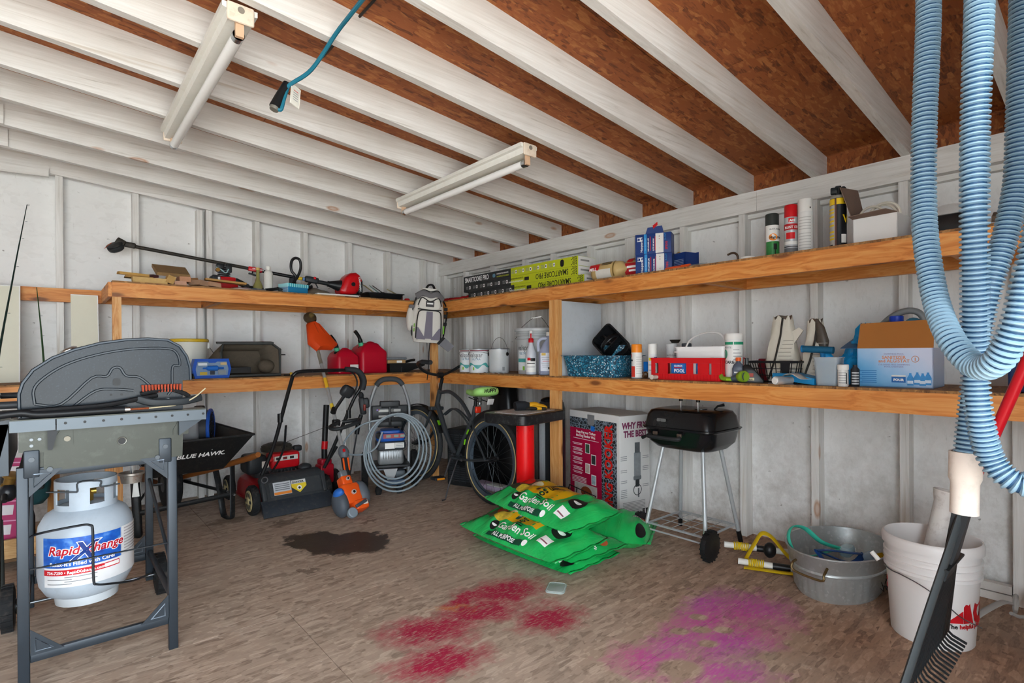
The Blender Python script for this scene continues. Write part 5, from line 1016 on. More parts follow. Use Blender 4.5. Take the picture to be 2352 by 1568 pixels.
# grass catcher
GC = mat('#3f4140', .6, var=.12); CLO = mat('#5b5145', .9, var=.25, scale=50, bump=.3)
o = thing('grass_catcher', 'dark grass catcher bag open toward the room on the shelf', 'grass bag', (-2.055, -.46, ZLT), .02)
A0 = [(-.2, -.12, .01), (.18, -.12, .012), (.185, -.1, .2), (.14, -.06, .245), (-.19, -.06, .245), (-.215, -.1, .18)]
MB().tube(A0, .011, 8, True).build('frame_bar', GC, o); MB().loft([[(-.235, -.075, .238), (.15, -.075, .244), (.15, .0, .25), (-.225, 0, .245)], [(-.235, -.075, .25), (.15, -.075, .256), (.15, 0, .262), (-.225, 0, .257)]]).build('top_plate', GC, o)
back = [(-.24, .15, .02), (.12, .15, .02), (.12, .15, .15), (.1, .13, .19), (-.2, .13, .19), (-.25, .15, .12)]
b = MB(); n = 6; b.raw([Vector(p) for p in A0] + [Vector(p) for p in back], [(i, (i + 1) % n, n + (i + 1) % n, n + i) for i in range(n)] + [tuple(range(2 * n - 1, n - 1, -1))]); b.build('bag', CLO, o, 30, solid=.004)
MB().loft([[(-.19, -.1, .03), (-.02, -.1, .03), (-.02, .0, .03), (-.19, .0, .03)], [(-.19, -.1, .07), (-.02, -.1, .07), (-.02, .0, .075), (-.19, .0, .075)]]).build('inner_chute', mat('#1f2022', .5), o); MB().ball((.11, -.02, .075), (.06, .06, .05)).build('cloth_fold', CLO, o); MB().cyl((.185, -.1, .16), (.225, -.1, .16), .004, n=8).build('hinge_pin', BLACK, o)
o = thing('yellow_plug', 'tiny yellow plastic knob at the shelf edge by the catcher', 'knob', (-1.79, -.57, ZLT)); MB().lathe([(.011, 0), (.012, .004), (.012, .02), (.008, .025), (0, .025)], 8).build('knob', mat('#c9a227', .4), o); MB().rbox((-.03, 0, .006), (.05, .012, .01), .003).build('stem', BLACK, o)
# red gas cans
GR = mat('#b8102a', .35, var=.08)
def gascan(lab, x, y, w, d, h, sp, hole):
    o = thing('gas_can', lab, 'gas can', (x, y, ZLT), .1, 'red gas cans'); secs = []
    for z, wx, dy, ox in ((0, .96, .96, 0), (.008, 1, 1, 0), (h * .66, 1, 1, 0), (h * .72, .97, .97, 0), (h * .86, .72, .85, -.01), (h * .97, .5, .7, .0), (h, .4, .62, .0)):
        secs.append([(p[0] + ox, p[1], z) for p in rr(w * wx, d * dy, .03, 4)])
    MB().loft(secs).build('can', GR, o, 30)
    b = MB(); b.lathe([(.026, 0), (.03, .004), (.03, .022), (.022, .026)], 16, Matrix.Translation((-w * .28, -.02, h * .8)) @ rotm(.15, -.35, 0)); b.build('collar', mat('#16181a', .4), o)
    p = Vector((-w * .28, -.02, h * .8)); pts = curve([p + Vector(v) for v in ((-.008, -.004, .02), (-.02, -.008, .06), (-.035, -.012, .1), (-.06, -.012, .135), (-.075, -.012, .15))], 5)
    MB().tube(pts, [.019] * 8 + [.015] * (len(pts) - 8), 12).build('spout', mat('#16181a', .35), o); MB().cyl(p + Vector((-.012, -.006, .03)), p + Vector((-.02, -.008, .055)), .021, n=14).build('green_ring', mat('#4fae84', .45), o)
    b = MB(); b.tube(curve([(-w * .08, 0, h * .93), (w * .02, 0, h * 1.0), (w * .2, 0, h * .98), (w * .33, 0, h * .8)], 5), .014, 8); b.build('handle', GR, o)
    return o
g = gascan('smaller red gas can with white sticker, left of the pair', -1.335, -.47, .2, .2, .2, 0, 0); fr_plate(g, 'white_sticker', WHITE, .045, .05, .075, .05, .2)
gascan('larger red gas can with tall black spout, right of the pair', -1.10, -.45, .255, .22, .255, 0, 0)
o = thing('paint_tray', 'black paint roller tray with brushes on the lower left shelf', 'tray', (-.78, -.46, ZLT), -.12); b = MB()
b.loft([[(-.16, -.12, .0), (.0, -.12, .0), (.17, -.12, .055), (.17, -.12, .075), (-.16, -.12, .075)], [(-.16, .12, .0), (.0, .12, .0), (.17, .12, .055), (.17, .12, .075), (-.16, .12, .075)]]); b.build('tray', mat('#141618', .35), o); MB().bx(-.165, .175, -.125, -.119, .066, .078).build('rim', mat('#141618', .35), o); MB().rbox((-.05, -.122, .02), (.016, .012, .05), .003).build('leg', mat('#17191b', .4), o)
b = MB(); b.rbox((-.07, -.02, .118), (.2, .05, .025), .008); b.build('brush_pack', mat('#6f7377', .4, var=.3, scale=50), o); MB().rbox((-.08, -.05, .092), (.17, .05, .03), .006).build('wooden_handle', mat('#b08a5c', .6), o); MB().rbox((-.055, -.077, .092), (.05, .004, .02), .001).build('white_sticker', WHITE, o)
MB().tube(curve([(.0, -.05, .085), (.07, -.03, .1), (.12, 0, .105)], 5), .012, 8).build('roller_handle', BLACK, o)

# ------------------------------------------------------------------ backpack hung on the corner post
BPW = mat('#d9d5cd', .8, var=.06, bump=.2, bscale=40); BPG = mat('#6c6a6c', .8, var=.08, bump=.2); BPP = mat('#77727f', .75, var=.08); BPK = mat('#1c1c1e', .7); BPL = mat('#7cc142', .6)
o = thing('backpack', 'white and grey backpack hanging from the corner post', 'backpack', (-.72, -.78, 1.2), -.45, rot=(0, .07, -.45))
def bpbody(w, d, h, z0, y0, name, m, p=2.6, top=.5, x0=0):
    secs = []
    for i in range(9):
        t = i / 8; k = 1 - (1 - top) * max(0, (t - .45) / .55) ** 2; kd = (math.sin(PI * (.12 + .8 * (1 - t * .75))) ** .5); k2 = min(1, .82 + t * 1.2)
        secs.append([(q[0] * k * k2 + x0, q[1] * kd + y0, z0 + h * t) for q in ell(w / 2, d / 2, 24, p)])
    return MB().loft(secs).build(name, m, o, 50)
bpbody(.27, .17, .46, .0, 0, 'main_bag', BPW, 2.8, .55); bpbody(.28, .1, .42, .02, .035, 'side_gusset', BPG, 2.6, .6); bpbody(.22, .07, .26, .015, -.075, 'front_pocket', BPW, 3.0, .86); bpbody(.19, .05, .1, .285, -.075, 'upper_pocket', BPW, 3.0, .8)
MB().tube(curve([(-.115, -.06, .385), (-.06, -.085, .415), (.0, -.09, .395), (.06, -.085, .41), (.11, -.06, .37)], 6), .02, 8, flat=(.028, .016)).build('grey_panel', BPG, o)
for pts in (((-.105, -.11, .03), (-.1, -.118, .2), (-.08, -.118, .262), (0, -.122, .268), (.08, -.118, .262), (.1, -.118, .2), (.105, -.11, .03)), ((-.1, -.1, .31), (-.07, -.105, .375), (0, -.106, .345), (.07, -.105, .375), (.1, -.1, .31)), ((-.12, -.06, .35), (-.07, -.08, .44), (0, -.09, .43), (.07, -.08, .44), (.12, -.06, .35)), ((-.13, -.03, .05), (-.14, -.03, .25), (-.11, -.03, .4)), ((-.1, -.1, .278), (0, -.11, .272), (.1, -.1, .278))): MB().tube(curve(pts, 6), .0045, 6).build('zip', BPK, o)
b = MB(); b.loft([[(x * w2, -.112 - .003, z) for x in (-1, 1)] + [(x * w2, -.1, z) for x in (1, -1)] for z, w2 in ((.03, .035), (.26, .026))]); b.build('purple_stripe', BPP, o)
for s in (-1, 1): MB().prism([(0, 0), (.075, 0), (.075, .01), (.012, .1), (0, .1)], .008, frame((s * -.1 + (0 if s > 0 else 0), -.106, .022), (s, 0, 0), (0, 0, 1)) if s > 0 else frame((.1, -.106, .022), (-1, 0, 0), (0, 0, 1)) @ Matrix.Diagonal((1, 1, -1, 1))).build('corner_patch', BPP, o)
MB().rbox((.0, -.103, .325), (.07, .006, .05), .004).build('logo_patch', mat('#4b4a4d', .7), o); plate(o, 'logo_print', WTXT, (0, -.1065, .328), (1, 0, 0), (0, 0, 1), .05, .012)
b = MB(); b.ball((-.15, .0, .2), (.035, .05, .11), 12, 8); b.build('side_pocket', BPW, o); MB().rbox((-.145, -.01, .3), (.05, .06, .03), .01).build('side_pocket_top', BPG, o)
MB().tube(curve([(-.04, .02, .44), (-.01, .05, .5), (.03, .05, .505), (.05, .02, .445)], 6), .01, 8, flat=(.006, .014)).build('haul_loop', BPK, o)
MB().tube(curve([(.13, .03, .37), (.165, .03, .3), (.16, .02, .2), (.15, .0, .12), (.14, .0, .04)], 6), .012, 8, flat=(.006, .018)).build('shoulder_strap', BPK, o)
for z in (.1, .13): MB().rbox((.135, -.04, z), (.012, .02, .04), .004).build('green_pull', BPL, o)
for z in (.14, .1): MB().rbox((-.118, -.06, z), (.008, .012, .03), .003).build('green_pull', BPL, o)
for z in (.3, .24, .17): MB().rbox((.15, .0, z), (.03, .02, .03), .006).build('buckle', BPK, o)
MB().prism([(0, 0), (.1, -.07), (.15, -.015), (.05, .06)], .012, frame((.09, -.02, .0), (1, 0, 0), (0, 0, 1))).build('hip_wing', mat('#77767b', .7), o)
MB().prism([(0, 0), (.02, -.014), (.07, .046), (.05, .06)], .014, frame((.085, -.021, .0), (1, 0, 0), (0, 0, 1))).build('wing_binding', BPK, o)
MB().tube([(.03, -.01, .01), (.025, -.012, -.09), (.03, -.012, -.2), (.025, -.01, -.32)], .012, 8, flat=(.003, .022)).build('loose_strap', BPK, o)
# ------------------------------------------------------------------ extension cord hung from the rafters, stray wires
TL = mat('#1f6d83', .45); o = thing('extension_cord', 'teal extension cord with black plug and white tag hanging from the rafters', 'cord', (0, 0, 0))
MB().tube(curve([(-2.40, -3.25, 2.27), (-2.397, -3.0, 2.262), (-2.40, -2.9, 2.25), (-2.433, -2.75, 2.171), (-2.488, -2.66, 2.126), (-2.51, -2.655, 2.07), (-2.525, -2.655, 2.035), (-2.515, -2.66, 2.03), (-2.505, -2.66, 2.07), (-2.49, -2.655, 2.12)], 8), .0075, 8).build('cable', TL, o)
MB().tube([(-2.488, -2.648, 2.14), (-2.512, -2.648, 2.085), (-2.534, -2.648, 2.035)], [.015, .019, .021], 12).build('socket', BLACK, o); MB().tube([(-2.534, -2.648, 2.035), (-2.538, -2.648, 2.025)], [.019, .016], 10).build('socket_face', mat('#6d6a62', .4), o)
MB().rbox((0, 0, 0), (.046, .002, .078), .003).xf(Matrix.Translation((-2.462, -2.66, 2.095)) @ rotm(0, .12, .5)).build('tag', mat('#e3e0d6', .6), o)
for k in range(5): MB().box((0, -.0016, .02 - .009 * k), (.024, .0008, .002)).xf(Matrix.Translation((-2.462, -2.66, 2.095)) @ rotm(0, .12, .5)).build('tag_print', GREYP if k else RED, o)
tag(MB().tube(curve([(-1.27, -1.98, zb(-1.27) + .136), (-1.275, -2.0, zb(-1.27) + .04), (-1.3, -2.0, zb(-1.27) + .0), (-1.33, -2.0, zb(-1.33) + .0)], 6), .006, 8).build('red_wire', mat('#c01a1f', .4)), 'short red wire dropping from the roof onto the middle light', 'wire')
tag(MB().tube([(-2.293, -3.15, zb(-2.293) + .132), (-2.292, -2.84, zb(-2.29) + .132), (-2.29, -2.5, zb(-2.29) + .134)], .005, 8).build('black_cable', mat('#2a2522', .6)), 'thin dark cable stapled along the roof boards near the top', 'cable')
# ------------------------------------------------------------------ gas barbecue (its end panel faces the camera)
GM = mat('#2e363e', .42, .3, var=.15, scale=20); GALV = mat('#2e312a', .36, .35, var=.35, scale=9, dirt=.2, dirtc='#6a6f68')
def hammer():
    t = NT('hammered_dark_enamel'); v = t.obj(); n1 = t.noise(v, 160, 3, .6); n2 = t.noise(v, 5, 3)
    c = t.mix(t.ramp(n2, [(.3, 0.0), (.75, 1.0)]), '#0e1318', '#1c252e'); c = t.mix(t.ramp(n1, [(.58, 0.0), (.78, .4)]), c, '#3f4d5a'); t.bump(n1, .08, .001); return t.done(c, .26, .0, **{'Specular IOR Level': .24})
HAM = hammer()
gx, gy = -3.045, -2.40
o = thing('gas_barbecue', 'dark gas barbecue with domed hood and open cart legs at the left', 'barbecue', (gx, gy, 0))
def G(name, m, b, **k): return b.build(name, m, o, **k)
LN = .64
for x in (-.208, .208):
    for y in (.012, LN): G('leg', GM, MB().rbox((x, y, .37 if y < .1 else .40), (.03, .03, .74 if y < .1 else .68), .003, .001))
for x in (-.208, .208):
    for s_, z0 in ((1, .0),): pass
def brace(x, z, sx, sz, y): # triangular gusset with a rib
    b = MB(); b.prism([(0, 0), (.085 * sx, 0), (0, .085 * sz)], .004, frame((x, y, z), (1, 0, 0), (0, 0, 1))); G('gusset', GM, b)
    b = MB(); b.tube([(x + .012 * sx, y - .006, z + .012 * sz), (x + .055 * sx, y - .006, z + .012 * sz), (x + .012 * sx, y - .006, z + .055 * sz)], .003, 6, True); G('gusset_rib', mat('#6d7782', .4, .4), b)
brace(-.192, .728, 1, -1, -.003); brace(.192, .728, -1, -1, -.003); brace(-.192, .125, 1, 1, -.003); brace(.192, .125, -1, 1, -.003); brace(.192, .185, -1, 1, LN); brace(-.192, .185, 1, 1, LN)
for y, z in ((.012, .112), (LN, .17), (.012, .72)): G('cross_rail', GM, MB().rbox((0, y, z), (.386, .02, .03), .003))
for x in (-.208, .208):
    G('side_rail', GM, MB().rbox((x, LN / 2, .19), (.018, LN - .04, .024), .003)); G('side_rail', GM, MB().rbox((x, LN / 2, .72), (.02, LN - .04, .03), .003))
for x in (-.208, .208): G('diagonal_strut', GM, MB().tube([(x, LN - .02, .53), (x, .03, .30)], .007, 6))
G('bracket', GM, MB().rbox((-.185, -.006, .75), (.04, .006, .09), .004)); G('bracket', GM, MB().rbox((.185, -.006, .75), (.04, .006, .09), .004))
for x in (-.185, .185, -.14, .16): G('bolt', mat('#4a4f54', .4, .6), MB().cyl((x, -.008, .765 if abs(x) > .17 else .728), (x, -.014, .765 if abs(x) > .17 else .728), .008, n=10))
# firebox end panel with a hole
pan = [(-.155, .722), (.24, .722), (.245, .868), (-.216, .868), (-.216, .79), (-.155, .785)]
G('end_panel', GALV, MB().prism(pan, .006, frame((0, .0, 0), (1, 0, 0), (0, 0, 1)))); G('vent_hole', BLACK, MB().cyl((.055, -.006, .80), (.055, -.008, .80), .012, n=16)); G('vent_hole_rim', mat('#7a7a72', .4, .6), MB().torus((.055, -.007, .80), .013, .002, 18, 5, 'Y'))
b = MB(); b.loft([[(-.21, y, .868), (.235, y, .868), (.2, y, .73), (-.17, y, .73)] for y in (.008, LN - .01)]); G('firebox', GALV, b)
# shelf hinge rail
b = MB(); b.bx(-.235, -.125, -.06, -.02, .862, .898); b.bx(-.122, .31, -.06, -.02, .860, .897); G('hinge_rail', mat('#515960', .4, .4), b)
G('ledge_top', GALV, MB().bx(-.235, .31, -.058, .02, .897, .901))
for k in range(9): x = -.1 + .05 * k; G('rail_hole', BLACK, MB().cyl((x, -.06, .882), (x, -.0615, .882), .0045, n=8))
for x in (-.13, .21): G('pivot_bracket', GALV, MB().prism([(0, 0), (.05, 0), (.05, .055), (.02, .055), (0, .02)], .004, frame((x, -.008, .805), (1, 0, 0), (0, 0, 1)))); G('pivot_bolt', mat('#6a655a', .4, .6), MB().cyl((x + .035, -.012, .825), (x + .035, -.02, .825), .009, n=12))
G('support_arm', DARK, MB().prism([(0, 0), (.012, 0), (.03, .08), (0, .08)], .03, frame((-.145, -.01, .795), (1, 0, 0), (0, 0, 1)))); G('support_arm', mat('#3a4148', .45, .4), MB().prism([(0, 0), (.085, .06), (.085, .075), (0, .06)], .04, frame((.225, .0, .805), (1, 0, 0), (0, 0, 1))))
for x, z in ((-.185, .83), (-.165, .83), (-.185, .81)): G('screw', mat('#6f7478', .4, .6), MB().cyl((x, -.006, z), (x, -.010, z), .005, n=8))
# hood
hp = [(-.213, .903), (-.214, .98), (-.205, 1.015), (-.18, 1.057), (-.131, 1.097), (-.075, 1.124), (-.004, 1.147), (.07, 1.16), (.135, 1.164), (.196, 1.16), (.234, 1.137), (.257, 1.099), (.268, 1.054), (.269, 1.009), (.243, 1.008), (.242, .905)]
G('hood', HAM, MB().loft([[(x, y, z) for x, z in hp] for y in (-.005, LN - .0)]), sharp=30)
fl = [(x + (.028 - x) * .03, z + (1.0 - z) * .03) for x, z in hp]
rim = MB(); rim.tube([(x, -.006, z) for x, z in hp[:-2]], .005, 6); G('hood_edge', mat('#2a333c', .25, .1), rim)
e1 = [(-.176, .945), (-.178, .993), (-.154, 1.03), (-.098, 1.073), (-.016, 1.106), (.083, 1.126), (.189, 1.129), (.224, 1.112), (.234, 1.066), (.211, 1.06), (.208, .982), (.195, .955)]
e2 = [(-.176, .945), (-.11, .941), (-.029, 1.026), (.013, 1.031), (.03, 1.058), (.051, 1.06), (.069, 1.031), (.108, 1.024), (.148, .984)]
e3 = [(-.085, .925), (-.02, .98), (.03, .985), (.09, .978)]
for e in (e1, e2, e3): G('pressed_rib', mat('#1a222a', .22, .0), MB().tube(curve([(x, -.0055, z) for x, z in e], 4), .0045, 6))
G('slot', BLACK, MB().prism(rr(.022, .026, .008, 3), .002, frame((.041, -.0052, 1.01), (1, 0, 0), (0, 0, 1)), .0005))
for x, z in ((.025, .965), (.055, .965), (.075, .95)): G('hood_hole', BLACK, MB().cyl((x, -.005, z), (x, -.0065, z), .004, n=8))
G('hinge_bolt', CHROME, MB().cyl((.195, -.005, .935), (.195, -.016, .935), .009, n=12)); G('hood_lip', HAM, MB().bx(-.213, .243, -.006, LN, .899, .912))
G('handle', CHROME, MB().cyl((-.30, .02, .945), (-.30, LN - .02, .945), .016, n=16)); 
for y in (.02, LN - .02): G('handle_post', DARK, MB().cyl((-.21, y, .945), (-.30, y, .945), .012, n=12))
G('thermometer', CHROME, MB().lathe([(.028, 0), (.028, .008), (.02, .014), (0, .015)], 20, Matrix.Translation((-.085, .12, 1.118)) @ rotm(0, -.5, 0)))
G('side_table', mat('#2b3138', .4, .3), MB().loft([[(-.32, 0, .885), (-.235, 0, .9), (-.235, .4, .9), (-.32, .4, .885)], [(-.32, 0, .68), (-.28, 0, .68), (-.28, .4, .68), (-.32, .4, .68)]])); G('control_panel', mat('#31383f', .4, .4), MB().bx(-.285, -.24, .0, LN, .72, .885))
# cart wheels on an axle at the far end, tank guard wires
for x in (-.272, .245):
    b = MB(); M_ = Matrix.Translation((x, LN - .04, .0915)) @ rotm(0, PI / 2, 0); b.lathe([(.02, -.022), (.07, -.022), (.088, -.018), (.0905, -.01), (.0905, .01), (.088, .018), (.07, .022), (.02, .022)], 28, M_); w_ = G('wheel', RUBBER, b)
    tr = MB()
    for k in range(22): a = 2 * PI * k / 22; tr.box((0, 0, 0), (.036, .007, .006), Matrix.Translation((x, LN - .04 + .0905 * math.cos(a), .0915 + .0905 * math.sin(a))) @ rotm(a - PI / 2, 0, 0))
    tr.build('tread', RUBBER, w_); MB().cyl((x - .026, LN - .04, .0915), (x + .026, LN - .04, .0915), .03, n=16).build('hub', BLACK, w_)
G('axle', STEEL, MB().cyl((-.29, LN - .04, .0915), (.265, LN - .04, .0915), .006, n=10))
WIRE = mat('#22272c', .4, .4)
G('tank_wire', WIRE, MB().tube(curve([(-.2, .02, .5), (-.169, .06, .503), (-.06, .07, .505), (-.034, .07, .5), (-.026, .07, .485), (-.0255, .07, .4), (-.024, .07, .3), (-.015, .07, .284), (.02, .075, .274), (.1, .15, .24), (.17, .3, .2)], 5), .0042, 6)); G('tank_wire', WIRE, MB().tube([(-.2, .01, .402), (.2, .01, .4)], .003, 6))
G('tank_wire', WIRE, MB().tube(curve([(-.152, .2, .613), (-.075, .2, .6), (-.063, .2, .602), (-.06, .2, .633), (.0, .2, .63), (.007, .2, .622), (.008, .2, .607), (.064, .2, .609)], 4), .003, 6))
o = thing('drip_cup', 'rusty silver grease cup hanging under the barbecue', 'cup', (-2.925, -2.0, .57)); MB().lathe([(.0, 0), (.036, 0), (.04, .03), (.046, .034), (.046, .042), (.042, .042), (.036, .006), (0, .005)], 24).build('cup', mat('#9b958e', .4, .6, dirt=.8, dirtc='#7a3f22'), o); MB().tube(curve([(0, 0, .03), (-.005, 0, .1), (.01, 0, .155)], 5), .002, 5).build('hanger', STEEL, o); MB().prism([(-.012, -.06), (.014, -.06), (.008, 0), (-.006, 0)], .002, frame((.01, -.03, .002), (1, 0, 0), (0, 0, 1))).build('wrapper', glassy('#d8d8d4', .1, .5), o)
# grill brush and hose lying on the ledge
o = thing('grill_brush', 'long black grill brush with rust-red bristles on the barbecue ledge', 'brush', (gx, gy, .902)); b = MB(); b.tube(curve([(-.3, -.045, .02), (-.15, -.045, .025), (.0, -.04, .03), (.1, -.03, .045), (.16, -.02, .055)], 5), .0085, 8); b.build('handle', BLACK, o)
MB().tube(curve([(.1, -.03, .045), (.15, -.045, .03), (.24, -.045, .03), (.3, -.03, .04)], 5), .012, 8, flat=(.014, .008)).build('head', mat('#23282c', .5), o); MB().tube(curve([(.11, -.02, .062), (.19, -.015, .075), (.24, -.02, .06), (.26, -.03, .045)], 5), .008, 8).build('scraper_loop', BLACK, o)
rb = MB()
for k in range(13):
    for j in range(2): rb.cyl((.118 + .0095 * k, -.02 + .01 * j, .066), (.116 + .0098 * k, -.022 + .012 * j, .094), .003, .0036, 5)
rb.build('bristles', mat('#a0432b', .7, var=.35, scale=90), o)['kind'] = 'stuff'
o = thing('gas_hose', 'black rubber gas hose with brass end resting on the barbecue ledge', 'hose', (gx, gy, .902)); MB().tube(curve([(-.36, -.03, .0), (-.22, -.05, .02), (-.16, -.052, .012), (0, -.05, .012), (.06, -.05, .012)], 6), .0115, 10).build('hose', mat('#15171a', .45), o); MB().cyl((.06, -.05, .012), (.075, -.05, .012), .010, n=10).build('ferrule', CHROME, o); MB().cyl((.075, -.05, .012), (.13, -.052, .012), .004, n=8).build('copper_tube', mat('#8a4a2c', .4, .6), o)
MB().tube(curve([(.13, -.052, .012), (.22, -.045, .018), (.27, -.05, .04), (.31, -.055, .075)], 5), .0025, 6).build('wire', mat('#b5a98a', .5), o)
# propane tank
TKC = mat('#aeb9c4', .4, var=.08, dirt=.12, dirtc='#59544d')
tx, ty = -3.078, -2.105
o = thing('propane_tank', 'pale grey propane tank with blue label inside the barbecue cart', 'propane tank', (tx, ty, .172), face(tx, ty)); r = .148
MB().lathe([(0, .02), (.09, .025), (.125, .045), (.143, .08), (r, .115), (r, .265), (.143, .30), (.125, .335), (.085, .362), (.05, .37), (0, .372)], 40).build('body', TKC, o)
MB().lathe([(.09, .0), (.097, 0), (.1, .03), (.094, .05), (.088, .05), (.088, .003)], 32).build('foot_ring', mat('#b9bec2', .45), o)
b = MB(); n = 40
def colz(a): 
    return 0
secs = []
for i in range(n):
    a = 2 * PI * i / n; secs.append([((q) * math.cos(a), q * math.sin(a), z) for q, z in ((.092, .352), (.097, .352), (.097, .375), (.092, .375))])
b.loft(secs, closed=True); secs = []
for i in range(n):
    a = 2 * PI * i / n; secs.append([(q * math.cos(a), q * math.sin(a), z) for q, z in ((.092, .435), (.097, .435), (.097, .462), (.092, .462))])
b.loft(secs, closed=True)
for a0, a1 in ((-.55, .1), (.62, 1.0), (1.45, 2.1), (2.9, 3.9), (4.6, 5.1)):
    b.loft([[(q * math.cos(a), q * math.sin(a), z) for q, z in ((.092, .374), (.097, .374), (.097, .436), (.092, .436))] for a in [a0 + (a1 - a0) * k / 6 for k in range(7)]])
b.build('collar', TKC, o)
MB().lathe([(.022, .37), (.022, .4), (.016, .41), (.016, .43), (.0, .43)], 14).build('valve', mat('#b59445', .35, .8), o); MB().cyl((0, -.02, .405), (0, .03, .405), .012, n=10).build('valve_outlet', mat('#b59445', .35, .8), o); MB().lathe([(.02, .43), (.024, .434), (.024, .446), (0, .448)], 12).build('valve_knob', mat('#3a3f45', .5), o)
def rays():
    t = NT('blue_burst_label'); v = t.obj(); n_ = t.noise(t.map(v, (4, 30, 30)), 1, 2); return t.done(t.ramp(n_, [(.3, '#0f3f9a'), (.55, '#1f62c0'), (.8, '#7fb0e6')]), .35)
wrap(o, 'blue_label', rays(), r, -.98, .75, .165, .272, n=24); wrap(o, 'white_label', mat('#dfe0e2', .4), r, -.95, 1.5, .095, .1645, n=30); wrap(o, 'side_label', mat('#d9d9da', .4), r, .78, 1.55, .165, .275, n=12); wrap(o, 'red_band', mat('#c81f2a', .4), r + .0008, -.95, .7, .138, .158, n=20)
text('Rapid', o, WTXT, (-.82, .212), None, None, .044, cylr=r + .0008, bold=.0032, shear=.25); text('change', o, WTXT, (-.02, .212), None, None, .044, cylr=r + .0008, bold=.0032, shear=.25); text('Rapid', o, mat('#b8182a', .4), (-.82, .212), None, None, .044, cylr=r + .0012, bold=.0009, shear=.25); text('change', o, mat('#b8182a', .4), (-.02, .212), None, None, .044, cylr=r + .0012, bold=.0009, shear=.25); text('X', o, WTXT, (-.30, .19), None, None, .09, cylr=r + .0013, bold=.0045, shear=.3); text('X', o, mat('#12357f', .4), (-.30, .19), None, None, .09, cylr=r + .0016, bold=.002, shear=.3)
text("Relax-It's Filled with Care!", o, WTXT, (-.78, .172), None, None, .019, cylr=r + .0012, bold=.0004); text('734-7250 • RapidXchange.com', o, WTXT, (-.85, .143), None, None, .0145, cylr=r + .0018, bold=.0004); wrap(o, 'badge', WHITE, r + .0016, .35, .68, .142, .155)
for k in range(4): wrap(o, 'print_line', GREYP, r + .0008, -.85 + .4 * (k % 2), -.3 + .5 * (k % 2), .105 + .008 * k, .108 + .008 * k)
for k in range(9): wrap(o, 'print_line', mat('#a77', .5) if 0 else mat('#a9a4a6', .5), r + .0008, .85, 1.4, .175 + .011 * k, .179 + .011 * k)

# ------------------------------------------------------------------ wheelbarrow with a fan in the tray
WB = mat('#191b1d', .38, var=.12, dirt=.2); wx, wy = -2.535, -.7
o = thing('wheelbarrow', 'black steel wheelbarrow with wooden handles behind the barbecue', 'wheelbarrow', (wx, wy, 0), .06)
def ring(w0, w1, y0, y1, z0, z1): return [(-w0 / 2, y0, z0), (w0 / 2, y0, z0), (w1 / 2, y1, z1), (-w1 / 2, y1, z1)]
outer = [ring(.4, .34, -.17, .2, .36, .33), ring(.68, .6, -.33, .36, .585, .60)]; inner = [ring(.674, .594, -.326, .356, .585, .60), ring(.394, .334, -.166, .196, .364, .334)]
b = MB(); b.loft(outer + inner); b.build('tray', WB, o, 25); rimp = outer[1]; MB().tube(rimp, .008, 8, True).build('rolled_rim', WB, o)
text('BLUE HAWK.', o, WTXT, (-.09, -.268, .472), (1, 0, 0), (0, -.58, 1), .042, bold=.0012, shear=.2, sx=1.1, lift=.002)
WH = mat('#8a5226', .45, var=.25, scale=24)
for s in (-1, 1): MB().tube([(s * .06, .46, .21), (s * .19, .1, .31), (s * .29, -.45, .46), (s * .3, -.52, .482)], [.015, .018, .02, .017], 10).build('handle', WH, o)
b = MB(); M_ = Matrix.Translation((0.03, .46, .19)) @ rotm(0, PI / 2, 0); b.lathe([(.05, -.045), (.11, -.05), (.16, -.045), (.185, -.025), (.19, 0), (.185, .025), (.16, .045), (.11, .05), (.05, .045)], 30, M_); wh = b.build('wheel', RUBBER, o)
MB().cyl((-.02, .46, .19), (.08, .46, .19), .06, n=18).build('hub', mat('#2b2d30', .4), wh); MB().cyl((-.09, .46, .19), (.16, .46, .19), .009, n=8).build('axle', STEEL, o)
for k in (-.03, -.015, 0, .015, .03): MB().torus((.03 + k, .46, .19), .187 - abs(k) * .12, .003, 30, 5, 'X').build('tread_rib', RUBBER, wh)
for s in (-1, 1):
    b = MB(); b.tube(curve([(s * .23, .12, .32), (s * .235, .04, .18), (s * .24, -.02, .03), (s * .245, -.06, .008), (s * .26, -.11, .008), (s * .265, -.13, .03), (s * .27, -.12, .18), (s * .275, -.1, .37)], 4), .012, 8, flat=(.006, .02)); b.build('stand_leg', WB, o)
MB().tube([(-.27, -.12, .15), (.27, -.12, .17)], .01, 8, flat=(.016, .006)).build('leg_brace', WB, o); MB().tube([(.26, -.03, .17), (.1, .4, .2)], .008, 8, flat=(.012, .005)).build('nose_brace', WB, o); MB().tube([(-.26, -.03, .17), (-.1, .4, .2)], .008, 8, flat=(.012, .005)).build('nose_brace', WB, o)
for p in ((.27, -.14, .17), (.26, -.04, .175)): MB().cyl(p, (p[0], p[1] - .02, p[2]), .007, n=8).build('bolt', STEEL, o)
FB_ = mat('#1c4fa8', .4); FD = mat('#2b2e33', .45)
o = thing('utility_fan', 'blue and black utility fan lying in the wheelbarrow tray', 'fan', (-2.465, -.83, .50), -.5, rot=(0, 0, -.35))
MB().lathe([(.105, -.06), (.115, -.055), (.115, .055), (.105, .06), (.1, .055), (.1, -.055)], 32, Matrix.Translation((.01, 0, .135)) @ rotm(0, PI / 2, 0), False).build('housing', FD, o)
for x in (-.052, .072): MB().torus((x, 0, .135), .113, .011, 32, 8, 'X').build('blue_rim', FB_, o)
g = MB()
for k in range(16): a = 2 * PI * k / 16; g.tube([(.075, .02 * math.cos(a), .135 + .02 * math.sin(a)), (.08, .108 * math.cos(a), .135 + .108 * math.sin(a))], .002, 5)
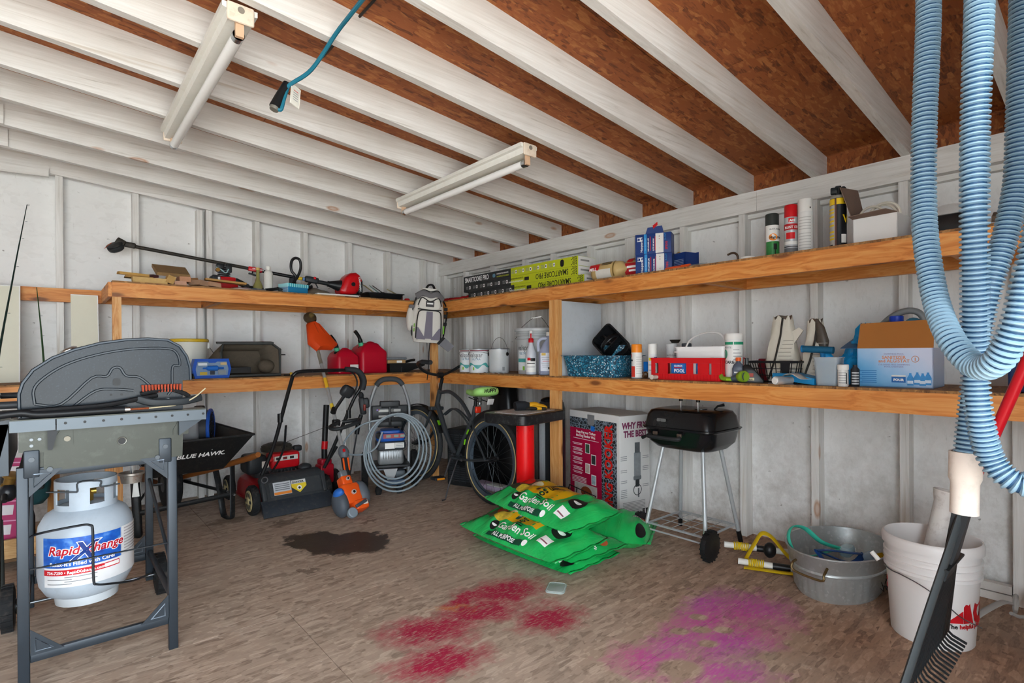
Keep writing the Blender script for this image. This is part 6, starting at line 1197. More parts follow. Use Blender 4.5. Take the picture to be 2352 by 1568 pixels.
for R_ in (.04, .07, .095): g.torus((.079, 0, .135), R_, .002, 26, 5, 'X')
g.build('front_grille', BLACK, o); MB().cyl((-.04, 0, .135), (.06, 0, .135), .035, n=16).build('motor', BLACK, o)
for k in range(5):
    a = 2 * PI * k / 5; MB().prism([(.02, -.015), (.09, -.03), (.095, .02), (.025, .015)], .003, Matrix.Translation((.03, 0, .135)) @ rotm(a, 0, 0) @ frame((0, 0, 0), (0, 1, 0), (.4, 0, 1))).build('blade', mat('#3a3e44', .4), o)
MB().rbox((-.02, -.118, .135), (.09, .035, .19), .02).build('grey_side', mat('#6d7074', .45), o); MB().rbox((.01, 0, .264), (.06, .05, .03), .01).build('carry_handle', BLACK, o); MB().tube([(-.06, -.1, .02), (.09, -.1, .02)], .009, 8).build('foot_bar', BLACK, o)
for x in (-.06, .09): MB().rbox((x, -.1, .02), (.025, .03, .03), .006).build('foot', mat('#9a9c9e', .4, .4), o)
MB().rbox((.01, -.06, .008), (.14, .07, .016), .006).build('base_plate', FB_, o)
# ------------------------------------------------------------------ lawn mower
MR = mat('#a3121c', .35, var=.2, dirt=.45, dirtc='#4b3a30'); MK = mat('#2e3134', .5, var=.15, dirt=.25)
mx, my = -1.885, -.5
o = thing('lawn_mower', 'red and black push mower with tall black handle, rear flap facing us', 'lawn mower', (mx, my, 0), .03)
b = MB(); secs = []
for z, k in ((.07, 1.0), (.09, 1.02), (.15, 1.0), (.185, .93), (.2, .8)): secs.append([(p[0] * k, p[1] * k, z) for p in rr(.46, .58, .16, 6)])
b.loft(secs); b.build('deck', MR, o, 35); MB().loft([[(p[0], p[1], z) for p in rr(.485, .6, .17, 6)] for z in (.062, .074)]).build('deck_skirt', MR, o)
WT = mat('#b5a67a', .5, dirt=.3)
for x in (-.255, .25):
    for y, rr_, nm in ((-.29, .1, 'rear_wheel'), (.27, .09, 'front_wheel')):
        M_ = Matrix.Translation((x, y, rr_ + .001)) @ rotm(0, PI / 2, 0); w_ = MB().lathe([(.045, -.024), (rr_ * .7, -.024), (rr_ * .94, -.024), (rr_, -.016), (rr_, .016), (rr_ * .94, .024), (rr_ * .7, .024), (.045, .024)], 28, M_).build(nm, RUBBER, o)
        tr = MB()
        for k in range(24): a = 2 * PI * k / 24; tr.box((0, 0, 0), (.034, .006, .006), Matrix.Translation((x, y + rr_ * math.cos(a), rr_ + .001 + rr_ * math.sin(a))) @ rotm(a - PI / 2, 0, 0) @ rotm(0, 0, .5))
        tr.build('tread', RUBBER, w_); s = -1 if x < 0 else 1
        MB().lathe([(rr_ * .72, 0), (rr_ * .72, .004), (rr_ * .6, .006), (.03, .0), (.02, .01), (0, .01)], 24, Matrix.Translation((x + s * .024, y, rr_)) @ rotm(0, s * PI / 2, 0)).build('wheel_rim', WT, w_)
        for k in range(6): a = 2 * PI * k / 6; MB().prism(ell(.011, .02, 10), .002, Matrix.Translation((x + s * .0295, y + .045 * math.cos(a), rr_ + .045 * math.sin(a))) @ rotm(0, s * PI / 2, 0) @ rotm(0, 0, a)).build('rim_slot', mat('#2e3134', .5), w_)
# engine
b = MB(); b.rbox((-.03, .05, .24), (.3, .3, .09), .06); b.build('engine_base', MK, o); MB().rbox((.03, -.06, .315), (.21, .14, .12), .02).build('engine_shroud', mat('#b8131c', .35, var=.1), o, 30); MB().rbox((.03, -.133, .335), (.17, .004, .035), .002).build('shroud_label', mat('#c9c4bd', .5), o)
for k in range(3): MB().rbox((-.03 + .05 * k, -.137, .335), (.03, .003, .018), .001).build('label_print', BTXT if k != 1 else mat('#6d1c1c', .5), o)
b = MB(); b.rbox((-.16, .0, .30), (.14, .2, .14), .03); b.build('air_filter', mat('#202326', .5), o); MB().rbox((-.11, -.105, .30), (.05, .006, .05), .003).build('warning_sticker', mat('#c8bfb4', .5), o)
MB().lathe([(.11, .0), (.115, .02), (.1, .045), (.06, .058), (0, .06)], 28, Matrix.Translation((.02, .04, .37))).build('recoil_cover', mat('#3a3730', .6, dirt=.5), o)
for k in range(16): a = 2 * PI * k / 16; MB().box((0, 0, 0), (.05, .006, .012), Matrix.Translation((.02 + .085 * math.cos(a), .04 + .085 * math.sin(a), .412)) @ rotm(0, .4, a)).build('recoil_vane', mat('#2a2823', .6), o)
MB().rbox((.15, -.03, .38), (.06, .05, .045), .012).build('fuel_cap', mat('#2b2d30', .5), o); b = MB()
for k in range(9): b.rbox((-.06 + .026 * k, -.11, .225), (.006, .04, .05), .002)
b.build('cooling_fins', mat('#55585a', .4, .6), o); MB().ball((-.07, -.11, .33), (.03, .02, .022)).build('primer_bulb', mat('#c01a1f', .4), o)
# rear discharge flap and grass guard
b = MB(); b.loft([[(-.22, -.40, .1), (.235, -.40, .1), (.235, -.37, .1), (-.22, -.37, .1)], [(-.225, -.335, .235), (.225, -.335, .235), (.225, -.30, .235), (-.225, -.30, .235)], [(-.2, -.30, .262), (.2, -.30, .262), (.2, -.26, .262), (-.2, -.26, .262)]]); b.build('rear_door', MK, o)
fy = (0, .435, 1)
def onf(x, z): return (x, -.40 + (z - .1) * .48 - .001, z)
plate(o, 'door_panel', mat('#33373a', .5, dirt=.2), onf(.01, .165), (1, 0, 0), (0, .48, 1), .36, .11, t=.006, r=.01); plate(o, 'warning_label', mat('#b9bcc0', .45), onf(-.085, .168), (1, 0, 0), (0, .48, 1), .12, .09, lift=.0085); plate(o, 'orange_strip', mat('#d98132', .45), onf(-.085, .138), (1, 0, 0), (0, .48, 1), .118, .018, lift=.0098)
for k in range(4): plate(o, 'print_line', mat('#62656a', .5), onf(-.085, .195 - .012 * k), (1, 0, 0), (0, .48, 1), .1, .005, lift=.0098)
plate(o, 'danger_label', mat('#cfcfcb', .45), onf(.03, .192), (1, 0, 0), (0, .48, 1), .1, .03, lift=.0085); text('DANGER', o, BTXT, onf(-.015, .186), (1, 0, 0), (0, .48, 1), .02, bold=.0006, lift=.0102)
MB().prism([(-.052, .03), (.052, .03), (.052, .008), (0, -.035), (-.052, .008)], .0008, frame(onf(.03, .155), (1, 0, 0), (0, .48, 1)), .009).build('danger_shield', mat('#dcc02e', .45), o); MB().prism(ell(.017, .017, 14), .0008, frame(onf(.03, .155), (1, 0, 0), (0, .48, 1)), .0102).build('danger_sign', WHITE, o); MB().prism(ell(.009, .009, 10), .0008, frame(onf(.03, .153), (1, 0, 0), (0, .48, 1)), .0114).build('danger_glyph', BTXT, o)
for x in (-.205, .215): MB().rbox((x, -.36, .17), (.03, .03, .15), .006, R=rotm(-.44, 0, 0)).build('door_rib', MK, o)
b = MB(); b.loft([[(-.235, -.43, .075), (.25, -.43, .075), (.25, -.39, .105), (-.235, -.39, .105)], [(-.24, -.46, .045), (.255, -.46, .045), (.255, -.44, .035), (-.24, -.44, .035)], [(-.24, -.475, .012), (.26, -.475, .012), (.26, -.47, .008), (-.24, -.47, .008)]]); b.build('trailing_flap', mat('#2b3138', .45, var=.2, dirt=.3), o)
MB().ball((.14, -.2, .26), (.05, .05, .03)).build('deck_cap', MK, o)
# handle
HB = mat('#17181a', .35)
L_ = [(-.215, -.36, .28), (-.146, -.4, .489), (-.103, -.45, .714), (-.069, -.52, .93), (-.06, -.535, .965), (-.02, -.54, .987), (.12, -.54, .99), (.31, -.54, .989), (.38, -.54, .98), (.416, -.54, .954), (.44, -.53, .9), (.43, -.52, .84), (.386, -.5, .761), (.304, -.43, .505), (.222, -.36, .265)]
MB().tube(curve(L_, 5), .0125, 10).build('handle_tube', HB, o)
MB().tube(curve([(.3, -.555, .995), (.385, -.56, .985), (.43, -.555, .95), (.45, -.55, .9), (.44, -.54, .84)], 6), .02, 10).build('grip_foam', mat('#2a2d30', .7), o); MB().tube(curve([(.06, -.56, .985), (.2, -.57, .99), (.34, -.565, .975), (.39, -.56, .9), (.37, -.55, .8)], 6), .006, 8).build('bail_bar', HB, o)
b = MB(); b.rbox((.34, -.5, .83), (.1, .06, .09), .03, R=rotm(.3, .5, 0)); b.build('drive_control', mat('#26282b', .45), o); MB().tube([(.34, -.5, .83), (.25, -.47, .69)], .012, 8).build('control_arm', HB, o); MB().cyl((.24, -.48, .68), (.26, -.46, .71), .02, n=12).build('control_knob', BLACK, o)
for p in ((-.118, -.44, .67), (.36, -.48, .66)): MB().cyl((p[0], p[1], p[2] - .03), (p[0], p[1], p[2] + .03), .018, n=12).build('handle_joint', HB, o)
for dx in (.012, .02): MB().tube(curve([(-.105 + dx, -.465, .62), (-.115 + dx, -.44, .45), (-.17 + dx, -.38, .3), (-.12, -.2, .27)], 5), .004, 6).build('control_cable', BLACK, o)
MB().tube([(.07, .03, .42), (.4, -.4, .62)], .002, 5).build('starter_rope', mat('#3a3733', .7), o); MB().torus((-.2, -.365, .245), .02, .004, 14, 6, 'Y').build('latch_ring', STEEL, o); MB().tube([(.222, -.36, .265), (.3, -.41, .42)], .01, 8).build('lower_bracket', HB, o)
# ------------------------------------------------------------------ trimmer leaning head-up against the shelf
o = thing('brush_cutter', 'orange string trimmer leaning upside down with its guard up by the wall', 'trimmer', (0, 0, 0))
Q0, Q1 = Vector((-1.612, -1.14, .36)), Vector((-1.585, -.42, 1.37)); D = (Q1 - Q0).normalized(); LQ = (Q1 - Q0).length
SV = mat('#b7babb', .35, .5, var=.1)
MB().cyl(Q0 + D * .08, Q1, .0128, n=14).build('shaft', SV, o); MB().cyl(Q0 + D * (LQ - .42), Q1, .0132, n=14).build('dirty_shaft', mat('#8b8374', .6, .2, dirt=.6), o)
MB().cyl(Q0 + D * .60, Q0 + D * .69, .0136, n=14).build('yellow_sticker', mat('#e3b02a', .45), o); MB().cyl(Q0 + D * .38, Q0 + D * .46, .0136, n=14).build('yellow_sticker', mat('#e3c23a', .45), o)
sd = Vector((1, 0, 0)); nrm = D.cross(sd).normalized()
text('Husqvarna', o, BTXT, Q0 + D * 1.06 - nrm * 0 + Vector((-.006, -.0145, -.005)), -D, sd, .024, bold=.0006)
M_ = frame(Q1, sd, D)   # local z out of the plane of the guard
b = MB(); gp = [(-.045, -.04), (.0, -.02), (.05, -.05), (.125, -.17), (.16, -.24), (.1, -.29), (.02, -.285), (-.02, -.3), (-.075, -.23), (-.055, -.1)]
b.loft([[(x, y, .004) for x, y in gp], [(x * .97, y, .03) for x, y in gp], [(x * .7 + .01, y * .9 - .02, .055) for x, y in gp]], True, M=M_); b.build('guard', mat('#d8481a', .4, var=.1), o, 45)
for x0, x1 in ((.03, .1), (.0, .03)): MB().tube([M_ @ Vector((x0, -.06, .058)), M_ @ Vector((x1, -.25, .045))], .004, 6).build('guard_rib', mat('#b53c14', .4), o)
MB().lathe([(0, -.02), (.03, -.02), (.05, -.012), (.052, .0), (.045, .02), (.02, .03), (0, .03)], 24, M_ @ Matrix.Translation((-.005, .02, .02))).build('line_head', mat('#4f3f2c', .5, .3, dirt=.3), o); MB().lathe([(.02, .03), (.02, .045), (.012, .05), (0, .05)], 14, M_ @ Matrix.Translation((-.005, .02, .02))).build('spool_nut', mat('#8a7446', .4, .5), o)
MB().tube([Q1 - D * .05, Q1 + Vector((-.005, -.005, .005))], [.014, .02], 12).build('gear_neck', mat('#a58e56', .4, .5), o)
lp = [(Q0 + D * .30) + Vector(v) for v in ((.0, -.02, .0), (-.05, -.05, -.01), (-.085, -.1, -.02), (-.06, -.15, -.025), (.02, -.16, -.01), (.1, -.15, .01), (.13, -.1, .02), (.1, -.05, .012), (.04, -.02, .005))]
MB().tube(curve(lp, 5), .014, 10).build('loop_handle', mat('#25282a', .5), o); MB().rbox((0, 0, 0), (.05, .05, .05), .01).xf(Matrix.Translation(Q0 + D * .3)).build('handle_clamp', BLACK, o)
Hs = Q0 + D * .06; mg = mat('#5b6168', .45)
MB().ball((0, 0, 0), (.036, .04, .055), 14, 10).xf(Matrix.Translation(Hs + Vector((0, 0, .0))) @ rotm(-.6, 0, 0)).build('throttle_housing', mg, o); MB().rbox((0, 0, 0), (.018, .01, .022), .003).xf(Matrix.Translation(Hs + Vector((-.012, -.035, .02))) @ rotm(-.6, 0, 0)).build('stop_switch', RED, o)
Eg = Vector((-1.655, -1.31, .12))
MB().tube([Hs + Vector((0, -.01, -.03)), Hs.lerp(Eg, .35), Hs.lerp(Eg, .6)], [.026, .022, .026], 12).build('rear_grip', mat('#25282a', .5), o)
for s in (-1, 1): MB().tube([Hs.lerp(Eg, .12) + Vector((s * .017, -.02, 0)), Hs.lerp(Eg, .38) + Vector((s * .017, -.02, 0))], .006, 6).build('orange_inlay', mat('#e8591c', .4), o)
OR = mat('#e4561a', .35, var=.06); R_ = rotm(-.55, 0, .12)
b = MB(); b.rbox((0, 0, .13), (.075, .08, .07), .012); b.rbox((0, 0, .03), (.14, .13, .15), .03); b.rbox((.035, -.02, -.06), (.11, .12, .07), .025); b.xf(Matrix.Translation(Eg) @ R_); b.build('engine_cover', OR, o, 30)
MB().ball((.085, .0, .02), (.06, .075, .1), 16, 10).xf(Matrix.Translation(Eg) @ R_).build('muffler_cover', mat('#5b6168', .5), o); MB().ball((-.075, 0, -.01), (.05, .075, .095), 16, 10).xf(Matrix.Translation(Eg) @ R_).build('starter_housing', mat('#4a5058', .5), o); MB().ball((-.085, -.03, .05), (.035, .05, .035), 12, 8).xf(Matrix.Translation(Eg) @ R_).build('blue_filter', mat('#2a66b8', .45), o)
MB().rbox((0, 0, .125), (.05, .05, .05), .01).xf(Matrix.Translation(Eg) @ R_ @ Matrix.Translation((0, 0, .06))).build('neck_clamp', mat('#7f858b', .4, .4), o)
for p, r_ in (((0, -.068, .03), .016), ((0, -.045, .135), .012)): MB().cyl(Vector(p), Vector(p) + Vector((0, -.012, 0)), r_, n=14).xf(Matrix.Translation(Eg) @ R_).build('round_port', mat('#d9d7d2', .4, .4), o); MB().cyl(Vector(p) + Vector((0, -.012, 0)), Vector(p) + Vector((0, -.014, 0)), r_ * .6, n=12).xf(Matrix.Translation(Eg) @ R_).build('port_hole', BLACK, o)
MB().lathe([(.034, 0), (.034, .025), (.028, .03), (0, .03)], 18, Matrix.Translation(Eg) @ R_ @ Matrix.Translation((-.055, -.06, -.105)) @ rotm(PI / 2, 0, 0)).build('fuel_cap', mat('#7d8891', .4), o); MB().rbox((.02, -.085, -.06), (.09, .02, .022), .006, R=rotm(0, -.3, 0)).xf(Matrix.Translation(Eg) @ R_).build('choke_lever', mat('#434a52', .5), o); MB().rbox((.055, -.083, -.055), (.035, .003, .03), .002).xf(Matrix.Translation(Eg) @ R_).build('sticker', mat('#d5c9bd', .5), o)
# red block standing by the mower wheel
o = thing('edger', 'black and red lawn edger head standing behind the mower wheel', 'edger', (-1.55, -.60, 0), .1); MB().rbox((0, 0, .17), (.115, .1, .15), .014).build('motor_cover', mat('#b5162a', .4), o); MB().rbox((0, 0, .262), (.09, .08, .05), .014).build('neck', mat('#a3132a', .4), o); MB().tube([(0, 0, .28), (0, .0, .36), (.02, .02, .55), (.04, .04, .7)], .022, 12).build('pole', BLACK, o); MB().tube([(0, 0, .36), (.005, .0, .42)], .024, 12).build('red_collar', RED, o)
MB().lathe([(.02, -.02), (.085, -.02), (.095, -.012), (.095, .012), (.085, .02), (.02, .02)], 24, Matrix.Translation((.085, 0, .096)) @ rotm(0, PI / 2, 0)).build('wheel', RUBBER, o); MB().rbox((0, .05, .06), (.08, .1, .1), .01).build('blade_guard', BLACK, o); MB().rbox((-.01, -.052, .15), (.06, .006, .02), .004).build('badge', mat('#6d1020', .5), o)
# ------------------------------------------------------------------ pressure washer
ALU = mat('#a9adb0', .35, .5, var=.08); pwx, pwy = -1.085, -.80
o = thing('pressure_washer', 'blue and black pressure washer on grey frame with hose looped over it', 'pressure washer', (pwx, pwy, 0), -.42)
fp = [(-.15, .03, .12), (-.155, .03, .4), (-.16, .03, .62), (-.15, .02, .72), (-.11, .0, .84), (-.08, -.005, .88), (-.04, -.005, .897), (.04, -.005, .897), (.08, -.005, .88), (.11, .0, .84), (.15, .02, .72), (.16, .03, .62), (.155, .03, .4), (.15, .03, .12)]
MB().tube(curve(fp, 4), .0145, 10).build('frame_tube', ALU, o); MB().tube(curve([(-.105, .0, .85), (-.08, -.005, .88), (-.04, -.005, .898), (.04, -.005, .898), (.08, -.005, .88), (.105, .0, .85)], 5), .021, 12).build('grip_foam', mat('#3f4245', .75), o)
b = MB(); b.rbox((0, .0, .62), (.29, .05, .13), .012, .006); b.rbox((0, -.0, .69), (.16, .05, .06), .012, .005); b.rbox((0, -.005, .535), (.2, .05, .05), .01); b.build('control_panel', mat('#222426', .45), o)
for x, z, w2, h2 in ((-.03, .645, .12, .02), (.05, .645, .07, .02), (-.04, .6, .1, .016), (.06, .6, .06, .016), (-.01, .54, .12, .014)): fr_plate(o, 'panel_print', mat('#bfbfba', .5), x, z, w2, h2, .052)
for x in (-.1, -.085): fr_plate(o, 'panel_mark', RED if x > -.09 else mat('#8b6cc0', .5), x, .652, .01, .012, .052)
MB().rbox((.0, -.03, .60), (.022, .014, .16), .005).build('hose_strap', BLACK, o)
BL = mat('#1d53a8', .4, var=.12); b = MB(); b.rbox((.0, -.03, .44), (.23, .2, .07), .04); b.rbox((0, -.03, .475), (.16, .16, .04), .03); b.build('engine_cover', BL, o, 35); MB().rbox((0, -.03, .375), (.235, .205, .07), .03).build('air_box', mat('#3b3f45', .5), o)
fr_plate(o, 'cover_sticker', mat('#9c4a4a', .5), .02, .452, .16, .035, .262); 
for x in (-.02, .04, .09): fr_plate(o, 'sticker_window', mat('#7e8f86', .4), x, .452, .035, .02, .262, lift=.0014)
fr_plate(o, 'white_label', WHITE, -.01, .375, .075, .045, .268); fr_plate(o, 'white_label', mat('#d9d9d5', .5), .065, .378, .07, .04, .268)
for k in range(3): fr_plate(o, 'label_print', GREYP, .065, .388 - .012 * k, .055, .004, .268, lift=.0014)
MB().cyl((-.095, -.09, .46), (-.095, -.13, .455), .022, n=14).build('fuel_cap', BLACK, o)
b = MB(); b.rbox((0, -.03, .28), (.2, .17, .12), .02); b.build('crankcase', mat('#8b8e90', .4, .5, dirt=.3), o); b = MB()
for k in range(7): b.rbox((-.06 + .02 * k, -.12, .30), (.006, .02, .06), .002)
b.build('cooling_fins', mat('#a9adb0', .35, .6), o); b = MB(); b.rbox((0, 0, .21), (.3, .26, .02), .02); b.build('base_plate', mat('#2b2d30', .5), o); b = MB(); b.loft([[(-.06, -.12, .19), (.05, -.12, .19), (.05, -.02, .19), (-.06, -.02, .19)], [(-.03, -.11, .1), (.02, -.11, .1), (.02, -.03, .1), (-.03, -.03, .1)]]); b.build('pump', mat('#c0c3c4', .35, .5), o); MB().rbox((.07, -.05, .14), (.09, .1, .06), .02).build('pump_cover', mat('#4a5258', .5), o); MB().rbox((.03, -.06, .075), (.16, .1, .045), .015).build('lower_guard', mat('#4b6079', .5), o)
for x in (-.2, .2):
    M_ = Matrix.Translation((x, .06, .151)) @ rotm(0, PI / 2, 0); w_ = MB().lathe([(.06, -.025), (.115, -.027), (.142, -.024), (.15, -.012), (.15, .012), (.142, .024), (.115, .027), (.06, .025)], 32, M_).build('wheel', RUBBER, o)
    tr = MB()
    for k in range(40): a = 2 * PI * k / 40; tr.box((0, 0, 0), (.03, .006, .005), Matrix.Translation((x, .06 + .15 * math.cos(a), .151 + .15 * math.sin(a))) @ rotm(a - PI / 2, 0, 0) @ rotm(0, 0, .5 if k % 2 else -.5))
    tr.build('tread', RUBBER, w_); s = 1 if x > 0 else -1; MB().lathe([(.108, -.02), (.112, .026), (.1, .03), (.09, .01), (.03, .012), (.025, .03), (0, .03)], 28, Matrix.Translation((x, .06, .151)) @ rotm(0, s * PI / 2, 0)).build('wheel_rim', mat('#b9bcbf', .35, .4), w_)
    for k in range(8): a = 2 * PI * k / 8; MB().tube([(x + s * .024, .06 + .03 * math.cos(a), .151 + .03 * math.sin(a)), (x + s * .02, .06 + .1 * math.cos(a), .151 + .1 * math.sin(a))], .006, 6).build('spoke', mat('#b9bcbf', .35, .4), w_)
MB().cyl((-.2, .06, .151), (.2, .06, .151), .009, n=10).build('axle', STEEL, o)
for x in (-.1, .06): MB().lathe([(.0, 0), (.02, 0), (.028, .03), (.02, .06), (0, .06)], 12, Matrix.Translation((x, -.14, 0))).build('rubber_foot', RUBBER, o)
HO = mat('#8b979e', .45, var=.08); hs = []
rn = random.Random(5)
for k in range(4):
    cx, rx, rz_, zc = .02 + rn.uniform(-.03, .03), .19 + .022 * k, .25 + .018 * k, .37 - .012 * k
    for i in range(20):
        a = -PI / 2 - 2 * PI * i / 20; yy = -.17 - .014 * k - .01 * math.sin(2 * a)
        hs.append((cx + rx * math.sin(-a - PI / 2) * (1 if True else 1), yy, max(.03 + .012 * k, zc + rz_ * math.cos(-a - PI / 2)) if False else zc + rz_ * math.cos(a + PI / 2)))
MB().tube(curve(hs, 2), .0075, 7).build('hose', HO, o); MB().tube(curve([(-.05, -.2, .6), (-.2, -.2, .57), (-.3, -.17, .5), (-.36, -.15, .41), (-.33, -.16, .34), (-.22, -.18, .33), (-.12, -.2, .38), (-.07, -.2, .5)], 6), .0075, 7).build('hose_end', HO, o)
b = MB(); b.rbox((0, 0, .0), (.05, .045, .14), .014); b.rbox((.03, 0, .02), (.05, .04, .08), .012); b.ball((0, 0, .085), (.022, .022, .03)); b.xf(Matrix.Translation((-.215, -.03, .69)) @ rotm(0, -.12, 0)); b.build('spray_gun', mat('#26282b', .5), o); MB().rbox((-.2, -.06, .68), (.02, .02, .05), .006).build('gun_trigger', mat('#7a2a20', .5), o)
MB().tube([(-.225, -.04, .62), (-.25, -.05, .55), (-.26, -.055, .47)], [.016, .02, .018], 10).build('lance_grip', BLACK, o); MB().tube([(-.26, -.055, .47), (-.29, -.07, .3), (-.315, -.08, .15)], .006, 8).build('lance', mat('#3b3d40', .4, .5), o); MB().cyl((-.315, -.08, .15), (-.318, -.081, .125), .011, n=10).build('lance_nozzle', STEEL, o)

# ------------------------------------------------------------------ bicycle, front wheel to the back wall
BF = mat('#3a3f43', .38, .3, var=.08); LIMEB = mat('#a5dd7c', .45, var=.06); LIMEG = mat('#77c21c', .45)
bx_, yF, yR = -.755, -.66, -1.70
o = thing('bicycle', 'grey cruiser bicycle with lime seat standing in the corner', 'bicycle', (bx_, 0, .001), 0, rot=(0, .045, 0))
RW_ = .325
def wheel(y, steer=0.0):
    Mw = Matrix.Translation((0, y, RW_)) @ rotm(0, 0, steer)
    w_ = MB().torus((0, 0, 0), RW_ - .022, .022, 48, 10, 'X').xf(Mw).build('tyre', mat('#2a2c2e', .75, var=.15, dirt=.2), o); MB().torus((-.019, 0, 0), RW_ - .04, .0035, 48, 6, 'X').xf(Mw).build('cream_line', mat('#c9b27a', .6), w_); MB().torus((.019, 0, 0), RW_ - .04, .0035, 48, 6, 'X').xf(Mw).build('cream_line', mat('#c9b27a', .6), w_)
    MB().lathe([(RW_ - .075, -.016), (RW_ - .045, -.018), (RW_ - .04, -.012), (RW_ - .04, .012), (RW_ - .045, .018), (RW_ - .075, .016), (RW_ - .07, 0)], 48, Mw @ rotm(0, PI / 2, 0), False).build('rim', mat('#4d5a66', .35, .3), o)
    MB().cyl((-.035, 0, 0), (.035, 0, 0), .02, n=14).xf(Mw).build('hub', BLACK, o); MB().cyl((-.06, 0, 0), (.06, 0, 0), .006, n=8).xf(Mw).build('axle', STEEL, o)
    for k in range(28):
        a = 2 * PI * k / 28; s = 1 if k % 2 else -1; a2 = a + (.5 if k % 4 < 2 else -.5)
        MB().tube([(s * .03, .018 * math.cos(a2), .018 * math.sin(a2)), (s * .004, (RW_ - .07) * math.cos(a), (RW_ - .07) * math.sin(a))], .0014, 4).xf(Mw).build('spoke', mat('#3b3f42', .4, .6), w_)
    # mudguard
    pts = [(0, (RW_ + .012) * math.cos(a), (RW_ + .012) * math.sin(a)) for a in [math.radians(t) for t in (range(-20, 175, 8) if y < -1 else range(20, 215, 8))]]
    if y < -1: pts = [(p[0], -p[1], p[2]) for p in pts]
    if y >= -1: pts = [(p[0], -p[1], p[2]) for p in pts]
    MB().tube(pts, .02, 8, flat=(.004, .028)).xf(Mw).build('mudguard', mat('#1b1d1e', .4), o)
    for t in ((150, 165) if y < -1 else (35, 195)):
        a = math.radians(t); c_ = Vector((0, -(RW_ + .018) * math.cos(a), (RW_ + .018) * math.sin(a))); MB().rbox((0, 0, 0), (.03, .045, .006), .004).xf(Mw @ Matrix.Translation(c_) @ rotm(-(a - PI / 2), 0, 0)).build('lime_flash', LIMEG, o)
wheel(yF, .12); wheel(yR)
HT, HBt = Vector((0, -.985, .80)), Vector((0, -.945, .66)); BBk = Vector((0, -1.25, .285)); ST = Vector((0, -1.46, .62)); SCl = Vector((0, -1.475, .70)); RH = Vector((0, yR, RW_)); FH = Vector((0, yF, RW_))
MB().tube([HT, HBt], .02, 12).build('head_tube', BF, o); MB().tube(curve([HBt + Vector((0, -.01, .02)), (0, -1.03, .56), (0, -1.12, .42), BBk], 7), .021, 12).build('down_tube', BF, o); MB().tube(curve([HT + Vector((0, -.01, -.02)), (0, -1.14, .79), (0, -1.3, .72), (0, -1.43, .60), (0, -1.47, .55)], 7), .015, 10).build('top_tube', BF, o); MB().tube([BBk, ST, SCl], .016, 12).build('seat_tube', BF, o)
for s in (-1, 1):
    MB().tube(curve([(s * .018, -1.465, .58), (s * .045, -1.58, .45), (s * .06, yR, RW_)], 6), .008, 8).build('seat_stay', BF, o); MB().tube(curve([(s * .02, -1.27, .285), (s * .05, -1.45, .29), (s * .06, yR, RW_)], 5), .009, 8).build('chain_stay', BF, o); MB().tube(curve([(s * .012, -1.06, .6), (s * .012, -1.2, .66), (s * .014, -1.36, .60), (s * .014, -1.47, .50)], 7), .0075, 8).build('accent_tube', BF, o)
    MB().tube(curve([(s * .045, -.925, .62), (s * .052, -.87, .5), (s * .055, -.75, .36), (s * .055, yF, RW_)], 6), .011, 8).build('fork_blade', BF, o)
MB().rbox((0, -.935, .645), (.13, .05, .03), .01).build('fork_crown', BF, o); MB().tube([HT, HT + Vector((0, -.012, .05)), HT + Vector((0, -.03, .1))], .014, 10).build('stem', BLACK, o)
hb = HT + Vector((0, -.0, .125)); MB().cyl(hb + Vector((-.02, 0, 0)), hb + Vector((.02, 0, 0)), .024, n=12).build('stem_clamp', BLACK, o)
MB().tube(curve([hb + Vector(v) for v in ((-.26, -.24, .1), (-.27, -.12, .105), (-.22, -.0, .08), (-.12, .03, .02), (0, .0, 0), (.12, .03, .03), (.24, .0, .1), (.3, -.1, .125), (.31, -.2, .13))], 6), .0115, 8).build('handlebar', BLACK, o)
MB().tube([hb + Vector((.3, -.1, .125)), hb + Vector((.31, -.22, .13))], .0165, 10).build('grip', LIMEG, o); MB().tube([hb + Vector((-.268, -.14, .104)), hb + Vector((-.26, -.26, .1))], .0175, 10).build('grip', mat('#2b2e31', .7), o)
# saddle
sx, sy, sz = 0, -1.50, .80; secs = []
for y, w_, z, h in ((.13, .02, .0, .02), (.11, .05, .005, .04), (.05, .075, .0, .05), (-.02, .12, .004, .06), (-.08, .2, .012, .07), (-.13, .21, .02, .07), (-.155, .17, .02, .055), (-.165, .09, .02, .03)): secs.append([(sx + p[0], sy + y, sz + z + p[1]) for p in ell(w_ / 2, h / 2, 16, 3)])
MB().loft(secs).build('saddle', LIMEB, o, 60); MB().tube([(0, -1.48, .70), (0, -1.487, .775)], .0125, 10).build('seat_post', BLACK, o)
for s in (-1, 1): MB().lathe([(.014, 0), (.016, .01), (.012, .02), (.016, .03), (.012, .04), (.016, .05), (.014, .055)], 12, Matrix.Translation((s * .05, -1.6, .72))).build('saddle_spring', STEEL, o); MB().tube([(s * .02, -1.42, .765), (s * .035, -1.55, .745), (s * .05, -1.6, .73)], .004, 6).build('saddle_rail', BLACK, o)
text('HUFFY', o, BTXT, (-.065, sy - .168, sz + .012), (1, 0, .05), (0, .1, 1), .038, bold=.0012, shear=.2, lift=.002); MB().rbox((0, -1.665, .745), (.07, .006, .045), .004, R=rotm(.3, 0, .2)).build('white_tag', WHITE, o)
MB().rbox((0, -1.515, .675), (.05, .02, .05), .008).build('reflector', mat('#d8331c', .2), o)
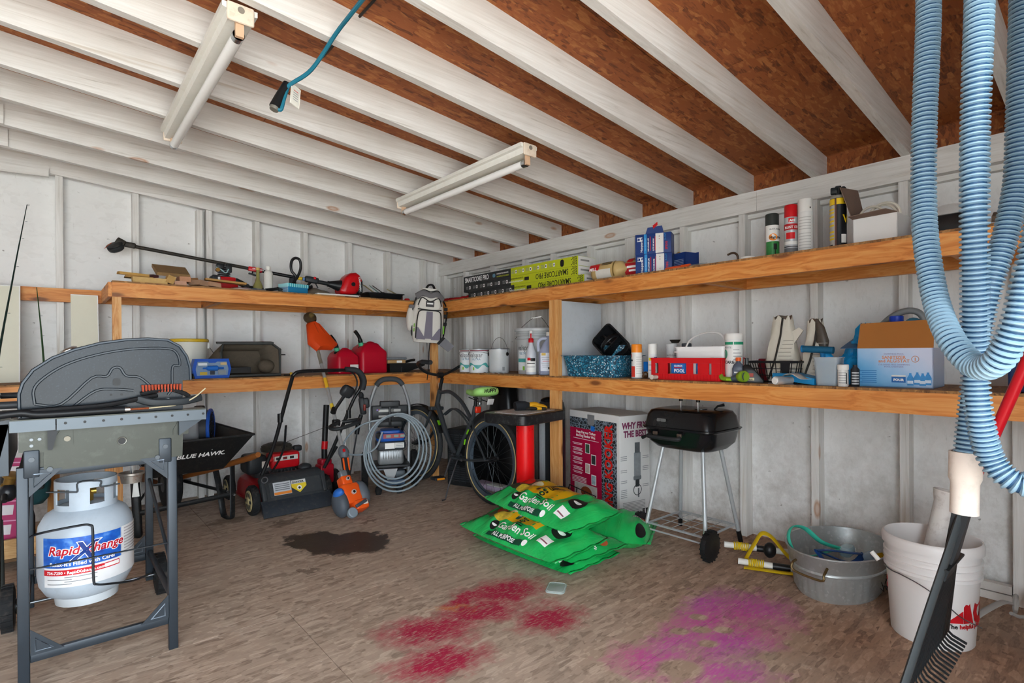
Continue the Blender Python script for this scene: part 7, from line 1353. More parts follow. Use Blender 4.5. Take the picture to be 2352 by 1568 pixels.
MB().cyl(BBk + Vector((-.04, 0, 0)), BBk + Vector((.04, 0, 0)), .026, n=16).build('bottom_bracket', STEEL, o); MB().tube([BBk + Vector((-.055, 0, 0)), BBk + Vector((-.06, -.165, .0)), BBk + Vector((-.075, -.17, 0))], .009, 8).build('crank', BF, o); MB().tube([BBk + Vector((.055, 0, 0)), BBk + Vector((.06, .17, -.02))], .009, 8).build('crank', BF, o)
MB().lathe([(.02, 0), (.085, 0), (.085, .004), (.02, .004)], 28, Matrix.Translation(BBk + Vector((.045, 0, 0))) @ rotm(0, PI / 2, 0)).build('chainring', BLACK, o)
MB().tube([BBk + Vector((-.05, .0, 0)), BBk + Vector((-.065, .06, -.16))], .008, 8).build('crank_arm', STEEL, o); b = MB(); b.rbox((-.12, -1.18, .115), (.1, .08, .024), .008); pd = b.build('pedal', mat('#23262a', .6), o); MB().rbox((-.12, -1.222, .115), (.07, .006, .014), .002).build('pedal_reflector', mat('#e08a1e', .3), pd)
MB().tube([BBk + Vector((-.03, -.06, -.02)), BBk + Vector((-.15, -.12, -.2)), BBk + Vector((-.195, -.15, -.283)), BBk + Vector((-.225, -.155, -.284))], .006, 8).build('kickstand', STEEL, o)
# ------------------------------------------------------------------ behind the bicycle
BKP = mat('#1e2022', .5)
o = thing('speaker_grille', 'low black box with slatted grille behind the bicycle frame', 'speaker', (-.48, -1.06, 0), RB_ + .35); MB().rbox((0, .0, .235), (.27, .26, .47), .012, .006).build('cabinet', BKP, o)
for k in range(22): MB().bx(-.115, .115, -.138, -.131, .04 + .018 * k, .048 + .018 * k).build('slat', mat('#33363a', .45), o)
for k in range(3): MB().bx(-.06 + .06 * k - .003, -.06 + .06 * k + .003, -.142, -.138, .03, .44).build('grille_bar', mat('#2b2e31', .45), o)
for x in (-.12, .12): MB().cyl((x, -.131, .455), (x, -.136, .455), .008, n=10).build('screw', STEEL, o)
o = thing('bin_bag', 'tall glossy black plastic sack standing behind the bicycle seat', 'bag', (-.2, -1.2, 0), RB_); secs = []
for i, (z, w_, d_) in enumerate(((0, .5, .28), (.06, .56, .3), (.2, .55, .28), (.36, .44, .26), (.5, .36, .22), (.65, .3, .2), (.8, .26, .18), (.86, .2, .14))): secs.append([(p[0] * (1 + .05 * math.sin(3 * j + i)), p[1] * (1 + .06 * math.sin(2.3 * j + i)), z) for j, p in enumerate(ell(w_ / 2, d_ / 2, 26, 2.3))])
MB().loft(secs).build('sack', mat('#121315', .3, var=.3), o, 60); MB().ball((.0, 0, .86), (.06, .05, .03)).build('knot', mat('#121315', .3), o)
o = thing('folded_towel', 'lilac and white towel strip on the floor behind the rear wheel', 'towel', (-.47, -1.36, 0), RB_ + .1); MB().rbox((0, 0, .022), (.5, .12, .044), .018).build('towel', mat('#c9b8d4', .9, var=.12, bump=.3), o); MB().rbox((.08, -.02, .048), (.16, .08, .01), .004).build('white_pattern', mat('#dcdedb', .9, var=.25, scale=60), o)
# ------------------------------------------------------------------ red pedestal table, gloves, tower heater
o = thing('pedestal_table', 'small black-topped table on a fat bright red column', 'table', (-.80, -2.13, 0), .17); TK_ = mat('#1a1b1d', .35, dirt=.2, dirtc='#8f8f8c')
b = MB(); b.loft([[(p[0], p[1], z) for p in rr(w_, h_, .06, 6)] for z, w_, h_ in ((.655, .47, .35), (.66, .48, .36), (.712, .48, .36), (.718, .47, .35))]); b.build('table_top', TK_, o, 35)
def granite():
    t = NT('white_speckled_top'); v = t.obj(); n_ = t.noise(v, 180, 3); c = t.ramp(n_, [(.38, '#8d8d8b'), (.46, '#d5d5d3'), (.7, '#e5e5e3')]); return t.done(c, .35)
MB().loft([[(p[0], p[1], z) for p in rr(.37, .25, .03, 5)] for z in (.718, .7205)]).build('speckled_inlay', granite(), o); MB().cyl((0, 0, .03), (0, 0, .656), .061, n=36).build('column', mat('#e50f14', .3, var=.03), o); MB().lathe([(.125, 0), (.125, .012), (.09, .03), (.061, .034)], 32).build('base', TK_, o)
YG = mat('#e0a51c', .7, var=.1); o = thing('work_gloves', 'pair of yellow and black work gloves on the small table', 'gloves', (-.77, -2.11, .7212), -.35)
b = MB(); b.tube([(-.085, -.01, .03), (-.06, -.01, .032), (-.01, 0, .03), (.02, 0, .026)], [.03, .032, .03, .024], 14); b.build('cuff', mat('#202328', .8), o); b = MB(); b.tube([(-.0875, -.01, .03), (-.086, -.01, .03)], [.024, .024], 12); b.build('cuff_opening', mat('#0f1114', .8), o)
b = MB(); b.ball((.05, .0, .03), (.05, .035, .024)); b.tube([(.07, .02, .03), (.11, .03, .022), (.135, .035, .014)], [.013, .012, .009], 8); b.tube([(.08, 0, .03), (.125, .003, .022), (.145, .002, .014)], [.013, .012, .009], 8); b.tube([(.07, -.02, .026), (.115, -.025, .018), (.138, -.03, .012)], [.013, .012, .009], 8); b.tube([(.03, -.03, .022), (.06, -.055, .014), (.085, -.06, .011)], [.013, .012, .009], 8); b.tube([(.075, .03, .024), (.1, .05, .016)], [.012, .009], 8); b.build('glove', YG, o, 70)
b = MB(); b.ball((.04, -.035, .014), (.06, .03, .013)); b.tube([(.08, -.04, .012), (.125, -.045, .009)], [.011, .008], 8); b.tube([(.075, -.055, .011), (.118, -.065, .009)], [.010, .008], 8); b.build('second_glove', mat('#2a2620', .8), o, 70)
o = thing('tower_heater', 'tall black tower heater with silver grille strip behind the shelf post', 'heater', (-.42, -2.0, 0), RB_ + .25); MB().loft([[(p[0], p[1], z) for p in ell(w_ / 2, d_ / 2, 28, 2.6)] for z, w_, d_ in ((0, .22, .2), (.03, .22, .2), (.05, .19, .17), (.7, .19, .17), (.745, .17, .15), (.765, .12, .1))]).build('housing', mat('#24272a', .3), o, 50)
MB().rbox((-.03, -.082, .38), (.05, .012, .56), .01).build('grille_panel', mat('#9da1a4', .4, .4), o)
for k in range(5): MB().bx(-.05 + .0095 * k, -.045 + .0095 * k, -.0905, -.088, .12, .64).build('grille_slat', mat('#b9bcbf', .35, .4), o)
fr_text('LASKO', o, GREYP, -.045, 0, .075, .014, .172)
MB().ball((0, 0, .755), (.085, .075, .03)).build('top_dome', mat('#1b1d20', .2), o)
# ------------------------------------------------------------------ turkey fryer carton
def pattern():
    t = NT('black_scroll_border'); v = t.obj(); w = t.n('ShaderNodeTexVoronoi', {'Vector': warped(t, t.map(v, (1, 1, 1)), 40, .03), 'Scale': 42.0}, feature='DISTANCE_TO_EDGE'); return t.done(t.ramp(w, [(.06, '#7f8f9c'), (.12, '#1e2328')]), .5)
FRX, FRY = -.361, -2.611; BW, BD, BH = .53, .27, .685
MAG = mat('#b01040', .5, var=.06); WC = mat('#d9d8d6', .6, var=.04)
o = thing('cooker_carton', 'tall carton of an outdoor cooker with crimson and black front', 'carton', (FRX + .135 + .02, FRY + .265, 0), RB_ - .17)
MB().rbox((0, 0, BH / 2), (BW, BD, BH), .003, .001).build('carton', WC, o)
MB().loft([[(-BW / 2, -BD / 2, BH), (BW / 2, -BD / 2, BH), (BW / 2, BD / 2, BH), (-BW / 2, BD / 2, BH)], [(-BW / 2, -BD / 2, BH + .004), (BW / 2 - .02, -BD / 2, BH + .004), (BW / 2 - .05, BD / 2, BH + .012), (-BW / 2, BD / 2, BH + .006)]]).build('top_flap', mat('#c9c6bf', .7, dirt=.2), o)
ff = lambda nm, m, x, z, w2, h2, **k: fr_plate(o, nm, m, x, z, w2, h2, BD, **k)
ff('border_print', pattern(), -.012, .325, .5, .63); ff('crimson_panel', MAG, -.085, .285, .345, .56, lift=.0012); L3 = .0022
def ft(s, x, z, size, m=WTXT, **k): return fr_text(s, o, m, x, 0, z, size, BD, lift=.0021, **k)
ft('Deep Fry your Turkey', -.08, .53, .026, align='CENTER', bold=.0005, sx=.9); ft('the King Kooker Way.', -.08, .505, .026, align='CENTER', bold=.0005, sx=.9); ff('rule', WTXT, -.08, .49, .28, .003, lift=L3)
for k in range(7):
    z = .455 - .034 * k
    for j in range(3 if k % 2 else 2): ff('print_line', mat('#f0d9df', .5), -.175 + (.004 * j), z - .009 * j, .11 - .02 * (j == 1), .0042, lift=L3)
for k in range(5): ff('print_line', mat('#f0d9df', .5), -.155, .215 - .01 * k, .16, .0045, lift=L3)
for x, z, c in ((-.06, .43, '#3d5a46'), (.005, .36, '#33373b'), (-.06, .29, '#c7b8ac'), (.005, .22, '#9db4bd')): ff('photo_frame', WTXT, x, z, .05, .07, lift=L3); ff('photo_print', mat(c, .5, var=.5, scale=60), x, z, .042, .06, lift=.003)
ff('turkey_photo', mat('#c9c4bd', .5, var=.3, scale=30), -.085, .11, .25, .13, lift=L3); MB().prism(ell(.06, .04, 18), .0008, frame((-.075, -BD / 2, .12), (1, 0, 0), (0, 0, 1)), .0032).build('turkey_print', mat('#8a4a2a', .5, var=.4, scale=50), o)
ft('FRIED TURKEY...', -.08, .035 if 0 else .03, .02, align='CENTER', bold=.0004); ft('A KING KOOKER SPECIALTY', -.08, .012, .018, align='CENTER', bold=.0004, sx=.85); ff('barcode', WTXT, .055, .022, .03, .024, lift=L3)
text('KING KOOKER', o, mat('#d8231c', .5), (.195, -BD / 2, .02), (0, 0, 1), (-1, 0, 0), .105, bold=.004, lift=.0022, sx=.83, space=1.02)
ff('duct_tape', mat('#8f9295', .4, .3, var=.2, scale=60), -.02, .635, .075, .07, lift=.003); ff('blue_tape', mat('#1f74d1', .5), -.0, .575, .04, .035, lift=.0042)
# right-hand side of the carton
def st(s, y, z, size, m, **k): return text(s, o, m, (BW / 2, y, z), (0, 1, 0), (0, 0, 1), size, **k)
def sp(nm, m, y, z, w2, h2, **k): return plate(o, nm, m, (BW / 2, y, z), (0, 1, 0), (0, 0, 1), w2, h2, **k)
PRP = mat('#7a2f55', .5); st('WHY FRY', -.115, .60, .058, PRP, bold=.0025, shear=.1, sx=.85); st('THE BEST', -.1, .545, .058, PRP, bold=.0025, sx=.85); sp('burner_print', mat('#8d9296', .4, .2, var=.3, scale=30), .02, .36, .06, .16, r=.008); sp('burner_flame', mat('#5d6165', .5, var=.4, scale=70), .02, .47, .045, .07); sp('burner_base', mat('#6d7276', .4), .02, .27, .07, .03, r=.01); sp('burner_neck', mat('#2e3134', .5), .02, .235, .035, .05)
MB().torus((BW / 2 + .001, .02, .19), .035, .0025, 24, 5, 'X').build('hose_print', mat('#2e3134', .5), o); sp('pipe_print', mat('#5c5f62', .5), .03, .17, .012, .06)
for y, z, n_ in ((-.1, .42, 3), (-.1, .33, 2), (-.1, .26, 2), (-.1, .2, 5), (.095, .41, 2), (.095, .34, 3), (.095, .22, 2)):
    for j in range(n_): sp('print_line', GREYP, y, z - .012 * j, .055, .004)
for j in range(9): sp('print_line', mat('#8b8b8b', .5), -.01, .115 - .0095 * j, .2, .0035)
sp('barcode', BTXT, .09, .035, .05, .045); sp('barcode_gap', WTXT, .09, .035, .008, .04, lift=.0013)
# wire target stand leaning in front of the carton
o = thing('target_stand', 'thin black wire stand with white round targets before the cooker carton', 'target stand', (-.58, -2.43, 0), RB_ - .17); SW_ = mat('#17181a', .4, .5)
for pts in (((-.2, .0, .005), (-.17, .03, .21), (.1, .03, .19), (.14, -.0, .005), (-.2, 0, .005)), ((-.24, -.03, .01), (-.1, .03, .12), (-.09, .03, .21)), ((-.05, -.03, .005), (.04, .03, .09), (.05, .03, .195))): MB().tube([Vector(p) for p in pts], .004, 6).build('wire_frame', SW_, o)
for x, z, r_ in ((-.085, .105, .036), (.0, .145, .022), (.055, .095, .032)):
    MB().tube([(x, .015, z + r_), (x, .028, .2)], .003, 5).build('hanger', SW_, o); MB().cyl((x, .0, z), (x, .008, z), r_ * 1.15, n=22).build('paddle', SW_, o); MB().cyl((x, -.0015, z), (x, 0, z), r_, n=22).build('target_face', WHITE, o)
    for q in (.7, .4): MB().torus((x, -.002, z), r_ * q, r_ * .07, 20, 4, 'Y').build('target_ring', BTXT, o)
# ------------------------------------------------------------------ bags of garden soil
def soilmat():
    t = NT('green_soil_bag_print'); v = t.obj(); n_ = t.noise(v, 12, 3); c = t.mix(n_, '#129a48', '#28c264'); wr_ = t.noise(t.map(v, (26, 7, 14)), 1.0, 3, .6, .6); t.bump(wr_, .8, .01); return t.done(c, .2)
SOIL = soilmat()
YEL_ = mat('#d9a514', .35, var=.12); DKG = mat('#0f4a34', .4); FLW_ = mat('#d8b43a', .45, var=.6, scale=70); TOM = mat('#b8231a', .35, var=.3, scale=50)
def soilbag(lab, x, y, z, rz, L=.74, Wd=.44, H=.13, seed=0, top=True, side=True, tilt=(0, 0), back=False, Mx=None):
    # local X runs along the bag (to the right of the picture), local -Y faces the room
    o = thing('soil_bag', lab, 'soil bag', M=Matrix.Translation((x, y, z)) @ rotm(0, 0, rz) @ rotm(tilt[0], tilt[1], 0), group='garden soil bags')
    rnd = random.Random(seed); ph = [rnd.uniform(0, 6.28) for _ in range(6)]
    def surf(u, v, upper):
        X = (u - .5) * 2; Y = (v - .5) * 2; k = (max(0, 1 - abs(X) ** 3.5)) ** .55 * (max(0, 1 - abs(Y) ** 2.1)) ** .8
        w_ = .004 * math.sin(23 * X + 2.5 * Y + ph[0]) + .004 * math.sin(9 * X - 6 * Y + ph[1]) + .006 * math.sin(4 * X + 3 * Y + ph[2])
        zz = H * .36 + H * .64 * k + w_ * 1.3 * min(1, 2 * k) if upper else H * .36 * (1 - min(1, k * 1.7))
        return Vector((L / 2 * X * (1 - .03 * abs(Y) ** 3), Wd / 2 * Y * (1 - .06 * abs(X) ** 4), zz))
    b = MB(); b.grid(lambda u, v: surf(u, v, True), 40, 26); b.grid(lambda u, v: surf(1 - u, v, False), 40, 26); b.build('bag', SOIL, o, 70)
    def patch(nm, m, u0, u1, v0, v1, lift=.0016, shape=None, nu=12, nv=8):
        bb = MB()
        def q(s, t):
            u, v = u0 + (u1 - u0) * s, v0 + (v1 - v0) * t
            if shape: 
                a = 2 * PI * s; u = (u0 + u1) / 2 + (u1 - u0) / 2 * t * math.cos(a); v = (v0 + v1) / 2 + (v1 - v0) / 2 * t * math.sin(a)
            p = surf(u, v, True); e = .004; n_ = (surf(u + e, v, True) - surf(u - e, v, True)).cross(surf(u, v + e, True) - surf(u, v - e, True)).normalized(); return p + n_ * lift
        bb.grid(q, nu if not shape else 18, nv if not shape else 5); return bb.build(nm, m, o, 70)
    def btext(s, m, u, v, size, du=1, lift=.004, bold=.001, rot=0, sx=1.0):
        cu = bpy.data.curves.new('t', 'FONT'); cu.body = s; cu.size = size; cu.offset = bold; cu.resolution_u = 2; to = bpy.data.objects.new('t', cu); COL.objects.link(to); me = bpy.data.meshes.new_from_object(to.evaluated_get(bpy.context.evaluated_depsgraph_get())); bpy.data.objects.remove(to)
        bm = bmesh.new(); bm.from_mesh(me); bmesh.ops.triangulate(bm, faces=bm.faces); bmesh.ops.subdivide_edges(bm, edges=[e for e in bm.edges if e.calc_length() > size * .3], cuts=1)
        for vv in bm.verts:
            tx_, ty_ = vv.co.x * sx, vv.co.y
            if rot: tx_, ty_ = ty_ * rot, -tx_ * rot
            uu = min(.98, max(.02, u + tx_ / L)); wv = min(.98, max(.02, v + ty_ / Wd)); p = surf(uu, wv, True); e = .004; n_ = (surf(uu + e, wv, True) - surf(uu - e, wv, True)).cross(surf(uu, wv + e, True) - surf(uu, wv - e, True)).normalized(); vv.co = p + n_ * lift
        bm.to_mesh(me); bm.free(); me.materials.clear(); me.materials.append(m); ob = bpy.data.objects.new('lettering', me); COL.objects.link(ob); ob.parent = o
    if top:
        patch('yellow_panel', YEL_, .33, .70, .29, .95); patch('dark_panel', mat('#3a3d2c', .4, var=.3, scale=40), .12, .34, .32, .95); patch('tomato_print', TOM, .14, .29, .42, .62, .0028, True); patch('flower_print', FLW_, .22, .40, .25, .44, .0034, True); patch('garlic_print', mat('#d5cfa8', .45), .31, .41, .42, .58, .004, True)
        btext('Garden soil', BTXT, .52, .86, .07, rot=1, bold=.0012, sx=.85); patch('use_strip', DKG, .435, .48, .36, .82, .003); btext('IN-GROUND USE', WTXT, .443, .80, .026, rot=1, lift=.005, bold=.0008, sx=.85)
        patch('brand_mark', BTXT, .77, .91, .35, .6, .003, True); patch('brand_oval', WTXT, .80, .88, .44, .5, .0045, True)  # white oval on the black brand mark
    if side:
        patch('round_mark', BTXT, .28, .36, .12, .25, .003, True); patch('round_mark_print', WTXT, .29, .35, .17, .2, .0045, True); btext('Garden Soil', WTXT, .375, .14, .06, bold=.001, sx=.95); patch('strip', DKG, .32, .70, .03, .09, .003); btext('ALL PURPOSE', WTXT, .39, .042, .026, bold=.0008, lift=.005, sx=1.1)
        patch('white_patch', WTXT, .80, .88, .13, .28, .003); patch('white_patch_print', mat('#8a5560', .5), .81, .87, .17, .19, .0042); patch('seal', WTXT, .70, .74, .04, .11, .003, True)
    if back: patch('orange_flower', mat('#e0622a', .4, var=.4, scale=60), .86, .97, .5, .75, .003, True); patch('leaf_print', mat('#0f5a2c', .4), .84, .9, .6, .8, .0022, True); patch('brand_mark', BTXT, .88, .97, .08, .3, .003, True); btext('Green Plants', WTXT, .83, .42, .03, bold=.0006)
    # crimped end seams
    for e in (-1, 1): MB().grid(lambda u, v, e=e: (e * (L / 2 - .004 + .02 * v), (u - .5) * Wd * .9, H * .36 + .004 * math.sin(u * 21)), 16, 2).build('end_seam', SOIL, o, 70, solid=.0012)
    return o
soilbag('soil bag at the bottom of the stack on the floor', -1.10, -2.60, 0.001, RB_ + .02, seed=1, top=False, side=True, H=.09, back=True)
soilbag('second soil bag up, mostly covered, flowers at its end', -1.05, -2.62, .046, RB_ - .03, seed=2, top=False, side=False, H=.09, back=True)
soilbag('third soil bag of the stack, jutting toward the open floor', -1.21, -2.62, .088, RB_ + .0, seed=3, H=.125, tilt=(.05, .0))
soilbag('topmost soil bag of the stack with yellow panel', -1.02, -2.58, .185, RB_ - .06, seed=4, H=.14, tilt=(.07, .03), L=.72)
soilbag('soil bag standing slumped between the stack and the cooker carton', -.70, -2.68, .001, RB_ + .5, seed=5, L=.6, H=.16, side=False, top=False, back=True)
o = thing('container_cover', 'clear square plastic lid lying on the floor before the soil bags', 'lid', (-1.40, -3.0, 0), .6); MB().rbox((0, 0, .004), (.11, .09, .008), .02, .002).build('lid', glassy('#c3d3cf', .12, .55), o); MB().tube([(p[0], p[1], .008) for p in rr(.1, .08, .018, 4)], .002, 5, True).build('rim_bead', glassy('#d5e0dd', .12, .6), o)
# ------------------------------------------------------------------ charcoal grill on wheels
o = thing('charcoal_grill', 'black lidded charcoal grill on four pale grey legs with two wheels', 'grill', (-.36, -3.085, 0), RB_); GB_ = mat('#17181a', .22, var=.15); W2, D2 = .44, .36
b = MB(); b.loft([[(p[0], p[1], z) for p in rr(w_, d_, r_, 6)] for z, w_, d_, r_ in ((.545, .3, .22, .07), (.555, .36, .28, .085), (.59, .42, .34, .08), (.655, .44, .36, .07), (.664, .46, .38, .07), (.668, .46, .38, .07))]); b.build('bowl', GB_, o, 40)
b = MB(); b.loft([[(p[0], p[1], z) for p in rr(w_, d_, r_, 6)] for z, w_, d_, r_ in ((.669, .47, .39, .07), (.674, .47, .39, .07), (.676, .445, .365, .065), (.74, .425, .345, .07), (.765, .40, .32, .075), (.772, .36, .28, .08))]); b.build('lid', GB_, o, 40)
GL = mat('#b3b8ba', .4, .3, var=.05)
lg = {(-1, -1): (-.19, -.215), (1, -1): (.2, -.2), (1, 1): (.19, .205), (-1, 1): (-.2, .2)}
for (sx_, sy_), (fx, fy) in lg.items():
    z0 = .10 if sy_ < 0 else .045; p1 = Vector((sx_ * .125, sy_ * .095, .56)); p0 = Vector((fx, fy, 0)); q_ = p0.lerp(p1, z0 / .56); MB().cyl(q_, p1, .0115, n=14).build('leg', GL, o)
    if sy_ > 0: MB().cyl(p0 + Vector((0, 0, .001)), q_ + (p1 - p0).normalized() * .02, .0135, n=14).build('leg_foot', BLACK, o)
for x in (-.215, .225):
    w_ = MB().lathe([(.02, -.018), (.06, -.02), (.078, -.014), (.081, 0), (.078, .014), (.06, .02), (.02, .018)], 28, Matrix.Translation((x, -.205, .082)) @ rotm(0, PI / 2, 0)).build('wheel', mat('#1a1b1d', .5, var=.15), o); s = 1 if x > 0 else -1
    MB().lathe([(.05, 0), (.05, .004), (.02, .003), (.015, .008), (0, .008)], 20, Matrix.Translation((x - .019, -.205, .082)) @ rotm(0, -PI / 2, 0)).build('hub', mat('#2e3033', .35), w_)
    for k in range(20): a = 2 * PI * k / 20; MB().box((0, 0, 0), (.03, .007, .006), Matrix.Translation((x, -.205 + .081 * math.cos(a), .082 + .081 * math.sin(a))) @ rotm(a - PI / 2, 0, 0)).build('tread_block', mat('#1a1b1d', .6), w_)
MB().cyl((-.2, -.205, .082), (.21, -.205, .082), .005, n=8).build('axle', GL, o)
rk = MB(); z = .105
for k in range(6): x = -.17 + .068 * k; rk.tube([(x, -.175, z), (x, .165, z)], .0022, 5)
for k in range(4): y = -.16 + .1 * k; rk.tube([(-.18, y, z), (.18, y, z)], .0022, 5)
rk.build('wire_rack', GL, o); MB().tube([(-.18, -.178, z), (.185, -.178, z), (.178, .17, z), (-.18, .17, z)], .005, 6, True).build('rack_frame', GL, o)
MB().tube(curve([(-.075, -.02, .838), (-.05, -.02, .848), (.05, -.02, .848), (.075, -.02, .838)], 5), .011, 8, flat=(.007, .014)).build('lid_handle', BLACK, o)
for x in (-.055, .055): MB().cyl((x, -.02, .772), (x, -.02, .83), .0055, n=8).build('handle_post', CHROME, o); MB().cyl((x, -.02, .815), (x, -.02, .838), .011, n=10).build('handle_collar', BLACK, o)
MB().tube(curve([(-.15, -.185, .625), (-.14, -.215, .62), (.03, -.215, .62), (.04, -.19, .625)], 5), .012, 8).build('front_handle', mat('#26282a', .6), o)
for x in (-.12, .035): MB().rbox((x, -.185, .638), (.03, .012, .02), .004).build('handle_tab', mat('#5a4c42', .5, .4), o)
plate(o, 'badge', mat('#77797b', .3, .7), (-.08, -.183, .715), (1, 0, 0), (0, .15, 1), .06, .018, r=.006); MB().tube([(.11, .06, .772), (.125, .07, .79), (.16, .08, .80)], [.004, .006, .009], 8).build('vent_lever', BLACK, o); MB().cyl((.05, .02, .772), (.05, .02, .775), .035, n=20).build('vent_disc', mat('#3a3a3a', .3, .7), o)
MB().tube([(-.21, -.12, .61), (-.25, -.13, .59)], [.007, .011], 8).build('bowl_lever', BLACK, o)
# ------------------------------------------------------------------ oval tub with swim goggles
def galvm():
    t = NT('spangled_galvanised_steel'); v = t.obj(); f_ = t.n('ShaderNodeTexVoronoi', {'Vector': v, 'Scale': 95.0}, 1); s_ = t.n('ShaderNodeSeparateColor', {0: f_}); n_ = t.noise(v, 6, 4)
    c = t.mix(n_, '#9da1a0', '#c3c6c5'); c = t.mix(t.ramp(s_, [(.8, 0.0), (.95, .6)]), c, '#c9cccb'); return t.done(c, t.math('ADD', t.math('MULTIPLY', s_, .2), .34), .6)
GV = galvm(); o = thing('oval_tub', 'oval galvanised steel tub holding swim goggles on the floor', 'tub', (-.40, -3.86, 0), -.05); n = 136; secs = []
def ov(a, b_, z, rib=0): return [((a + rib * math.sin(j * 2 * PI * 34 / n)) * math.cos(2 * PI * j / n), (b_ + rib * math.sin(j * 2 * PI * 34 / n)) * math.sin(2 * PI * j / n), z) for j in range(n)]
prof = [(.225, .155, .0, 0), (.228, .158, .006, .0), (.235, .165, .02, .0035), (.252, .18, .115, .0035), (.256, .184, .122, 0), (.262, .189, .126, 0), (.262, .189, .132, 0), (.258, .186, .136, 0), (.262, .190, .14, 0), (.272, .2, .2, 0), (.277, .205, .203, 0), (.277, .205, .208, 0), (.272, .2, .208, 0), (.255, .182, .12, 0), (.225, .155, .006, 0)]
MB().loft([ov(*p) for p in prof]).build('tub', GV, o, 50); MB().tube([(p[0], p[1], .206) for p in ov(.276, .204, 0)], .004, 6, True).build('rolled_rim', GV, o)
for s in (-1,): 
    hx = -.272; MB().tube(curve([(hx + .004, .07, .17), (hx - .03, .07, .165), (hx - .036, .06, .135), (hx - .036, -.05, .125), (hx - .03, -.06, .15), (hx + .004, -.06, .17)], 4), .0055, 8).build('handle', mat('#6d5a3a', .4, .7), o)
MB().bx(.14, .146, .12, .16, .01, .2).build('seam', GV, o) if 0 else None
o = thing('swim_goggles', 'turquoise goggle straps tangled in the oval tub', 'goggles', (-.44, -3.82, .035)); TQ = mat('#3fb89e', .45)
MB().tube(curve([(-.13, .08, .12), (-.16, .1, .2), (-.12, .1, .245), (-.05, .07, .23), (.0, .02, .17), (.06, -.03, .14), (.1, -.06, .13)], 7), .012, 8, flat=(.004, .014)).build('strap', TQ, o); MB().tube(curve([(-.13, .08, .12), (-.16, .03, .14), (-.12, .0, .14), (-.04, .0, .13), (.08, -.04, .13)], 7), .012, 8, flat=(.004, .013)).build('strap', TQ, o); MB().rbox((.1, -.06, .125), (.09, .05, .05), .02).build('lens', mat('#9ab5bd', .15), o); MB().ball((0, 0, .02), (.12, .1, .06)).build('mask_body', mat('#2c7f8c', .4), o)
o = thing('swim_goggles', 'dark blue goggle straps tangled in the oval tub', 'goggles', (-.46, -3.88, .035)); DB_ = mat('#123f7d', .45)
for pts in (((-.12, .05, .17), (-.06, .02, .165), (.02, -.04, .15), (.08, -.08, .14)), ((-.12, .05, .17), (-.13, .0, .13), (-.08, -.04, .12), (.0, -.07, .12), (.08, -.08, .14)), ((-.1, .04, .16), (-.02, -.02, .12), (.04, -.07, .1))): MB().tube(curve(pts, 6), .012, 8, flat=(.004, .013)).build('strap', DB_, o)
MB().rbox((.09, -.1, .12), (.08, .05, .06), .02).build('lens', mat('#8fa9bd', .15), o); MB().ball((.03, -.05, .02), (.1, .07, .07)).build('mask_body', mat('#1b3c66', .4), o)
# ------------------------------------------------------------------ net poles with yellow straps behind the tub
PW = mat('#dedcd4', .45, dirt=.2); YS = mat('#d6b312', .6, var=.1); BT = mat('#1c1c1d', .4)
o = thing('net_poles', 'white poles with yellow strap and black net lying behind the tub', 'net poles', (0, 0, 0))
for p0, p1 in (((-.425, -3.315, .06), (-.2, -3.72, .05)), ((-.5, -3.43, .022), (-.27, -3.95, .022))):
    MB().cyl(p0, p1, .0155, n=14).build('pole', PW, o); a, b_ = Vector(p0), Vector(p1); d_ = (b_ - a).normalized(); wr_ = MB()
    for k in range(9): tt = MB().torus((0, 0, 0), .018 + .001 * (k % 3), .0035, 14, 5, 'Z'); wr_.raw(tt.v, tt.f, Matrix.Translation(a + d_ * (.05 + .008 * k)) @ d_.to_track_quat('Z', 'Y').to_matrix().to_4x4() @ rotm(.2 * math.sin(k), .1, 0))
    wr_.build('yellow_wrap', YS, o); MB().cyl(a + d_ * .16, a + d_ * .24, .0165, n=14).build('black_tape', BT, o)
MB().tube(curve([(-.44, -3.44, .02), (-.4, -3.47, .1), (-.385, -3.5, .155), (-.36, -3.54, .14), (-.33, -3.6, .06), (-.3, -3.64, .02)], 6), .012, 8, flat=(.004, .016)).build('yellow_strap', YS, o); MB().tube(curve([(-.52, -3.47, .006), (-.5, -3.52, .008), (-.46, -3.62, .01), (-.42, -3.7, .012)], 6), .012, 8, flat=(.005, .02)).build('yellow_strap', YS, o); MB().tube(curve([(-.27, -3.99, .16), (-.29, -4.03, .1), (-.4, -4.1, .012)], 6), .012, 8, flat=(.005, .022)).build('yellow_strap', YS, o); MB().ball((-.36, -3.53, .07), (.035, .03, .04)).build('black_bundle', BT, o)
nt = MB(); rn = random.Random(2)
for k in range(26): x, y = rn.uniform(-.35, -.2), rn.uniform(-4.08, -3.95); nt.tube(curve([(x, y, rn.uniform(.01, .14)) for x, y in [(x + rn.uniform(-.06, .06), y + rn.uniform(-.05, .05)) for _ in range(4)]], 3), .0016, 4)
nt.build('net_tangle', BT, o)['kind'] = 'stuff'
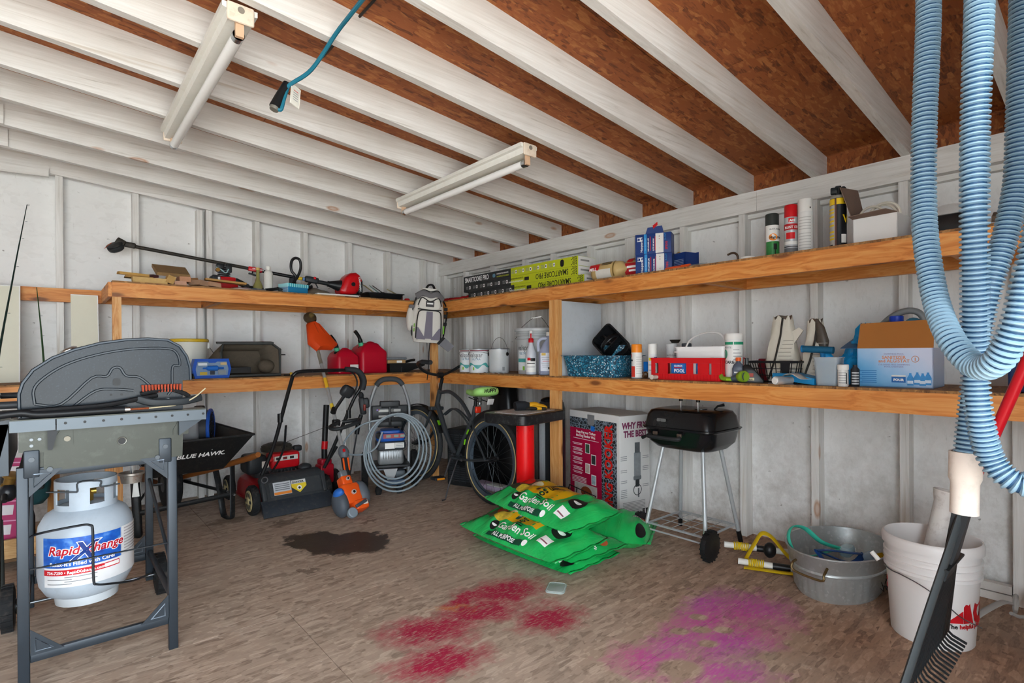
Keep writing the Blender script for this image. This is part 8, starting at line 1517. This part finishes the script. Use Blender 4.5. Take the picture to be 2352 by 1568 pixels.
# ------------------------------------------------------------------ white bucket with pipe
o = thing('white_bucket', 'large white bucket with red lettering at the front right', 'bucket', (-.60, -4.25, 0), face(-.60, -4.25)); WBK = mat('#e3e0de', .4, var=.03); Hb = .385
prof = [(0, .0), (.126, 0), (.13, .006), (.145, .25), (.146, .255), (.153, .257), (.153, .268), (.147, .27), (.147, .285), (.1535, .287), (.1535, .296), (.148, .298), (.148, .31), (.154, .312), (.154, .32), (.149, .322), (.15, .345), (.158, .347), (.16, .372), (.155, .384), (.15, .386), (.146, .38), (.128, .008), (0, .008)]
MB().lathe(prof, 44).build('pail', WBK, o, 50)
RT = mat('#c01722', .4, var=.04)
for pts, a0, z0 in (([(-.02, 0), (.035, 0), (.035, .045)], .45, .11), ([(0, 0), (.04, 0), (.022, .085), (.0, .06)], .72, .11)):
    MB().prism(pts, .0012).warp(lambda p, a0=a0, z0=z0: ((.1395 + p[2]) * math.cos(a0 + p[0] / .139), (.1395 + p[2]) * math.sin(a0 + p[0] / .139), z0 + p[1])).build('logo_block', RT, o)
text('C', o, RT, (1.03, .11), None, None, .11, cylr=.1395, bold=.008, sx=.75); text('E', o, RT, (1.47, .11), None, None, .11, cylr=.1395, bold=.008, sx=.75); text('The', o, BTXT, (.32, .09), None, None, .022, cylr=.137, bold=.0006); text('helpful place', o, RT, (.62, .09), None, None, .022, cylr=.137, bold=.0006)
for k in range(3): wrap(o, 'red_stripe', RT, .1415, -1.45, -1.32, .16 + .03 * k, .178 + .03 * k)
MB().tube(curve([(.155 * math.cos(a), .155 * math.sin(a), .27 - .02) for a in (-1.25, -.9, -.6)] + [(.17, -.03, .24), (.165, .03, .2), (.15, .08, .15), (.13, .14, .12)], 6), .0022, 6).build('bail', STEEL, o); MB().cyl((.05, -.165, .265), (.04, -.19, .29), .009, n=10).build('bail_grip', WHITE, o)
o = thing('white_pipe', 'white pipe standing slanted inside the large white bucket', 'pipe', (0, 0, 0)); MB().lathe([(.03, 0), (.036, .0), (.036, .5), (.044, .53), (.046, .545), (.042, .545), (.034, .5), (.03, .01)], 28, Matrix.Translation((-.58, -4.20, .0125)) @ rotm(.16, .12, 0), True).build('pipe', mat('#d5cfca', .45, dirt=.5, dirtc='#6b4a3c'), o); MB().torus((0, 0, .545), .044, .003, 24, 5).xf(Matrix.Translation((-.58, -4.20, .0125)) @ rotm(.16, .12, 0)).build('bell_rim', mat('#dcd6d1', .45), o)
# pipes and handle on the floor by the wall
tag(MB().cyl((-.02, -4.30, .017), (-.06, -5.0, .017), .016, n=14).cyl((-.018, -4.30, .017), (-.022, -4.36, .017), .02, n=14).build('floor_pipe', mat('#d3c8c0', .5)), 'white plastic pipe lying along the foot of the right wall', 'pipe')
tag(MB().bx(-.045, -.01, -4.42, -4.15, .04, .075).bx(-.045, -.01, -4.42, -4.15, .001, .035).build('white_block', mat('#d9d3cc', .5, dirt=.2)), 'short white timber block against the wall behind the white bucket', 'block')
o = thing('plastic_reacher', 'grey openwork plastic handle lying right of the white bucket', 'handle', (-.28, -4.42, .0), .0); GP = mat('#a9a49e', .45)
MB().tube(curve([(-.3, .08, .05), (-.22, .06, .07), (-.12, .03, .085), (-.02, .0, .09), (.02, -.02, .08)], 6), .008, 8, flat=(.006, .014)).build('arm', GP, o); MB().torus((.06, -.03, .07), .032, .007, 20, 6, 'Y').build('finger_ring', GP, o); MB().torus((.13, -.06, .06), .03, .007, 20, 6, 'Y').build('finger_ring', GP, o); MB().tube([(.02, -.02, .04), (.06, -.04, .02), (.16, -.1, .012)], .007, 8).build('lower_arm', GP, o)
# ------------------------------------------------------------------ leaf rakes
RK = mat('#1b1d1f', .45, var=.15)
def rake(lab, S, A, B, H, polem, nt_, pole=True):
    S, A, B, H = map(Vector, (S, A, B, H)); o = thing('leaf_rake', lab, 'rake', tuple(A.lerp(B, .5)))
    org = o.location.copy(); mid = A.lerp(B, .5); ax = (mid - S).normalized(); sd_ = (B - A).normalized(); nn = ax.cross(sd_).normalized()
    if nn.dot(Vector((-3.18, -4.75, 1.1)) - S) < 0: pass
    hk = nn if nn.x > 0 else -nn; Lm = (mid - S).length
    for k in range(nt_):
        t = k / (nt_ - 1); tip = A.lerp(B, t); st_ = S + ax * .05 + sd_ * (.03 * (t - .5)); d_ = (tip - st_); e = st_ + d_ * .93
        MB().tube([st_ - org, st_ + d_ * .5 - org, e - org, e + d_.normalized() * .012 + hk * .012 - org, e + d_.normalized() * .022 + hk * .045 - org], .0045, 6, flat=(.006, .0028)).build('tine', RK, o)
    for q in (.35,): MB().tube([S.lerp(A, q) + hk * .004 - org, S.lerp(mid, q * 1.0) + hk * .004 - org, S.lerp(B, q) + hk * .004 - org], .008, 6, flat=(.005, .012)).build('cross_web', RK, o)
    b = MB(); b.loft([[S + ax * z + sd_ * x * w_ + nn * y * h_ - org for x, y in ((-1, -1), (1, -1), (1, 1), (-1, 1))] for z, w_, h_ in ((-.05, .018, .018), (.02, .022, .018), (.12, .035, .013), (.2, .06, .006))]); b.build('socket', RK, o)
    if pole: MB().tube([S + ax * .0 - org, H - org], .0125, 12).build('handle', polem, o)
    for e_ in (A,): MB().tube([S + ax * .02 - org, S.lerp(e_, .55) - org, e_ - org], [.014, .012, .008], 8, flat=(.016, .007)).build('edge_rib', mat('#3b3f41', .5), o)
    return o
rake('black leaf rake with red handle standing fan-down at the right', (-1.373, -4.472, .706), (-1.757, -4.405, .27), (-1.156, -4.396, .24), (-1.46, -4.68, 1.32), mat('#b8121f', .3), 22)
rake('second black rake cut off by the right edge of the photo', (-1.42, -4.80, .62), (-1.62, -4.77, .06), (-1.3, -4.62, .1), (-1.4, -4.9, 1.4), mat('#3a3a3a', .4), 14)
# ------------------------------------------------------------------ pool hose hanging in loops
HL = mat('#8aa9bd', .4, var=.06); HD = mat('#26496a', .5, var=.08)
o = thing('pool_hose', 'light blue corrugated pool hose hanging in loops at the right', 'hose', (-1.8, -4.55, 1.0)); org = Vector((-1.8, -4.55, 1.0)); HR = .0205
def hose(pts, name):
    P = curve([Vector(p) - org for p in pts], 24); 
    # resample evenly
    out = [P[0]]; acc = 0; step = .0024
    for a, b_ in zip(P[:-1], P[1:]):
        L2 = (b_ - a).length; d_ = step - acc
        while d_ <= L2: out.append(a.lerp(b_, d_ / L2)); d_ += step
        acc = L2 - (d_ - step)
    MB().tube(out[::4], HR - .0025, 14).build(name, HD, o, 60)
    # spiral rib, one continuous coil
    pitch = .0096; per = 4   # samples per turn along the length: rings of the coil as bulges
    rad = []
    for i in range(len(out)): f_ = (i % per) / per; rad.append(HR + (.0022 if f_ in (.25, .5) else -.0035))
    MB().tube(out, rad, 16).build(name + '_ribs', HL, o, 35)
hose([(-1.785, -4.483, 2.2), (-1.785, -4.483, 1.835), (-1.789, -4.48, 1.698), (-1.793, -4.476, 1.562), (-1.795, -4.475, 1.425), (-1.816, -4.483, 1.32), (-1.852, -4.505, 1.2), (-1.907, -4.538, 1.121), (-1.938, -4.577, 1.073), (-1.976, -4.61, 1.081), (-1.995, -4.634, 1.132), (-1.996, -4.648, 1.2), (-1.985, -4.665, 1.3), (-1.95, -4.68, 1.5), (-1.85, -4.66, 2.0), (-1.8, -4.6, 2.19)], 'front_loop')
hose([(-1.83, -4.56, 2.19), (-1.89, -4.58, 1.9), (-1.902, -4.58, 1.736), (-1.906, -4.577, 1.618), (-1.896, -4.572, 1.503), (-1.899, -4.571, 1.344), (-1.873, -4.567, 1.186), (-1.847, -4.563, 1.063), (-1.841, -4.569, .971), (-1.826, -4.582, .896), (-1.825, -4.609, .859), (-1.822, -4.638, .856), (-1.834, -4.667, .902), (-1.83, -4.69, 1.0), (-1.8, -4.7, 1.3), (-1.78, -4.66, 2.0), (-1.77, -4.6, 2.19)], 'long_loop')
hose([(-1.7, -4.58, 2.19), (-1.662, -4.615, 1.9), (-1.662, -4.615, 1.821), (-1.667, -4.612, 1.686), (-1.671, -4.609, 1.552), (-1.675, -4.605, 1.444), (-1.693, -4.59, 1.337), (-1.712, -4.569, 1.239), (-1.708, -4.551, 1.141), (-1.706, -4.54, 1.031), (-1.714, -4.533, .939), (-1.719, -4.529, .879)], 'tail')
MB().lathe([(.0245, 0), (.0285, .0), (.0285, -.055), (.0245, -.066), (.0245, -.13), (.021, -.13), (.021, -.0)], 28, Matrix.Translation(Vector((-1.719, -4.529, .886)) - org) @ rotm(.02, .03, 0), False).build('cuff', mat('#dfd3c9', .4, dirt=.25, dirtc='#5b5048'), o)
MB().tube(curve([(.02, .02, 1.19), (.02, -.02, 1.2), (.02, -.06, 1.19)], 4), .008, 8).build('hanger_hook', STEEL, o)
# ------------------------------------------------------------------ left edge: fishing rods, game board box, crate of odds and ends
o = thing('fishing_rod', 'tall dark green fishing rod leaning on the wall at the left edge', 'fishing rod', (-3.36, -1.35, 0)); org2 = Vector((-3.36, -1.35, 0)); p0, p1, p2 = Vector((-3.36, -1.35, .02)), Vector((-3.405, -.74, .98)), Vector((-3.287, -.12, 2.079))
rp = curve([p0, Vector((-3.39, -1.0, .58)), p1, Vector((-3.345, -.4, 1.58)), p2], 8); MB().tube([p - org2 for p in rp], [.011 - .009 * i / (len(rp) - 1) for i in range(len(rp))], 8).build('rod', mat('#1d2f2a', .35), o)
for i in (12, 17, 21, 25, 28, 30): MB().torus(rp[i] + Vector((.012, -.004, 0)) - org2, .008 if i < 20 else .005, .0013, 12, 5, 'Z').build('line_guide', STEEL, o)
MB().torus(rp[-1] + Vector((.006, 0, 0)) - org2, .005, .0012, 10, 5, 'Y').build('tip_guide', STEEL, o); MB().tube([p0 - org2, p0.lerp(p1, .3) - org2], .015, 10).build('cork_grip', mat('#3a3f3d', .6), o)
o = thing('fishing_rod', 'short thin green fishing rod standing between the two leaning boards', 'fishing rod', (-3.33, -1.75, 0)); org3 = Vector((-3.33, -1.75, 0)); rq = [Vector((-3.33, -1.75, .02)), Vector((-3.305, -1.6, .6)), Vector((-3.22, -.32, 1.071)), Vector((-3.244, -.14, 1.55))]
rq = [Vector((-3.205, -.36, .946)), Vector((-3.21, -.32, 1.05)), Vector((-3.225, -.24, 1.3)), Vector((-3.244, -.14, 1.55))]; o.location = (-3.205, -.36, ZLT); org3 = Vector((-3.205, -.36, ZLT)); rp = curve(rq, 8); MB().tube([p - org3 for p in rp], [.008 - .006 * i / (len(rp) - 1) for i in range(len(rp))], 8).build('rod', mat('#2f4a2a', .35), o)
for i in (14, 18, 22): MB().torus(rp[i] + Vector((.008, -.004, 0)) - org3, .005, .0012, 12, 5, 'Z').build('line_guide', STEEL, o)
o = thing('fishing_reel', 'black and brass spinning reel on its rod butt at the left edge', 'fishing reel', (-3.33, -1.62, 0)); MB().tube([(-.03, 0, .012), (-.02, .0, .5), (.0, .04, .7)], .011, 8).build('rod_butt', mat('#2a2522', .5), o)
MB().lathe([(.0, -.03), (.026, -.03), (.026, -.02), (.02, -.015), (.02, .012), (.028, .018), (.028, .03), (0, .032)], 20, Matrix.Translation((.015, -.01, .575)) @ rotm(.3, .2, 0)).build('spool', mat('#8a6b36', .35, .7), o); MB().ball((.01, -.01, .525), (.032, .035, .04)).build('reel_body', mat('#1b1c20', .3), o); MB().tube(curve([(.04, -.02, .59), (.06, -.03, .57), (.05, -.03, .54)], 4), .004, 6).build('bail_wire', STEEL, o); MB().cyl((.0, -.04, .52), (.0, -.07, .5), .01, n=10).build('crank_knob', BLACK, o)
o = thing('fishing_rules_board', 'crimson and white printed board leaning behind the barbecue leg', 'board', M=Matrix.Translation((-3.375, -.92, .13)) @ rotm(-.14, -.12 + .22, 0)); MB().bx(-.2, .05, 0, .01, 0, .44).build('board', mat('#a8105a', .45, var=.05), o)
for k in range(4): 
    for x in (-.12, -.02): plate(o, 'white_panel', mat('#d8d2d6', .5), (x, 0, .07 + .1 * k), (1, 0, 0), (0, 0, 1), .09, .05)
for k in range(4): plate(o, 'print_line', mat('#d990b5', .5), (-.06, 0, .115 + .1 * k), (1, 0, 0), (0, 0, 1), .2, .006)
o = thing('timber_crate', 'low crate of raw pine boards on the floor behind the barbecue', 'crate', (-3.32, -.86, 0), .02); PN = pine('X', '#c49a62', '#9a7040', '#d5b07a')
MB().bx(-.3, .12, -.12, -.1, .062, .16).build('front_plank', PN, o); MB().bx(-.3, .12, .08, .1, .062, .16).build('back_plank', PN, o); MB().bx(.1, .12, -.0995, .0795, .0, .16).build('end_plank', PN, o); MB().bx(-.3, .0995, -.12, .1, .045, .06).build('base_plank', mat('#6d5238', .7), o)
for x in (-.25, .05): MB().bx(x, x + .04, -.1, .08, .0, .045).build('runner', PN, o)
tag(MB().bx(0, .05, 0, .02, 0, .5).xf(Matrix.Translation((-3.20, -.62, 0.001)) @ rotm(.1, .0, .2)).build('short_plank', pine('Z', '#c08a4c', '#96622e', '#d09c5e')), 'short upright pine plank behind the propane tank', 'plank')
o = thing('teal_tool_bag', 'dark teal and black soft bag hanging behind the barbecue leg', 'bag', (-3.255, -.80, .13)); MB().loft([[(p[0], p[1], z) for p in ell(w_ / 2, d_ / 2, 16, 2.6)] for z, w_, d_ in ((.16, .08, .05), (.19, .13, .08), (.27, .15, .09), (.36, .13, .08), (.39, .08, .05))]).build('bag', mat('#1d4348', .5, var=.25, scale=40), o, 60); MB().tube([(-.02, -.03, .2), (.0, -.03, .1), (.0, -.03, .0)], .007, 8).build('strap', BLACK, o); MB().rbox((.0, -.05, .28), (.09, .02, .07), .01).build('pocket', mat('#2b2e30', .6), o)
